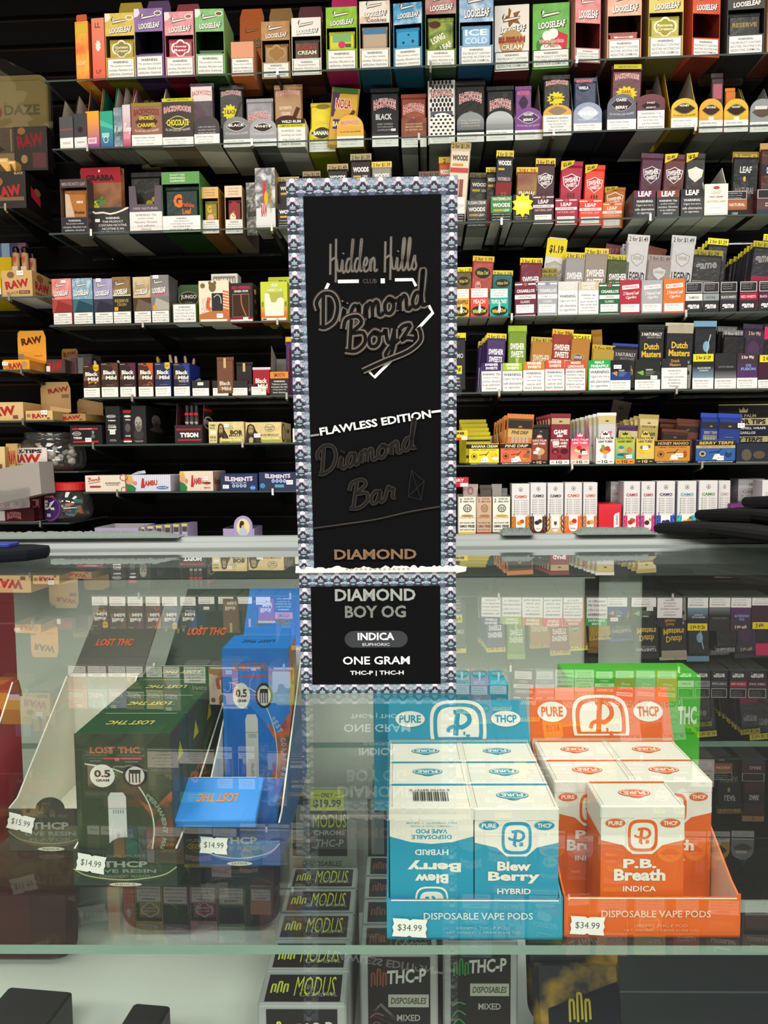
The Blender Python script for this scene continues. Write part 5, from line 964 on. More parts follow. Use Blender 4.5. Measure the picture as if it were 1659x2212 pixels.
def bmp(f):f.text('Black',.5,.3,.72,.11,'#D8CCBC',.03);f.text('Mild',.58,.16,.6,.1,'#D8CCBC',.03);f.text('&',.2,.18,.24,.12,'#8A6A44',.02);f.rect(.42,.7,.58,.96,'#C8A878')
pouch('5',468,505,771,.018,'tan-brown cigar packet with a wrapped cigar on it','#6A4228',bmp,name='cigar_pouch',t=.014)
T5(501,536,822,'black cigar tray under the shadowy black packet','#241E1C',hb=1.2)
pouch('5',510,546,782,.03,'shadowy black cigar packet leaning in the third open tray','#1E1618',bmp,name='cigar_pouch',roll=0)
T5(541,577,830,'maroon cigar tray with white text panel','#4A161A',lambda f:sgw(f,.06,.05,.95,.78,'#EFEBE2'),hb=1.2)
pouch('5',546,584,794,.018,'bright red cigar packet in the maroon tray','#9A1620',lambda f:(f.text('Black',.5,.5,.72,.18,'#EDE6DC',.03),f.text('Mild',.58,.3,.6,.16,'#EDE6DC',.03),f.text('FT',.7,.14,.4,.1,'#D8962A',.03)),('#C8C4CC','','#2A2A2A',.006),name='cigar_pouch')
sp=spot('5',584,624,803,857,v=.012)
tray(sp,'black cigarillo tray with an orange band and grey back standing high','#221E1E',lambda f:(f.rect(0,.72,1,1,'#E8842A'),f.text('SMOOTH',.5,.86,.6,.16,'#4A2A14',.02),warn(f,.02,.02,.98,.7,['WARNING:','Tobacco smoke','increases the risk','of lung cancer and','heart disease.'],None,'#E2DED8')),hb=zat(sp,604,754,.08),d=.085,inner='#8E8880',side='#6A2E1C',name='cigarillo_tray',kneel=.75,bottom='#5E5E54')
pouch('5',617,652,728,.06,'purple pouch with yellow strip half hidden by the patterned carton','#4A2A6A',None,('#D8B82A','','#2A2A2A',.022),name='cigarillo_pouch')
# ------------------------------------------------------------------ FIFTH SHELF, right
def R5(x0,x1,yt,yb,label,c,art,hb=1.0,side=None,v=.012,**k):
    sp=spot('5',x0,x1,yt,yb,v=v);return tray(sp,label,c,art,hb=hb*sp['h'],d=.1,side=side,inner=k.pop('inner','#9A968E'),name='cigarillo_tray',bottom='#6A665A',**k)
R5(958,998,790,852,'black cigarillo tray with yellow 99 cent band, cut by the patterned carton','#1E1E22',lambda f:(f.rect(0,.72,1,1,'#E2CC22'),f.text('99\u00a2',.7,.86,.5,.2,'#2A2414',.03),f.rect(0,.68,1,.72,'#5AA8C8'),warn(f,.05,.05,.95,.64,W_SAFE,None,'#E0DCD6')))
pouch('5',966,1006,720,.022,'black pouch with yellow 99 cent strip by the patterned carton','#16181C',lambda f:(f.text('99\u00a2 MO',.5,.6,.8,.1,'#C8C8C8',.02),f.text('FLAVOR',.6,.42,.5,.05,'#4A9AB4',.02)),('#D8C42A','99\u00a2','#2A2414',.02),name='cigarillo_pouch')
def swt(c,wl,tc='#EFEBE4'):return lambda f:(f.rect(0,.76,1,1,c),f.text('SWISHER',.52,.94,.68,.09,tc,.04),f.text('SWEETS',.52,.82,.62,.09,tc,.04),warn(f,.0,.03,1,.72,wl,'#EAE7E2'))
R5(1040,1082,784,843,'white warning tray with deep purple band','#3A2466',swt('#35205E',W_THIS),side='#35205E',rz=-4,sideart=lambda f:f.poly([(0,.3),(1,.1),(1,.6),(.2,.8)],'#241642'))
P=pouch('5',1052,1094,721,.022,'purple and white pouch with yellow 1.19 strip, front of the purple row','#3E2A5A',lambda f:(f.rect(0,0,1,.48,'#C4C0C8'),f.text('SWISHER',.5,.68,.84,.1,'#EDE8EE',.035),f.text('SWEETS',.5,.55,.74,.1,'#EDE8EE',.035),shield(f,.5,.26,.6,'#3A3660','#5A5680')),('#DCC62C','2 for $1.19','#2A2414',.018),roll=3,name='cigarillo_pouch',group='purple pouches in the purple-banded tray')
row(P,6,.011,-.002,'purple pouch in the row behind the front purple one','purple pouches in the purple-banded tray',du=-.003)
R5(1086,1128,784,842,'white warning tray with lime band','#8EA82A',swt('#A2BC34',W_SAFE),side='#6E8A2A')
pouch('5',1098,1138,704,.022,'lime green foil pouch, tallest on the fifth shelf','#6E8A2A',lambda f:(f.rect(0,0,1,.2,'#D8DACE'),f.text('WARNING: This',.5,.12,.8,.05,'#4A4A40',.01),f.text('SWISHER',.5,.68,.84,.1,'#E6EAD8',.035),f.text('SWEETS',.5,.56,.74,.1,'#E6EAD8',.035),f.poly([(.4,.5),(.6,.5),(.52,.36),(.48,.36)],'#B4C46A')),('#9CB82E','','#2A2414',.022),roll=1,name='cigarillo_pouch')
R5(1130,1176,781,841,'white warning tray with orange band and orange side','#C07A2A',swt('#C4802E',W_LUNG),side='#B4722A',rz=-3)
pouch('5',1148,1196,729,.022,'orange-brown pouch with dull yellow strip','#A8742E',lambda f:(f.text('SWISHER',.5,.6,.84,.14,'#CFC4B0',.035),f.text('SWEETS',.5,.42,.74,.14,'#CFC4B0',.035),f.rect(0,0,1,.2,'#B8A890')),('#B89A3A','2 for $1.19','#2A2414',.018),roll=4,name='cigarillo_pouch')
R5(1177,1219,778,839,'white warning tray with red-orange band','#D8442A',swt('#E0492C',W_LUNG))
pouch('5',1194,1239,712,.022,'brick red and white pouch with orange-yellow 99 cent strip','#8A3020',lambda f:(f.rect(0,0,1,.5,'#CCC6C2'),f.text('SWISHER',.5,.7,.84,.1,'#EDE0D8',.035),f.text('SWEETS',.5,.58,.74,.1,'#EDE0D8',.035),shield(f,.5,.3,.6,'#8A3A34','#A85A50')),('#D8AC2C','2 for 99\u00a2','#2A2414',.02),roll=4,name='cigarillo_pouch')
R5(1221,1264,779,838,'white warning tray with rust band lettered MANGO LEMONADE','#C8562A',lambda f:(f.rect(0,.76,1,1,'#C4562E'),f.text('MANGO',.52,.93,.5,.09,'#F0E6DC',.03),f.text('LEMONADE',.52,.81,.8,.09,'#F0E6DC',.03),warn(f,.0,.03,1,.74,W_TOB,'#EAE7E2')))
pouch('5',1226,1277,722,.022,'golden pouch with yellow strip lettered 2 CIGARS','#A8702A',lambda f:(shield(f,.5,.55,.5,'#5A5A58','#C8A868'),f.text('SWISHER',.5,.58,.4,.05,'#D8D0C0',.02),f.rect(0,0,1,.22,'#C8603A')),('#E6D222','2 CIGARS','#2A2414',.02),roll=4,name='cigarillo_pouch')
pouch('5',1277,1300,712,.06,'tall amber curled pouch behind the 2 CIGARS pouch','#A8741E',None,None,roll=-3,name='cigarillo_pouch')
R5(1270,1318,778,837,'white warning tray with green band lettered MAUI PINEAPPLE','#1E9A4A',lambda f:(f.rect(0,.76,1,1,'#21A24E'),f.text('MAUI',.5,.93,.4,.09,'#F0F0E6',.03),f.text('PINEAPPLE',.52,.81,.78,.09,'#F0F0E6',.03),warn(f,.06,.03,1,.74,W_SAFE,'#EAE7E2')),side='#C87A2A',rz=-3,hb=1.05)
pouch('5',1280,1329,746,.022,'gold pouch with chocolate-coloured base over the green-banded tray','#A88A2E',lambda f:(f.rect(0,0,1,.62,'#6A4A34'),f.ell(.3,.5,.16,.1,'#C8AE84')),('#B89A2A','2 for 99\u00a2','#2A2414',.02),roll=5,name='cigarillo_pouch')
def dutch(top,mid,leafc,nm,band=None):return lambda f:(f.rect(0,.36,1,1,top),f.rect(0,.33,1,.62,mid),f.poly([(.08,.58),(.3,.64),(.34,.62),(.34,.5),(.3,.48)],leafc),f.text(nm,.56,.66,.28,.055,'#D8DACE',.02),[f.rect(.42,.58-.05*i,.8-.06*i,.59-.05*i,'#A8AEA0')for i in range(3)],sgw(f,0,.0,1,.34,'#EBE8E2'))
R5(1318,1362,778,836,'blue and black cigar tray with an amber leaf','#1A2036',dutch('#191A22','#1E3A7E','#C88A3A','PALMA'),stick=(-.008,.062,.02,.01,'$1.29'))
pouch('5',1324,1380,743,.022,'black pouch with blue top and number three, sunk in the blue tray','#1A1618',lambda f:(f.rect(0,.62,1,.86,'#3A2E34'),f.text('3 NATURALLY',.5,.76,.86,.08,'#B8B4B4',.02),f.text('SMOOTH CIGARS',.58,.67,.6,.05,'#8A8684',.01),f.text('Dutch',.56,.42,.6,.2,'#B8924A',.03)),('#1E3A8E','','#FFFFFF',.006),roll=4,name='cigar_pouch')
R5(1371,1426,776,835,'olive green cigar tray with a green leaf and white text panel','#23281E',dutch('#1E221C','#2A3424','#7EA85A','GREEN'),stick=(.016,.033,.017,.01,'$1.29'))
def dm(sub,subc,dk='#15161A',extra=None):
    def a(f):
        f.text('Dutch',.5,.66,.62,.1,'#D8B23A',.03);f.text('Masters',.5,.54,.82,.1,'#D8B23A',.03)
        f.text(sub,.56,.4,.7,.05,subc,.02)
        if extra:extra(f)
    return a
pouch('5',1379,1436,702,.022,'black pouch with gold lettering and a green leaf, in the olive tray','#16181A',dm('GREEN','#B8BAB0',extra=lambda f:(f.rect(0,.78,1,.9,'#2A2624'),f.text('3 NATURALLY',.5,.85,.86,.05,'#E2DED6',.03),f.text('SMOOTH CIGARS',.6,.8,.6,.03,'#A8A49C'),f.poly([(.1,.3),(.45,.4),(.45,.24)],'#7A8A6A'))),('#23281F','','#FFF',.006),name='cigar_pouch',roll=1)
R5(1428,1485,774,833,'white warning tray with black band and gold lettering','#24242A',lambda f:(f.rect(0,.7,1,1,'#26262C'),f.text('Dutch',.52,.92,.32,.1,'#B4863A',.03),f.text('Masters',.52,.8,.42,.1,'#B4863A',.03),warn(f,.0,.03,.98,.7,['WARNING','This product','contains nicotine.','Nicotine is','an addictive','chemical.'],'#EAE7E2',head=False)))
pouch('5',1438,1500,698,.022,'black and cream pouch picturing men in wide hats','#1A1A1A',dm('RUSSIAN CREAM','#B8B8B8',extra=lambda f:(f.rect(0,.84,1,.96,'#A8A088'),f.rect(0,0,1,.36,'#8A8478'),[(f.ell(x,y,.14,.05,'#1E1A1A'),f.ell(x,y-.06,.09,.06,'#B8A898'))for x,y in((.3,.33),(.55,.22),(.8,.24))])),('#C4BC9C','','#FFF',.008),roll=2,name='cigar_pouch')
R5(1495,1541,764,833,'cigar tray with yellow price band fading black to pale blue','#26282E',lambda f:(f.rect(0,.3,1,.8,grad('#8AA8B8','#1E2026',.02,.06)),f.rect(.02,.78,.98,.99,'#E6D222'),f.text('2 for $1.29',.5,.885,.7,.12,'#2A2414',.03),f.text('BLUE DREAM',.54,.6,.6,.05,'#C8D2D8',.015),f.text('FUSION',.54,.53,.4,.05,'#C8D2D8',.015),sgw(f,0,0,1,.32,'#EBE8E2')),side='#1E1E22')
pouch('5',1499,1548,694,.022,'black pouch with crinkled pale blue foil top','#1A1A20',lambda f:(f.text('Dutch',.52,.32,.8,.14,'#A8845A',.03),f.ell(.55,.62,.16,.08,'#7AA0B4'),f.stroke([(.75,.8),(.6,.55),(.75,.3)],.05,'#9CB8C8')),('#6E9CBA','','#FFF',.024),name='cigar_pouch',roll=1)
R5(1543,1590,763,832,'plain black and grey cigar tray beside the yellow price band','#1E1C20',lambda f:(f.rect(0,.3,1,.62,grad('#8A8A8C','#1E1C20',.022,.05)),f.text('DUTCH BLEND',.52,.62,.7,.05,'#8A827A',.015),sgw(f,0,0,1,.3,'#EBE8E2')))
for x0,x1,yt,v,lb in((1550,1592,706,.05,'black pouch with grey strip, the taller of two over the plain black tray'),(1562,1613,714,.022,'black pouch with grey strip, the lower of two over the plain black tray')):
    pouch('5',x0,x1,yt,v,lb,'#1A1618',lambda f:f.ell(.5,.5,.14,.1,'#6A6462'),('#6E6E6E','2 for $1.29','#B8B8B8',.02),roll=3,name='cigar_pouch')
R5(1591,1636,763,831,'purple cigar tray with pink price and blue fusion lettering','#3A2240',lambda f:(f.rect(0,.3,1,1,grad('#5A2A6A','#3A2E3A',.02,.07)),f.text('2 for 99\u00a2',.5,.88,.6,.11,'#E8C8B0',.04),f.text('OG',.54,.66,.26,.08,'#8AA0D8',.03),f.text('FUSION',.54,.56,.7,.08,'#8AA0D8',.03),sgw(f,0,0,1,.31,'#EBE8E2')))
pouch('5',1606,1654,700,.022,'dark violet pouch over the purple fusion tray','#2E2236',lambda f:(f.text('2 for 99\u00a2',.5,.84,.6,.07,'#C8A890',.02),f.ell(.5,.55,.3,.18,'#4A3050'),f.text('Dutch',.5,.1,.6,.08,'#B8A088',.03)),roll=4,name='cigar_pouch')
R5(1637,1684,766,831,'maroon cigar tray with yellow price band at the picture edge','#3A1428',lambda f:(f.rect(.05,.78,1,.99,'#E6D222'),f.text('2 for',.4,.885,.4,.12,'#2A2414',.03),sgw(f,0,0,1,.26,'#EBE8E2')))
pouch('5',1648,1696,700,.022,'black pouch with hot pink top at the picture edge','#1A161A',lambda f:(f.rect(0,.75,1,.95,'#C8285A'),f.text('Dutch',.5,.3,.8,.14,'#A8845A',.03)),name='cigar_pouch',roll=2)

# ================================================================== SIXTH SHELF, left: black cone boxes and hemp papers
RED='#C8202E'
sp=spot('6',150,222,918,959)
carton(sp,'wide low black box with two red stripes','#1C181A',lambda f:(f.rect(.08,.76,.88,.84,RED),f.text('CONES',.5,.8,.4,.05,'#EAD0D0',.02),f.rect(.1,.1,.9,.19,RED),f.ell(.22,.56,.14,.1,'#E8E4E0'),f.ell(.22,.56,.125,.08,'#1C181A'),f.text('FUTUROLA',.22,.56,.2,.06,'#E8E4E0',.03),f.text('TYSON',.24,.34,.26,.12,'#EFEBE6',.05),f.ell(.73,.62,.04,.09,'#8A8684'),f.ell(.73,.42,.06,.1,'#6A6664')),d=.09,name='paper_box',rz=-4,stick=(.008,.013,.018,.011,'$4.99'))
sp=spot('6',228,261,877,957)
carton(sp,'tall black box lettered CONES','#1E1C1D',lambda f:(f.ell(.42,.73,.32,.04,'#E8E4E0'),f.ell(.42,.73,.29,.032,'#1E1C1D'),f.text('FUTUROLA',.42,.73,.48,.028,'#E8E4E0',.04),f.text('TYSON',.45,.62,.52,.04,'#EFEBE6',.05),f.text('PRE-ROLLED',.46,.5,.5,.02,'#EFEBE6',.02),f.text('CONES',.47,.45,.58,.05,'#EFEBE6',.04),f.rect(.18,.37,.76,.395,'#EFEBE6'),f.text('CONE PER',.5,.12,.4,.02,'#C8C4C0'),f.text('4 CONES INSIDE',.5,.09,.5,.02,'#C8C4C0')),d=.07,name='paper_box',rz=-5,stick=(0,.033,.016,.011,'$4.99'))
sp=spot('6',265,285,884,950,v=.03)
carton(sp,'narrow black pack with red bands behind the portrait box','#241E20',lambda f:(f.rect(.1,.9,1,.96,RED),f.ell(.6,.8,.4,.03,'#E8E4E0'),f.text('TYSON',.62,.7,.6,.04,'#EFEBE6',.05),f.ell(.6,.47,.3,.12,'#5A5654'),f.text('CONES',.6,.24,.6,.04,'#EFEBE6',.04),f.rect(.1,.1,1,.14,RED),f.rect(.1,.06,1,.1,'#EFEBE6')),d=.04,name='paper_box')
def portrait(f,cx=.5,cy=.52,s=1.0,c='#A09A92',c2='#6E6862',c3='#2A2624'):
    k=f.w/f.h
    f.ell(cx,cy-.27*s,.34*s,.14*s,'#3A3634');f.ell(cx,cy,.25*s,.2*s,c2);f.ell(cx-.02*s,cy+.05*s,.23*s,.15*s,c)
    f.ell(cx,cy-.1*s,.18*s,.1*s,c2);f.ell(cx-.12*s,cy+.02*s,.055*s,.012*s,c3);f.ell(cx+.1*s,cy+.02*s,.055*s,.012*s,c3)
    f.rect(cx-.18*s,cy+.04*s,cx-.05*s,cy+.052*s,c3);f.rect(cx+.04*s,cy+.04*s,cx+.17*s,cy+.052*s,c3)
    f.poly([(cx-.02*s,cy+.02*s),(cx+.03*s,cy+.02*s),(cx+.06*s,cy-.05*s),(cx-.05*s,cy-.05*s)],c2);f.ell(cx,cy-.1*s,.08*s,.012*s,c3)
sp=spot('6',284,317,876,952,v=.02)
carton(sp,'tall black box with a grey portrait on the front and another on its side','#1E1B1B',lambda f:(portrait(f),f.text('SMALL FINE CLASSIC',.5,.09,.6,.016,'#C8C4C0'),f.text('TERPENES',.5,.06,.5,.016,'#C8C4C0')),d=.14,name='paper_box',side='#141213',sideart=lambda f:(portrait(f,.5,.6,.9,'#6A645A','#3A3632'),f.poly([(.1,.08),(.9,.08),(.9,.3),(.1,.36)],'#0E0D0E')),rz=-3)
sp=spot('6',378,438,918,958)
t=tray(sp,'black tray with red lining holding glass cone tubes','#221E20',lambda f:(f.rect(.06,.72,.94,.8,RED),f.text('THE FINAL THIRD',.5,.76,.7,.05,'#2A1A1C',.02),f.text('TYSON',.52,.46,.66,.26,'#F2EEEA',.06),f.rect(.1,.16,.94,.23,RED)),hb=zat(sp,408,872,.05),d=.12,side='#2A2628',inner='#4A1A1E',name='cone_tray',kneel=.8,bottom='#1A1A1A',sideart=lambda f:(f.rect(.1,.8,.8,.86,RED),f.ell(.5,.52,.36,.16,'#E8E4E0'),f.ell(.5,.52,.33,.13,'#2A2628'),f.text('FUTUROLA',.5,.52,.58,.11,'#E8E4E0',.03,0,-4)))
for i,px in enumerate((404,414,424)):
    u,z=WF.hit(px,876,sp['v']+.03);tt=thing('cone_tube',('first','second','third')[i]+' black-capped glass cone tube standing in the red-lined black tray','tube',WF.w(u,sp['v']+.03,SZ['6']+.002),-WA,'cone tubes in the black tray')
    h=z-SZ['6'];b=MB();b.lathe([(0,0),(.0062,0),(.0062,h*.8),(0,h*.8)],mat('#3A3234','g'),12);f=front(b,-.005,.005,h*.3,h*.8,-.0064);f.text('TYSON',.5,.45,.9,.12,'#D8D4D0',.04);f.rect(0,.85,1,.97,RED);b.build('tube_body',tt)
    b=MB();b.lathe([(.0058,h*.8),(.0058,h*.97),(.0045,h),(0,h)],mat('#141214','l'),12);b.build('tube_cap',tt)
def hemp(f,x=0,lw=.42):
    def X(v):return x+v*(1-x)
    hair='#2E2218';sk='#A88858'
    f.poly([(X(.0),0),(X(.02),.5),(X(.06),.85),(X(.14),.93),(X(.24),.85),(X(.29),.6),(X(.4),.35),(X(.46),.1),(X(.44),0)],hair)
    f.poly([(X(.08),.55),(X(.1),.8),(X(.15),.86),(X(.21),.8),(X(.23),.6),(X(.19),.42),(X(.13),.38)],sk)
    f.ell(X(.13),.68,.016,.025,hair);f.ell(X(.19),.68,.016,.025,hair);f.ell(X(.16),.5,.025,.02,'#5A3A24');f.ell(X(.155),.42,.045,.06,'#4A3624')
    f.poly([(X(.1),0),(X(.2),0),(X(.22),.22),(X(.16),.3),(X(.1),.22)],'#B8A878')
    for k in range(4):f.stroke([(X(.25+.03*k),.5-.06*k),(X(.32+.035*k),.02)],.008,'#6A5434',False)
hb_=blotch('hemp_tan',['#E6D49C','#D2B878','#EBDCAA'],14)
sp=spot('6',451,528,911,957)
carton(sp,'tan rolling paper box with combo pack strip and a dreadlocked portrait',hb_,lambda f:(f.rect(.0,0,.23,1,'#DCCB8A'),f.text('COMBO',.11,.84,.18,.1,'#3A3420',.03),f.text('PACK',.11,.71,.16,.1,'#3A3420',.03),f.rect(.05,.44,.2,.58,'#EDE8DA'),f.text('KING',.12,.28,.17,.12,'#3A3420',.03),f.text('SIZE TIPS',.12,.13,.17,.07,'#3A3420',.02),hemp(f,.23),f.ell(.62,.72,.09,.1,'#B4AC84'),f.text('BOB',.78,.5,.34,.2,'#3A2A1C',.05),f.text('MARLEY',.78,.35,.4,.09,'#3A2A1C',.02),f.rect(.3,.07,.97,.22,'#B8A42E'),f.text('ROLLING PAPERS',.64,.15,.6,.11,'#EDE4B8',.04),f.rect(.35,.0,.97,.05,'#8A9A2A')),d=.11,name='paper_box',stick=(.001,.048,.014,.009,'$1.99'),rz=-2,side='#C8B27A')
sp=spot('6',530,609,912,957)
carton(sp,'tan organic hemp paper box with a portrait over its corner',hb_,lambda f:(hemp(f,.0),f.ell(.68,.72,.14,.18,'#8A8668'),f.ell(.68,.72,.12,.15,'#D8C88E'),f.text('ORGANIC',.68,.76,.24,.08,'#4A4430',.03),f.text('HEMP',.68,.65,.16,.08,'#4A4430',.03),f.text('BOB MARLEY',.68,.38,.52,.1,'#6A5438',.01),f.rect(.42,.16,.98,.29,'#A8A83A'),f.text('ROLLING PAPERS',.7,.22,.5,.1,'#EEE6BE',.04),f.rect(.42,.06,.98,.13,'#93A02E')),d=.12,name='paper_box',side='#CDBB88',sideart=lambda f:(f.ell(.2,.5,.2,.45,'#4A3A24'),f.ell(.22,.5,.14,.36,'#B89A68'),f.text('HEMP',.68,.6,.34,.2,'#6A5A38',.02),f.rect(.5,.04,1,.2,'#93A02E')),stick=(-.017,.02,.018,.011,'$1.99'),rz=-2)
sp=spot('6',632,660,925,957)
carton(sp,'small pale box edge between the tan hemp box and the patterned carton','#E4DCC8',None,d=.05,name='paper_box')
# ================================================================== SIXTH SHELF, right: leaf tubes
def T6(x0,x1,yt,yb,label,c,art,hb=1.0,side=None,dome=0.0,d=.13,inner='#BCB2A8',v=.012,domew=.5,**k):
    sp=spot('6R',x0,x1,yt,yb,v=v);return tray(sp,label,c,art,hb=hb*sp['h'],d=d,side=side,inner=inner,dome=dome,domew=domew,name='leaf_tube_tray',bottom='#4A463E',**k)
def squeeze(nm,c,fruit,nmc='#E8DCB8',fcol='#F0D05A'):
    def a(f):
        f.rect(0,0,1,.1,'#17151A');f.text('SQUEEZE & POP TO ACTIVATE FLAVOR',.5,.05,.9,.05,'#E8E4DC',.02)
        f.rect(0,.76,1,.97,'#1C1A16');f.text(nm,.52,.865,min(.88,.075*len(nm)+.08),.13,nmc,.03,.15);f.text('2 MINIS - HOLDS 1G EACH',.5,.7,.8,.05,'#3A2A1C',.01,.15)
        f.ell(.17,.4,.1,.14,'#3A3020');f.ell(.17,.4,.085,.12,c);f.ell(.17,.4,.05,.07,'#3A3020')
        f.stroke([(.34,.46),(.6,.5)],.02,'#2A241C',False);f.stroke([(.55,.42),(.66,.62)],.02,'#2A241C',False);f.poly([(.42,.16),(.48,.38),(.6,.4),(.68,.16)],'#EDE8DC')
        for x,y,rx,ry,cc in fruit:f.ell(x,y,rx,ry,cc)
    return a
YB='#E6D01E'
T6(1013,1078,958,1004,'yellow leaf tray lettered BANANA CREAM',YB,squeeze('BANANA CREAM',YB,[(.84,.44,.1,.12,'#D8A81E'),(.88,.3,.12,.08,'#F0EAD8'),(.8,.5,.08,.1,'#E8C22A')]),hb=1.8,side='#B8A418',kneel=.5,d=.14,stick=(.0,.012,.016,.011,'$2.49'))
Pb=None
for i in range(5):
    pp=pouch('6R',992+i*3,1050+i*3,906+9*i,.10-.018*i,('hindmost','fourth from front','middle','second from front','front')[i]+' yellow and black pouch in the BANANA CREAM tray','#B8AA1E',lambda f:(f.rect(0,.8,1,.87,'#1E1C14'),f.rect(0,.55,1,.7,'#1E1C14'),crown(f,.5,.58,.16,'#8A7E1E'),f.rect(0,.2,1,.3,'#2A2814')),name='leaf_tube_pouch',group='yellow pouches in the banana cream tray')
T6(1081,1148,957,1003,'coral leaf tray lettered PINE DRIP','#D8683E',squeeze('PINE DRIP','#D8683E',[(.84,.4,.1,.13,'#A85A2A'),(.9,.58,.05,.07,'#3A5A34'),(.78,.26,.1,.06,'#C88A4A')],'#D8CBA8'),hb=1.9,side='#A84A2A',kneel=.5,d=.14,stick=(-.004,.012,.017,.011,'$2.49'))
P=pouch('6R',1096,1154,894,.024,'orange and black pouch with clear windows in the coral PINE DRIP tray','#C8783A',lambda f:(f.rect(0,.7,1,.86,'#2A241E'),crown(f,.5,.72,.14,'#A8843A'),f.rect(0,.86,1,.9,'#5A4020'),f.rect(0,.52,1,.68,'#C8A868'),f.text('PINE DRIP',.5,.62,.7,.07,'#3A3424',.03,.15),[f.rect(.16+.15*k,.2,.26+.15*k,.54,'#BCA48E')for k in range(5)],f.text('REAL LEAF ROLLS',.5,.14,.8,.05,'#3A3424',.02)),roll=3,name='leaf_tube_pouch',group='orange pouches in the pine drip tray')
row(P,5,.013,-.004,'brown-orange pouch in the row behind the front pine drip pouch','orange pouches in the pine drip tray',du=-.006)
def tube(nm2,c,low,lowc,tc='#F2ECE6',arts=None,sub='LEAF TUBES',crc=None,c2=None):
    def a(f):
        f.rect(0,0,1,.14,low);f.text('1G',.48,.07,.3,.09,lowc,.04);f.rect(.08,.06,.22,.08,lowc);f.rect(.74,.06,.9,.08,lowc)
        crown(f,.5,.88,.26,crc or tc);f.text('KING PALM',.5,.78,.86,.075,tc,.01);f.text(sub,.5,.68,.78,.065,tc,.035)
        if nm2:f.text(nm2,.5,.58,.7,.07,tc,.035)
        if c2:f.rect(0,.14,1,.3,c2)
        for x,y,rx,ry,cc in(arts or[]):f.ell(x,y,rx,ry,cc)
        f.ell(.5,.24,.09,.06,lowc);f.ell(.5,.24,.075,.05,c);f.text('2',.5,.24,.08,.05,lowc,.02)
    return a
T6(1148,1182,937,1002,'chocolate brown domed leaf tube tray with cookies and cream picture','#8A3C22',tube('','#6A2E1C','#1E1A18','#D8C89A','#EDE0D4',[(.5,.42,.34,.12,'#C8A070'),(.4,.5,.14,.06,'#EDE6DA'),(.25,.4,.14,.06,'#4A2418')]),dome=.2,stick=(-.01,.032,.012,.008,'$1.99'))
pouch('6R',1149,1186,917,.024,'plain black leaf pouch with a small crown behind the brown tray','#1A1516',lambda f:crown(f,.5,.8,.16,'#8A8070'),name='leaf_tube_pouch')
T6(1187,1230,936,1001,'dark red domed leaf tube tray with white lettering','#8A1C28',tube('GAME','#8A1C28','#EFEAE2','#1E1A1C','#EFE4E0',[(.28,.42,.18,.09,'#4A0E14'),(.74,.42,.2,.09,'#4A0E14'),(.28,.4,.1,.05,'#A83A3A')],sub='THE'),dome=.2,stick=(-.01,.056,.016,.010,'$1.99'))
P=pouch('6R',1189,1233,893,.022,'tall dark red pouch with cream top','#7E1E2A',lambda f:(f.rect(0,.78,1,.9,'#B8A878'),crown(f,.5,.82,.16,'#3A2A1C'),f.text('GAME',.5,.62,.74,.1,'#EFE4E0',.05),f.text('RED VELVET',.5,.46,.76,.06,'#EFE4E0',.03,.15),f.rect(0,.42,1,.5,'#4A161C')),roll=1,name='leaf_tube_pouch',group='dark red leaf tube pouches')
row(P,5,.014,-.001,'dark red pouch in the row behind the tall front one','dark red leaf tube pouches',du=-.005)
T6(1232,1273,935,1000,'pink to cream domed leaf tube tray with a cherry picture',grad('#E8B49A','#D82A5E',.01,.06),tube('','#D84A6A','#EFDCCB','#2A1E1C','#F4E8E4',[(.5,.44,.3,.08,'#E8C88E'),(.45,.52,.14,.07,'#C8242E'),(.66,.42,.16,.08,'#5A2418')]),dome=.2,hb=1.4,inner='#C2B2AC',stick=(.012,.03,.014,.010,'$1.99'),kneel=.7)
T6(1287,1327,931,998,'white domed leaf tube tray with a fruit basket picture','#E9E5DE',tube('','#E4DFD6','#EDE9E2','#2A241E','#3A342A',[(.5,.42,.3,.1,'#B85A2A'),(.38,.5,.1,.09,'#7A9A34'),(.62,.46,.14,.08,'#C8362E'),(.5,.36,.2,.05,'#D8942A')]),dome=.2,hb=1.25,inner='#BCB6AC',kneel=.7,side='#C9BDB4')
P=pouch('6R',1290,1331,892,.022,'white and silver pouch with pink lettering over the white tray','#C4C2C0',lambda f:(f.rect(0,.78,1,.94,'#C8B878'),crown(f,.5,.82,.18,'#3A3424'),f.text('FRUIT',.5,.58,.6,.09,'#C83A5A',.05),f.text('TUBES',.5,.48,.6,.08,'#C83A5A',.05),f.text('LEAF TUBES',.5,.36,.74,.05,'#2A2624',.04)),('#E6E3DE','','#FFF',.008),name='leaf_tube_pouch',group='white and silver leaf tube pouches')
row(P,7,.014,-.002,'silver pouch in the long row behind the white fruit pouch','white and silver leaf tube pouches',du=-.008)
T6(1329,1371,931,998,'green and orange domed leaf tube tray with a cartoon fruit scene',grad('#4AA88A','#B8BE42',.015,.055),tube('','#D8922A','#E88E2A','#2A1E14','#3A3A1E',[(.3,.42,.16,.08,'#D8A884'),(.3,.5,.14,.05,'#2E8A8A'),(.72,.42,.14,.09,'#D8702E'),(.4,.28,.34,.04,'#1E5A6A')],sub='HONEY BERRY',crc='#3A2E1E'),dome=.2,stick=(.01,.019,.016,.010,'$1.99'))
pouch('6R',1334,1382,918,.03,'plum and cream pouch over the green and orange tray','#4A2A4E',lambda f:(f.rect(0,.55,1,.84,'#C4B48A'),crown(f,.5,.7,.14,'#7A6440')),name='leaf_tube_pouch',roll=3)
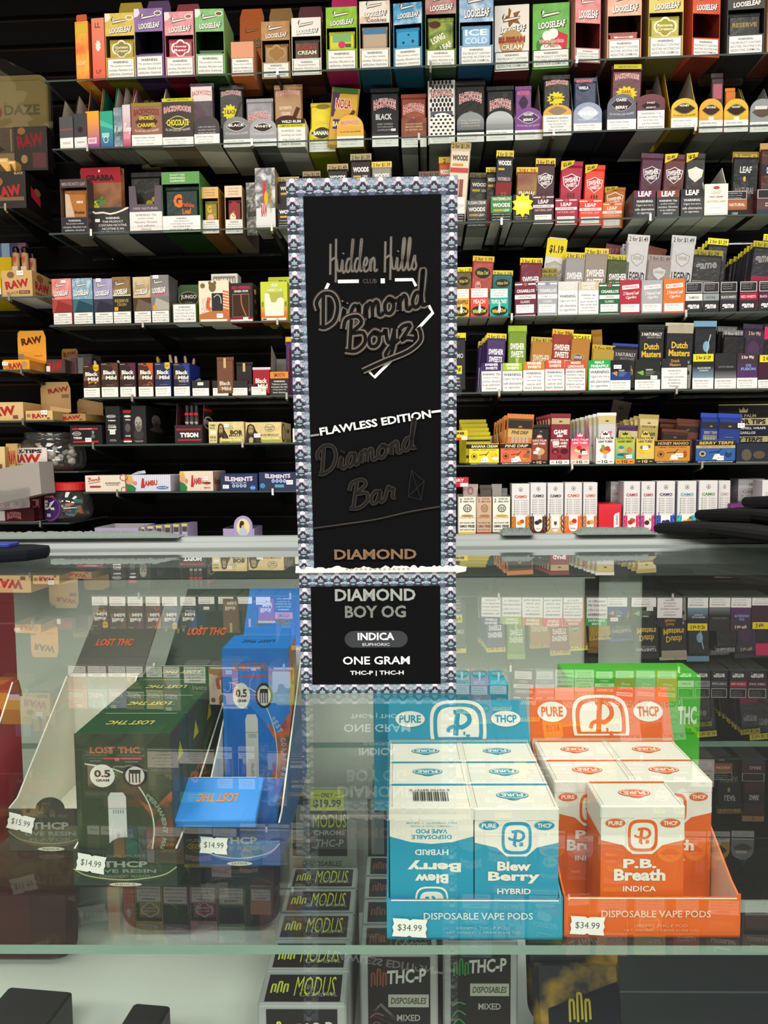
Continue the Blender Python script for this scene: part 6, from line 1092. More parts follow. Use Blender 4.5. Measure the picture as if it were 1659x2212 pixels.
T6(1374,1413,931,997,'pale yellow domed leaf tube tray with lemons','#D8BC5E',tube('','#D8BC5E','#2A261C','#E6CF7E','#3A341E',[(.38,.4,.24,.1,'#E2B82A'),(.64,.42,.24,.1,'#EAC63A'),(.3,.5,.1,.05,'#5A7A34'),(.7,.52,.1,.05,'#5A7A34')]),dome=.2,stick=(.0,.041,.015,.010,'$1.99'))
P=pouch('6R',1380,1424,895,.022,'cream-gold pouch with a crown over the lemon tray','#A89450',lambda f:(f.rect(0,.76,1,.9,'#C8B684'),crown(f,.5,.8,.16,'#5A4A2A'),f.text('KING PALM',.5,.74,.7,.04,'#5A4A2A',.01),f.text('Lemon',.5,.6,.74,.1,'#4A4A2A',.04,.2),f.text('LEAF TUBES',.5,.42,.8,.05,'#4A4430',.03)),roll=3,name='leaf_tube_pouch',group='cream-gold leaf tube pouches')
row(P,8,.014,-.004,'tan-gold pouch in the row behind the lemon pouch','cream-gold leaf tube pouches',du=-.009)
T6(1414,1490,951,997,'amber leaf tray lettered HONEY MANGO','#C8862E',squeeze('HONEY MANGO','#C8862E',[(.86,.4,.06,.16,'#A8501E')],'#C8A46A'),hb=1.15,side='#4A2E1C',d=.14,inner='#4A2E1E',stick=(.018,.021,.02,.011,'$2.49'))
for i,(x0,x1,yt,v,c)in enumerate(((1424,1470,906,.10,'#3A1E1A'),(1426,1482,917,.07,'#4A2620'),(1462,1512,906,.05,'#5E3426'),(1430,1486,928,.024,'#42261E'))):
    pouch('6R',x0,x1,yt,v,('dim brown pouch, hindmost over the amber tray','dim brown pouch, second from the back over the amber tray','brown pouch with clear windows over the amber tray','dim brown pouch lowest at the front of the amber tray')[i],c,lambda f:(f.rect(0,.7,1,.84,'#2A1E1A'),crown(f,.5,.74,.12,'#7A6A4A'),[f.rect(.16+.15*k,.15,.26+.15*k,.5,'#7A5E50')for k in range(5)]),('#5E2E1E','','#FFF',.01),roll=4,name='leaf_tube_pouch')
T6(1503,1587,950,996,'blue leaf tray lettered BERRY TERPS','#2A5A9E',lambda f:(squeeze('BERRY TERPS','#C8B48A',[(.83,.38,.09,.14,'#1E3A6A'),(.85,.5,.06,.08,'#3A6A8A')],'#D8B23A')(f),f.rect(0,.64,1,.76,'#BFA878'),f.text('2 MINIS - HOLDS 1G EACH',.5,.7,.8,.05,'#5A4A34',.01,.15)),hb=1.25,side='#1E2E5A',d=.14,inner='#1E2236',stick=(.012,.013,.018,.012,'$2.49'),rz=-2)
for i,(x0,x1,yt,v)in enumerate(((1514,1559,893,.03),(1552,1602,894,.024))):
    pouch('6R',x0,x1,yt,v,('royal blue pouch with clear windows in the BERRY TERPS tray','plain royal blue pouch with small print in the BERRY TERPS tray')[i],'#22357E',(lambda f:(f.rect(0,.68,1,.82,'#26262E'),crown(f,.5,.72,.14,'#A8884A'),f.text('BERRY TERPS',.5,.6,.7,.06,'#A8A480',.02),f.rect(.1,.08,.9,.55,'#7A7A74'),[f.rect(.2+.15*k,.1,.26+.15*k,.5,'#A8A49A')for k in range(4)]))if i==0 else(lambda f:(f.rect(0,.68,1,.82,'#26262E'),crown(f,.5,.72,.14,'#A8884A'),[f.rect(.3,.5-.1*k,.7,.51-.1*k,'#6A86C8')for k in range(4)])),('#2A44A8','','#FFF',.012),roll=3,name='leaf_tube_pouch')
sp=spot('6R',1590,1700,957,996)
tray(sp,'navy flavour-tip box with a tall cream and black header card','#1E2432',lambda f:(f.ell(.2,.4,.1,.3,'#5A5446'),f.ell(.45,.4,.12,.2,'#5A4E3A'),f.ell(.75,.4,.12,.2,'#5A4E3A'),f.rect(0,0,1,.05,'#8A8474')),hb=sp['h']*1.1,d=.12,name='flavor_tip_box',cat='box',inner='#1E2236',bottom='#3A3A34',
     flap=(sp['w']*1.05,zat(sp,1640,872,.12)-sp['h']*1.1+.004,'#1A191C',lambda f:(f.rect(0,0,1,1,'#1D1B1E'),crown(f,.5,.78,.16,'#C8B48A'),f.text('KING PALM',.5,.7,.5,.08,'#C8B48A',.02),f.rect(.0,.46,1,.64,'#D2C08E'),f.text('FLAVOR TIPS',.5,.55,.9,.13,'#26222A',.05),f.rect(0,.2,1,.46,'#1E2238'),f.text('USE WITH PAPERS, WRAPS',.5,.38,.9,.07,'#EDEAE4',.03),f.text('OR CIGARILLOS',.5,.27,.5,.07,'#EDEAE4',.03),f.rect(0,.02,1,.18,'#D8C694'),f.text('BERRY TERPS',.5,.1,.8,.12,'#26222A',.04,.15),f.rect(0,.965,1,.99,'#D2C08E'))),stick=(-.055,.098,.018,.012,'$1.99'))
# tilted brown card behind
pouch('6R',1325,1365,866,.16,'tall brown crown card leaning at the back of the leaf tubes','#4A3A2C',lambda f:(crown(f,.5,.86,.3,'#2A2018'),[f.text(t_,.5,.72-.12*i,.7,.06,'#2A2018',.01)for i,t_ in enumerate(('KING PALM','LEAF','ROLLS'))]),None,t=.0015,kind='c',roll=12,name='header_card',cat='card')
def clip_tag(px0,px1,py0,py1,v,label,c0,c1,tx):
    u0,z1=WF.hit(px0,py0,v);u1,z0=WF.hit(px1,py1,v);w,h=u1-u0,z1-z0
    b=MB();b.box(-w/2,0,0,w/2,.001,h,mat(c0,'c'));f=front(b,-w/2,w/2,0,h,-.0003);f.rect(0,0,1,.28,c1);f.text(tx,.45,.7,.7,.3,'#F0E8E0' if c0!='#E2C81E' else '#3A2A14',.03);f.rect(.62,.05,.98,.4,'#F0ECE8')
    o=b.build('price_tag');o.location=WF.w((u0+u1)/2,v,z0);o.rotation_euler[2]=-WA;tag(o,label,'tag')
clip_tag(975,1010,930,951,-.006,'small yellow and red price tag by the patterned carton, level with the leaf tubes','#E2C81E','#C8322A','.98')
clip_tag(965,1012,1031,1052,-.006,'small red price tag by the patterned carton above the hemp wraps','#B81E2A','#B81E2A','BERRY')

# ================================================================== SEVENTH SHELF, left: rolling papers
stripe=lambda f,c='#E4CFBE',n=22:[f.rect(k/n,0,(k+.35)/n,1,c)for k in range(n)]
sp=spot('7',184,271,1027,1062)
carton(sp,'cream striped paper box with red script and a booklet count','#EFE3D2',lambda f:(stripe(f),script(f,'Bamb',.07,.62,.32,.22,.012,'#A8422E',.2,6),f.stroke([(.08,.5),(.25,.56),(.38,.62)],.014,'#A8422E'),f.poly([(.13,.24),(.38,.24),(.4,.3),(.38,.36),(.13,.36),(.11,.3)],'#A8362A'),f.text('50 BOOKLETS',.7,.52,.38,.1,'#4A4038',.03),f.text('ROLLING PAPER',.7,.4,.32,.06,'#4A4038',.02),f.ring(.98,.86,.1,.22,.02,'#B85A4A',16),f.ring(.98,.1,.08,.2,.02,'#B85A4A',16)),d=.1,name='paper_box',rz=-2)
def lam(f,c,bc,sub):
    stripe(f,c);f.poly([(0,0),(.2,0),(.22,.2),(.14,.38),(0,.48)],'#2E7A3E');f.ell(.08,.62,.09,.2,'#D8A078');f.ell(.06,.86,.08,.12,'#D8B43A');f.ell(.2,.5,.05,.12,'#C88A6A')
    f.text('LAMBU',.54,.5,.34,.34,'#B42E34',.05,.0,5,0,'#EFE6DC',.04);f.poly([(.33,.2),(.42,.2),(.4,.8),(.36,.8)],'#B42E34')
    if bc:f.ell(.82,.22,.14,.1,bc);f.text(sub,.82,.22,.2,.06,'#E6EAF2',.02)
    else:f.ell(.82,.4,.12,.07,'#8A3A34');f.text(sub,.82,.16,.2,.08,'#B42E34',.02)
sp=spot('7',273,369,1026,1061)
carton(sp,'pale lilac striped paper box with torn top and a blue oval','#DCDCE8',lambda f:lam(f,'#C8C8DA','#4A6AA8','KING SIZE'),d=.1,name='paper_box',rz=-1,side='#C4C0CA')
b=MB();b.add([(-.02,-.004,0),(.02,.0,.004),(.012,.014,.012),(-.008,.012,.009),(-.021,.004,.002),(.004,-.006,.006)],[(0,1,5),(5,1,2),(0,5,4),(5,2,3),(5,3,4)],mat('#D8D4DC','g'));b.add([(-.02,-.004,-.0006),(.02,.0,.0034),(.012,.014,.0114),(-.008,.012,.0084),(-.021,.004,.0014)],[(4,3,2,1,0)],mat('#D8D4DC','g'))
o=b.build('torn_wrap');u,z=WF.hit(300,1026,.03);o.location=WF.w(u,.03,SZ['7']+sp['h']+.0006);o.rotation_euler[2]=-WA;tag(o,'crumpled bit of torn film lying on the pale lilac paper box','film')
sp=spot('7',388,462,1018,1060)
carton(sp,'cream striped paper box, taller, with a green-coated figure and red lettering','#EDDFCB',lambda f:lam(f,'#DCC8B0',None,'78MM SIZE'),d=.1,name='paper_box',rz=-5,side='#C8A898',sideart=lambda f:(stripe(f,'#A87A70',12),f.text('Bambu',.4,.5,.6,.3,'#8A3A34',.02)),stick=(.026,.034,.014,.009,'$1.99'))
def elem(f,sub=True):
    f.text('ELEMENTS',.5,.68,.74,.26,'#D8CCDE',.05,0,0,-.2);f.text('PRE-ROLLED TIPS',.5,.45,.4,.07,'#C8CCE0',.02)
    for k in range(4):f.ell(.36+.1*k,.28,.042,.1,'#B8C8E8');f.ell(.36+.1*k,.28,.018,.045,'#2A4A8A')
    f.ell(.87,.16,.08,.14,'#3A7AC8');f.text('KING',.87,.16,.1,.07,'#C8DCF0',.02)
sp=spot('7',476,557,1023,1060)
carton(sp,'navy rolling paper box with silver lettering and five white dots','#16264E',lambda f:elem(f),d=.1,name='paper_box',rz=1,stick=(-.036,.011,.017,.010,'$2.99'))
sp=spot('7',559,642,1020,1060)
carton(sp,'second navy rolling paper box tucked against the patterned carton','#18284E',lambda f:(f.text('ELEMENTS',.5,.78,.66,.22,'#D8CCDE',.05,0,0,-.2),[(f.ell(.38+.1*k,.52,.042,.1,'#B8C8E8'),f.ell(.38+.1*k,.52,.018,.045,'#2A4A8A'))for k in range(4)],f.ell(.1,.26,.07,.14,'#3A8AB8'),f.rect(.42,.16,.66,.32,'#5A9AB8')),d=.1,name='paper_box',rz=0,stick=(.033,.022,.018,.012,'$2.99'))
# lilac booklets just above the rail
sp=spot('8',205,300,1140,1166,v=.0)
tray(sp,'open lilac carton lying half behind the counter rail','#A89AB8',None,hb=sp['h']*1.02,d=.13,name='paper_tray',inner='#C8C2C8',kneel=.95)
for i in range(6):
    u=WF.hit(306+i*17,1150,.02)[0];rr=thing('paper_booklet',('first','second','third','fourth','fifth','last')[i]+' lilac and yellow paper booklet in the fanned row above the rail','booklet',WF.w(u,.02+.006*i,SZ['8']),-WA+R(-6),'lilac paper booklets')
    b=MB();b.box(-.0085,0,0,.0085,.07,.034+.0012*i,mat('#B8A8CA','c'),top=mat('#B4A4C8','c'));f=front(b,-.0085,.0085,0,.034+.0012*i,-.0003);f.rect(.1,.45,.95,.8,'#4A4A3A');f.rect(0,.86,1,1,'#D8CE5A');b.build('cover',rr)
sp=spot('8',482,550,1142,1166,v=.02)
tray(sp,'lilac paper carton with a round header card showing a small portrait','#A796BE',None,hb=sp['h']*1.02,d=.1,name='paper_tray',inner='#5A5468',rz=0)
b=MB();u,z=WF.hit(525,1114,.02);h=z-SZ['8']
b.prism([(.026*math.cos(math.pi*k/16),max(0,h-.027)+.027*math.sin(math.pi*k/16))for k in range(17)]+[(-.026,0),(.026,0)],'y',0,.0012,mat('#A99AC4','c'))
f=front(b,-.026,.026,0,h,-.0003);f.ell(.5,.5,.36,.38,'#E2D6A0');f.ell(.5,.3,.22,.18,'#B8C4D0');f.ell(.48,.56,.1,.11,'#D8B090');f.ell(.44,.68,.12,.1,'#3A2418');f.ell(.36,.58,.06,.12,'#3A2418')
o=b.build('header_card');o.location=WF.w(u,.0185,SZ['8']);o.rotation_euler[2]=-WA;tag(o,'round lilac header card with a dark-haired woman drawn on cream','card')
# ================================================================== SEVENTH SHELF, right: wraps
def hempw(tc,c2,low):return lambda f:(f.text('FILTER TIPS',.6,.94,.5,.045,tc,.02),f.text('HERBAL WRAPS',.6,.87,.62,.045,tc,.02),f.text('2',.14,.9,.12,.1,tc,.02),f.ring(.52,.69,.24,.105,.05,tc),[f.stroke([(.42+.1*k,.64-.02*(k==1)),(.42+.1*k,.74)],.045,tc,False)for k in range(3)],f.ell(.52,.49,.36,.03,c2),f.text('HIGH HEMP',.5,.44,.86,.04,c2,.0),f.text('100% ORGANIC HEMP',.5,.3,.86,.035,tc,.02),f.text('GMO FREE',.5,.21,.88,.07,tc,.04),f.text('100% TOBACCO FREE',.5,.115,.86,.035,tc,.02),f.rect(0,0,1,.055,low))
def T7(x0,x1,yt,label,c,art,**k):
    sp=spot('7R',x0,x1,yt,1150,v=.012);return tray(sp,label,c,art,hb=sp['h']*1.04,d=.07,name='hemp_wrap_tray',inner='#A89A8A',**k)
T7(990,1028,1073,'cream hemp wrap tray with black lettering and yellow foot','#EAE3D2',hempw('#3A3430','#A8883A','#D8B82A'))
pouch('7R',1000,1033,1045,.02,'crinkled dusty pink pouch over the cream hemp wrap tray','#A8948E',lambda f:(f.ring(.5,.86,.2,.08,.06,'#8A4A44'),f.text('2',.6,.66,.14,.06,'#8A4A44',.03)),roll=2,name='wrap_pouch')
T7(1030,1062,1073,'tan hemp wrap tray with brown lettering','#C8AA8C',hempw('#8A5A42','#A8743E','#A8362E'))
T7(1064,1102,1073,'cream hemp wrap tray with olive script','#EAE4D2',hempw('#3E3832','#B8A434','#5A4A2E'))
for i,(x0,x1,yt)in enumerate(((1036,1062,1047),(1062,1084,1045),(1080,1096,1054))):
    pouch('7R',x0,x1,yt,.03+.004*i,('dark brown hemp wrap pouch over the tan tray','grey hemp wrap pouch with curled corner over the olive-script tray','small grey hemp wrap pouch at the end of the hemp trays')[i],('#4A3E3A','#8A8880','#6A6A68')[i],None,name='wrap_pouch')
def camo(tc,lowc,low2,fruit,nm):
    def a(f):
        f.rect(0,0,1,.345,lowc)
        for k in range(3):f.stroke([(0,.05+.1*k),(.15,.12+.1*k),(.1,.2+.1*k)],.05,low2);f.stroke([(1,.02+.1*k),(.86,.1+.1*k),(.95,.18+.1*k)],.05,low2)
        f.poly([(.24,.36),(.24,.16)]+[(.5-.26*math.cos(math.pi*k/10),.15-.11*math.sin(math.pi*k/10))for k in range(11)]+[(.76,.16),(.76,.36)],'#EFEBE6')
        f.ell(.5,.885,.11,.04,'#4A4E3A');f.ell(.5,.885,.085,.031,'#EDE9E2');f.poly([(.44,.87),(.56,.87),(.5,.91)],'#4A4E3A')
        f.text('CAMO',.5,.745,.7,.055,tc,.035)
        f.rect(.16,.705,.84,.708,'#B8AEB0')
        for k in range(7):
            y=.665-.043*k
            f.ell(.16,y,.035,.013,'#8A9A84');f.rect(.24,y+.002,.44,y+.007,'#A8A09C');f.rect(.24,y-.009,.4,y-.004,'#B8B0AC')
            f.ell(.56,y,.025,.009,'#9A9490');f.rect(.63,y+.002,.92,y+.007,'#A8A09C');f.rect(.63,y-.009,.86,y-.004,'#B8B0AC')
        for x,y,rx,ry,cc in fruit:f.ell(x,y,rx,ry,cc)
        f.text(nm,.5,.105,min(.4,.06*len(nm)),.022,'#6A5A54',.01)
    return a
def CM(x0,x1,yt,label,tc,lowc,low2,fruit,nm,side='#CFC6CE',v=.012,rz=0):
    sp=spot('7R',x0,x1,yt,1150,v=v);carton(sp,label,'#DEDAD8',camo(tc,lowc,low2,fruit,nm),d=.06,cat='carton',name='wrap_carton',side=side,rz=rz,top='#D8D4D2')
CM(1105,1144,1045,'tall white wrap carton with amber honey foot, first of its row','#C8623A','#B86A1E','#D08A34',[(.42,.22,.13,.04,'#E0953A'),(.58,.25,.12,.04,'#B85A2A')],'Honey',rz=-1)
CM(1145,1180,1043,'tall white wrap carton with dark brown chocolate foot','#3A302C','#4A2A1C','#7A5240',[(.42,.22,.16,.04,'#2E2220'),(.6,.25,.14,.04,'#4A3A34')],'Choco')
CM(1182,1217,1043,'tall white wrap carton with cream and brown camouflage foot','#3A3634','#D8B07A','#3A2418',[(.5,.22,.09,.05,'#6A4030'),(.5,.26,.1,.02,'#EDE6DC')],'Russian Cream')
CM(1219,1257,1042,'tall white wrap carton with bright orange mango foot','#D8643A','#E2682A','#F08A4A',[(.4,.22,.14,.04,'#E8A42E'),(.56,.25,.14,.045,'#C8342A')],'Mango')
CM(1259,1290,1042,'tall white wrap carton with tan-orange peach foot','#C8643A','#C0683A','#D89066',[(.4,.22,.14,.04,'#B8682E'),(.6,.23,.14,.04,'#E0A24A')],'Peach')
sp=spot('7R',1292,1343,1089,1150,v=.012)
carton(sp,'red carton lying on its side with a white oval barcode label','#D81E30',lambda f:(f.poly([(.66,.2),(.9,.24),(.9,.72),(.72,.68),(.66,.6)],'#EDE8E6'),[f.rect(.76,.3+.04*k,.84,.32+.04*k,'#5A4A4A')for k in range(8)],f.stroke([(.2,.1),(.6,.2),(.95,.1)],.008,'#B01424',False)),d=.1,name='wrap_carton',side='#8A1E2A',rz=3)
CM(1318,1346,1040,'greyish white wrap carton standing behind the red carton','#A89A94','#8A7A76','#A89A94',[],'Wraps',v=.118,side='#B8AEB2')
CM(1346,1382,1040,'tall white wrap carton with crimson strawberry foot','#B82A4A','#C8285A','#E0608A',[(.42,.22,.16,.045,'#C8202A'),(.6,.25,.12,.04,'#D8402E'),(.5,.28,.1,.02,'#5A8A3A')],'Strawberry')
CM(1384,1414,1040,'tall white wrap carton with magenta grape foot','#B83A5A','#B82078','#D85AA4',[(.42,.21,.18,.045,'#5A1E2E'),(.66,.27,.1,.03,'#A8A83A')],'Grape')
CM(1417,1457,1039,'tall white wrap carton with royal blue blueberry foot','#3A3A6E','#22429A','#4A6AC0',[(.4,.21,.12,.045,'#2E3468'),(.6,.22,.14,.045,'#2A2E5A')],'Blueberry',side='#A8A8B8')
CM(1462,1503,1039,'tall white wrap carton with turquoise pineapple foot','#4A9CA8','#169CB0','#5AC4D2',[(.4,.22,.14,.04,'#E09A3A'),(.62,.24,.12,.05,'#D8822A'),(.7,.3,.08,.03,'#4A7A34')],'Pineapple',side='#BDB8C8')
CM(1508,1549,1038,'tall white wrap carton with grass green apple foot','#5A8A4E','#3A9A34','#74C45E',[(.5,.22,.14,.05,'#6EAA3A'),(.58,.21,.1,.035,'#D8E4B0')],'Green Apple',side='#B8BCC0')
CM(1550,1576,1038,'tall white wrap carton with pale sage foot, pushed back','#B8A8A0','#C8C4AE','#DAD6C2',[(.4,.23,.2,.05,'#8A9A3A')],'Lychee',v=.03)
sp=spot('7R',1576,1640,1088,1150,v=.012)
carton(sp,'purple carton lying on its side with a white barcode oval','#6A2E68',lambda f:(f.ell(.02,.58,.22,.2,'#E6E2E4'),[f.rect(.08+.025*k,.5,.09+.025*k,.66,'#5A4A5A')for k in range(5)],f.rect(.78,.2,.94,.74,'#EFEBEC'),[f.rect(.84,.3+.04*k,.89,.32+.04*k,'#7A6A7A')for k in range(8)],f.stroke([(.02,.9),(.3,.8),(.5,.95)],.05,'#7E447C'),f.stroke([(.3,.1),(.5,.3),(.4,.5)],.04,'#7E447C')),d=.1,name='wrap_carton',side='#5A2458')
CM(1592,1650,1034,'greyish lilac wrap carton leaning behind the purple carton','#A89AA0','#8A8298','#A89AA8',[],'Wraps',v=.118,rz=0)
CM(1644,1688,1037,'tall white wrap carton with pale peach foot at the picture edge','#B8A89A','#C8BC9A','#DAD0B4',[(.3,.22,.14,.05,'#D8825A'),(.6,.22,.12,.05,'#D89A6A')],'Melon')

# ================================================================== LEFT BAY
def LB(sh,x0,x1,yt,yb,v=.014):return spot(sh,x0,x1,yt,yb,v)
RW='#A8282A'
def raw(f,cb=.42,h=.34,w=.72,rot=8,ca=.5):f.text('RAW',ca,cb,w,h,RW,.05,0,rot)
sp=LB('A',-40,57,370,446)
carton(sp,'black and red paper box on the top left bay shelf','#26221F',lambda f:(raw(f,.45,.3,.6,8,.6),f.ell(.4,.72,.1,.12,'#8A5A3A'),f.rect(.2,.2,.96,.3,'#7A5A40'),f.text('BLACK',.86,.94,.2,.07,'#B8A070',.02)),d=.14,name='paper_box',side='#120E0E',sideart=lambda f:(f.poly([(.2,.4),(.55,.25),(.55,.5),(.2,.68)],'#A81E34'),f.ell(.45,.62,.12,.1,'#8A5A34')),top='#1A1614')
for i,(x0,x1,yt,lb,c)in enumerate(((-20,14,340,'tan cone pack on the black and red paper box','#D8A85A'),(14,30,345,'narrow tan cone pack beside the first on the black paper box','#C8984A'))):
    u0,z=WF.hit(x0,373,.02);u1=WF.hit(x1,373,.02)[0];zt=WF.hit(x0,yt,.02)[1];w=u1-u0;h=max(.03,zt-SZ['A']-sp['h'])
    b=MB();b.box(-w/2,0,0,w/2,.03,h,mat(c,'c'));f=front(b,-w/2,w/2,0,h,-.0003);f.poly([(.3,.1),(.9,.1),(.3,.9)],'#5A4020');f.rect(.1,.75,.9,.92,'#E2C088');o=b.build('cone_pack');o.location=WF.w((u0+u1)/2,.03,SZ['A']+sp['h']+.0008);o.rotation_euler[2]=-WA;tag(o,lb,'pack')
# rolling tray in its clear bag, hung on the wall behind
u0,z1=WF.hit(-110,172,.16);u1,z0=WF.hit(112,350,.16);w,h=u1-u0,z1-z0
t=thing('rolling_tray','olive-tan metal rolling tray in a crinkled clear bag, top left','tray',WF.w((u0+u1)/2,.16,z0),-WA)
b=MB()
def rr(w,h,r,n=6,cz=0):return[(sx*(w/2-r)+r*math.cos(a),cz+sz*(h/2-r)+r*math.sin(a))for sx,sz,a0 in((1,1,0),(-1,1,90),(-1,-1,180),(1,-1,270))for a in[R(a0+90*k/n)for k in range(n+1)]]
o_,i_=rr(w,h,.03,6,h/2),rr(w-.02,h-.02,.024,6,h/2);n=len(o_);mt=mat('#8A7A48','l')
b.prism(o_,'y',.004,.006,mt);
for k in range(n):
    j=(k+1)%n;b.poly([(o_[k][0],-.008,o_[k][1]),(o_[j][0],-.008,o_[j][1]),(i_[j][0],.0,i_[j][1]),(i_[k][0],.0,i_[k][1])],mt);b.poly([(o_[j][0],-.008,o_[j][1]),(o_[k][0],-.008,o_[k][1]),(o_[k][0],.004,o_[k][1]),(o_[j][0],.004,o_[j][1])],mt)
b.poly([(x,.001,z)for x,z in i_],mat('#7E7040','l'));f=front(b,-w/2,w/2,0,h,.0005);f.text('DAZE',.72,.62,.36,.12,'#5A5438',.03);f.ell(.42,.6,.1,.1,'#7A2424');f.rect(.12,.12,.8,.42,'#3E2E20');[f.rect(.2+.13*k,.14,.215+.13*k,.4,'#8A7A54')for k in range(5)]
b.build('tray_body',t)
b=MB();bw,bh=w*1.12,h*1.28;nx,nz=12,12;rnd=random.Random(3);V=[]
for j in range(nz+1):
    for i in range(nx+1):
        x=(i/nx-.5)*bw;z=(j/nz)*bh-.1*h;top=max(0,j/nz-.78)/.22
        V.append((x*(1-.85*top),-.016-.01*math.sin(math.pi*i/nx)+rnd.uniform(-.004,.004),z))
b.add(V,[(j*(nx+1)+i,j*(nx+1)+i+1,(j+1)*(nx+1)+i+1,(j+1)*(nx+1)+i)for j in range(nz)for i in range(nx)],thin_glass('bag_film','#EEEAE2',.45,1.45,.01),True)
b.build('clear_bag',t)
u0,z0=WF.hit(45,378,.13);u1,z1=WF.hit(112,282,.13)
b=MB();b.box(-(u1-u0)/2,0,0,(u1-u0)/2,.03,z1-z0,mat('#241E1E','c'));f=front(b,-(u1-u0)/2,(u1-u0)/2,0,z1-z0,-.0003);f.text('RAW',.5,.68,.8,.3,'#7A1E22',.05,0,8);f.ell(.24,.9,.12,.08,'#8A5A34');f.rect(.55,.05,.95,.4,'#5A3434');f.ell(.3,.26,.1,.1,'#9A7A4A')
o=b.build('paper_box');u=(u0+u1)/2;o.location=WF.w(u,.10,SZ['A']+sp['h']+.001);o.location.z=z0;o.rotation_euler[2]=-WA;tag(o,'dark box with red lettering standing in front of the bagged tray','box')
# acrylic divider rods are part of the shelf clips; tan lighter box
sp=LB('B',5,71,584,640);w,h=sp['w'],sp['h']
tray(sp,'tan lighter box with dark red lettering holding clear lighters','#C8A26A',lambda f:(f.ell(.3,.84,.12,.12,'#7A5A34'),raw(f,.5,.3,.78,8),f.text('BLACK',.36,.18,.4,.1,'#8A6434',.02,0,5),f.rect(.56,.14,.92,.26,'#5A4430'),f.text('ESSENTIAL',.74,.2,.28,.05,'#D8B884',.01)),hb=h*1.0,d=.15,side='#B8905A',inner='#8A6A3E',name='lighter_box',cat='box',sideart=lambda f:(f.ell(.28,.8,.12,.14,'#7A5A34'),f.text('RAW',.35,.5,.5,.32,RW,.05),f.rect(.6,.8,.95,.88,'#4A3420'),f.rect(.1,.16,.5,.26,'#8A6434')),stick=(.01,h*.9,.018,.012,'$2.99'))
for i,(px,py,v)in enumerate(((34,535,.04),(53,535,.045),(70,548,.07))):
    u,z=WF.hit(px,py,sp['v']+v);hh=z-SZ['B'];tt=thing('lighter',('clear tan lighter nearest the box edge','clear tan lighter in the middle of the tan box','clear tan lighter set back by the tan box side')[i],'lighter',WF.w(u,sp['v']+v,SZ['B']+.002),-WA,'clear lighters in the tan box')
    b=MB();b.lathe([(0,0),(.009,0),(.0095,hh*.5),(.009,hh*.88),(0,hh*.88)],mat('#A88058','g'),14);f=front(b,-.008,.008,hh*.45,hh*.88,-.0096);f.text('W',.5,.7,.6,.3,'#B8342A',.05);f.rect(0,.2,1,.4,'#D8C0A0');b.build('lighter_body',tt)
    b=MB();b.lathe([(.0085,hh*.88),(.0085,hh*.97),(.005,hh),(0,hh)],mat('#2A2422','m'),12);b.build('lighter_head',tt)
sp=LB('B',-60,3,600,640,.02)
carton(sp,'yellow box with white foot beside the tan lighter box','#E2C21E',lambda f:(f.rect(.6,.1,1,.5,'#E8E4DC'),f.rect(.6,.0,1,.2,'#2A3E7A')),d=.12,name='paper_box')
sp=LB('B',-40,28,556,640,.145)
carton(sp,'tall yellow display box behind the lighters','#E0BE1C',lambda f:f.rect(0,.7,1,1,'#D8B418'),d=.04,name='paper_box')
u0,z=WF.hit(-20,556,.15);u1,zt=WF.hit(50,524,.15);zb=SZ['B']+sp['h']+.001
for i in range(4):
    b=MB();b.box(0,0,0,.024,.012,max(.02,zt-zb),mat(('#4A5A8A','#8AA0B8','#3A3A6A','#7A4A6A')[i],'g'),top=mat('#B8C0CC','c'));o=b.build('paper_pack');o.location=WF.w(u0+.008+.0245*i,.152,zb);o.rotation_euler[2]=-WA;tag(o,('dark blue pack','pale blue pack','indigo pack','mauve pack')[i]+' standing on the tall yellow display box','pack')
sp=LB('C',6,64,777,799)
AM='#E8A030'
carton(sp,'orange-yellow paper box with a stepped display lid raised behind',AM,lambda f:(raw(f,.44,.56,.56,6,.5),f.ell(.14,.3,.1,.2,'#C87A3A'),f.ell(.82,.55,.12,.3,'#B88A5A')),d=.09,name='paper_box',side='#C88428',stick=(-.03,.018,.017,.010,'$2.99'),flap=(sp['w']*1.1,WF.hit(35,715,.1)[1]-sp['z']-sp['h'],AM,lambda f:(f.text('RAW',.5,.7,.74,.22,'#5A1E14',.05,0,8),f.rect(0,0,.2,.3,'#8A8068'),f.poly([(.2,0),(1,0),(1,.05),(.2,.25)],'#C8802A'),f.text('classic',.72,.24,.3,.06,'#B85A1E',.01)),.088))
b=MB();b.prism([(.011*math.cos(2*math.pi*k/24),.011*math.sin(2*math.pi*k/24))for k in range(24)],'y',-.0006,.0006,mat('#B88A3A','c'));o=b.build('round_seal_tab');u,z=WF.hit(43,722,.1);o.location=WF.w(u,.1065,z);o.rotation_euler[2]=-WA;tag(o,'round tan seal tab above the orange-yellow display lid','tab')
sp=LB('C',100,141,776,799,.09);sp['z']=SZ['C']
carton(sp,'dim red and clear paper box set back on the left bay shelf','#4A3A36',lambda f:(raw(f,.5,.7,.7,8),f.rect(0,.1,.2,.5,'#E6E2DE')),d=.09,name='paper_box',side='#3A2A28',flap=(sp['w']*.9,WF.hit(120,745,.1)[1]-sp['z']-sp['h'],'#A8782A',lambda f:(f.text('RAW',.5,.6,.76,.36,'#7A2A1E',.05,0,6),f.rect(0,0,1,.2,'#E0A034')),.088))
sp=LB('C',144,200,765,799,.12)
b=MB();b.box(-sp['w']/2,0,0,sp['w']/2,.06,sp['h'],GLASS_CLEAR);f=front(b,-sp['w']/2,sp['w']/2,0,sp['h'],-.0003)
t=thing('acrylic_box','clear acrylic bin with dim red packs at the left bay end','bin',sp['loc'],-WA);b.build('bin_body',t)
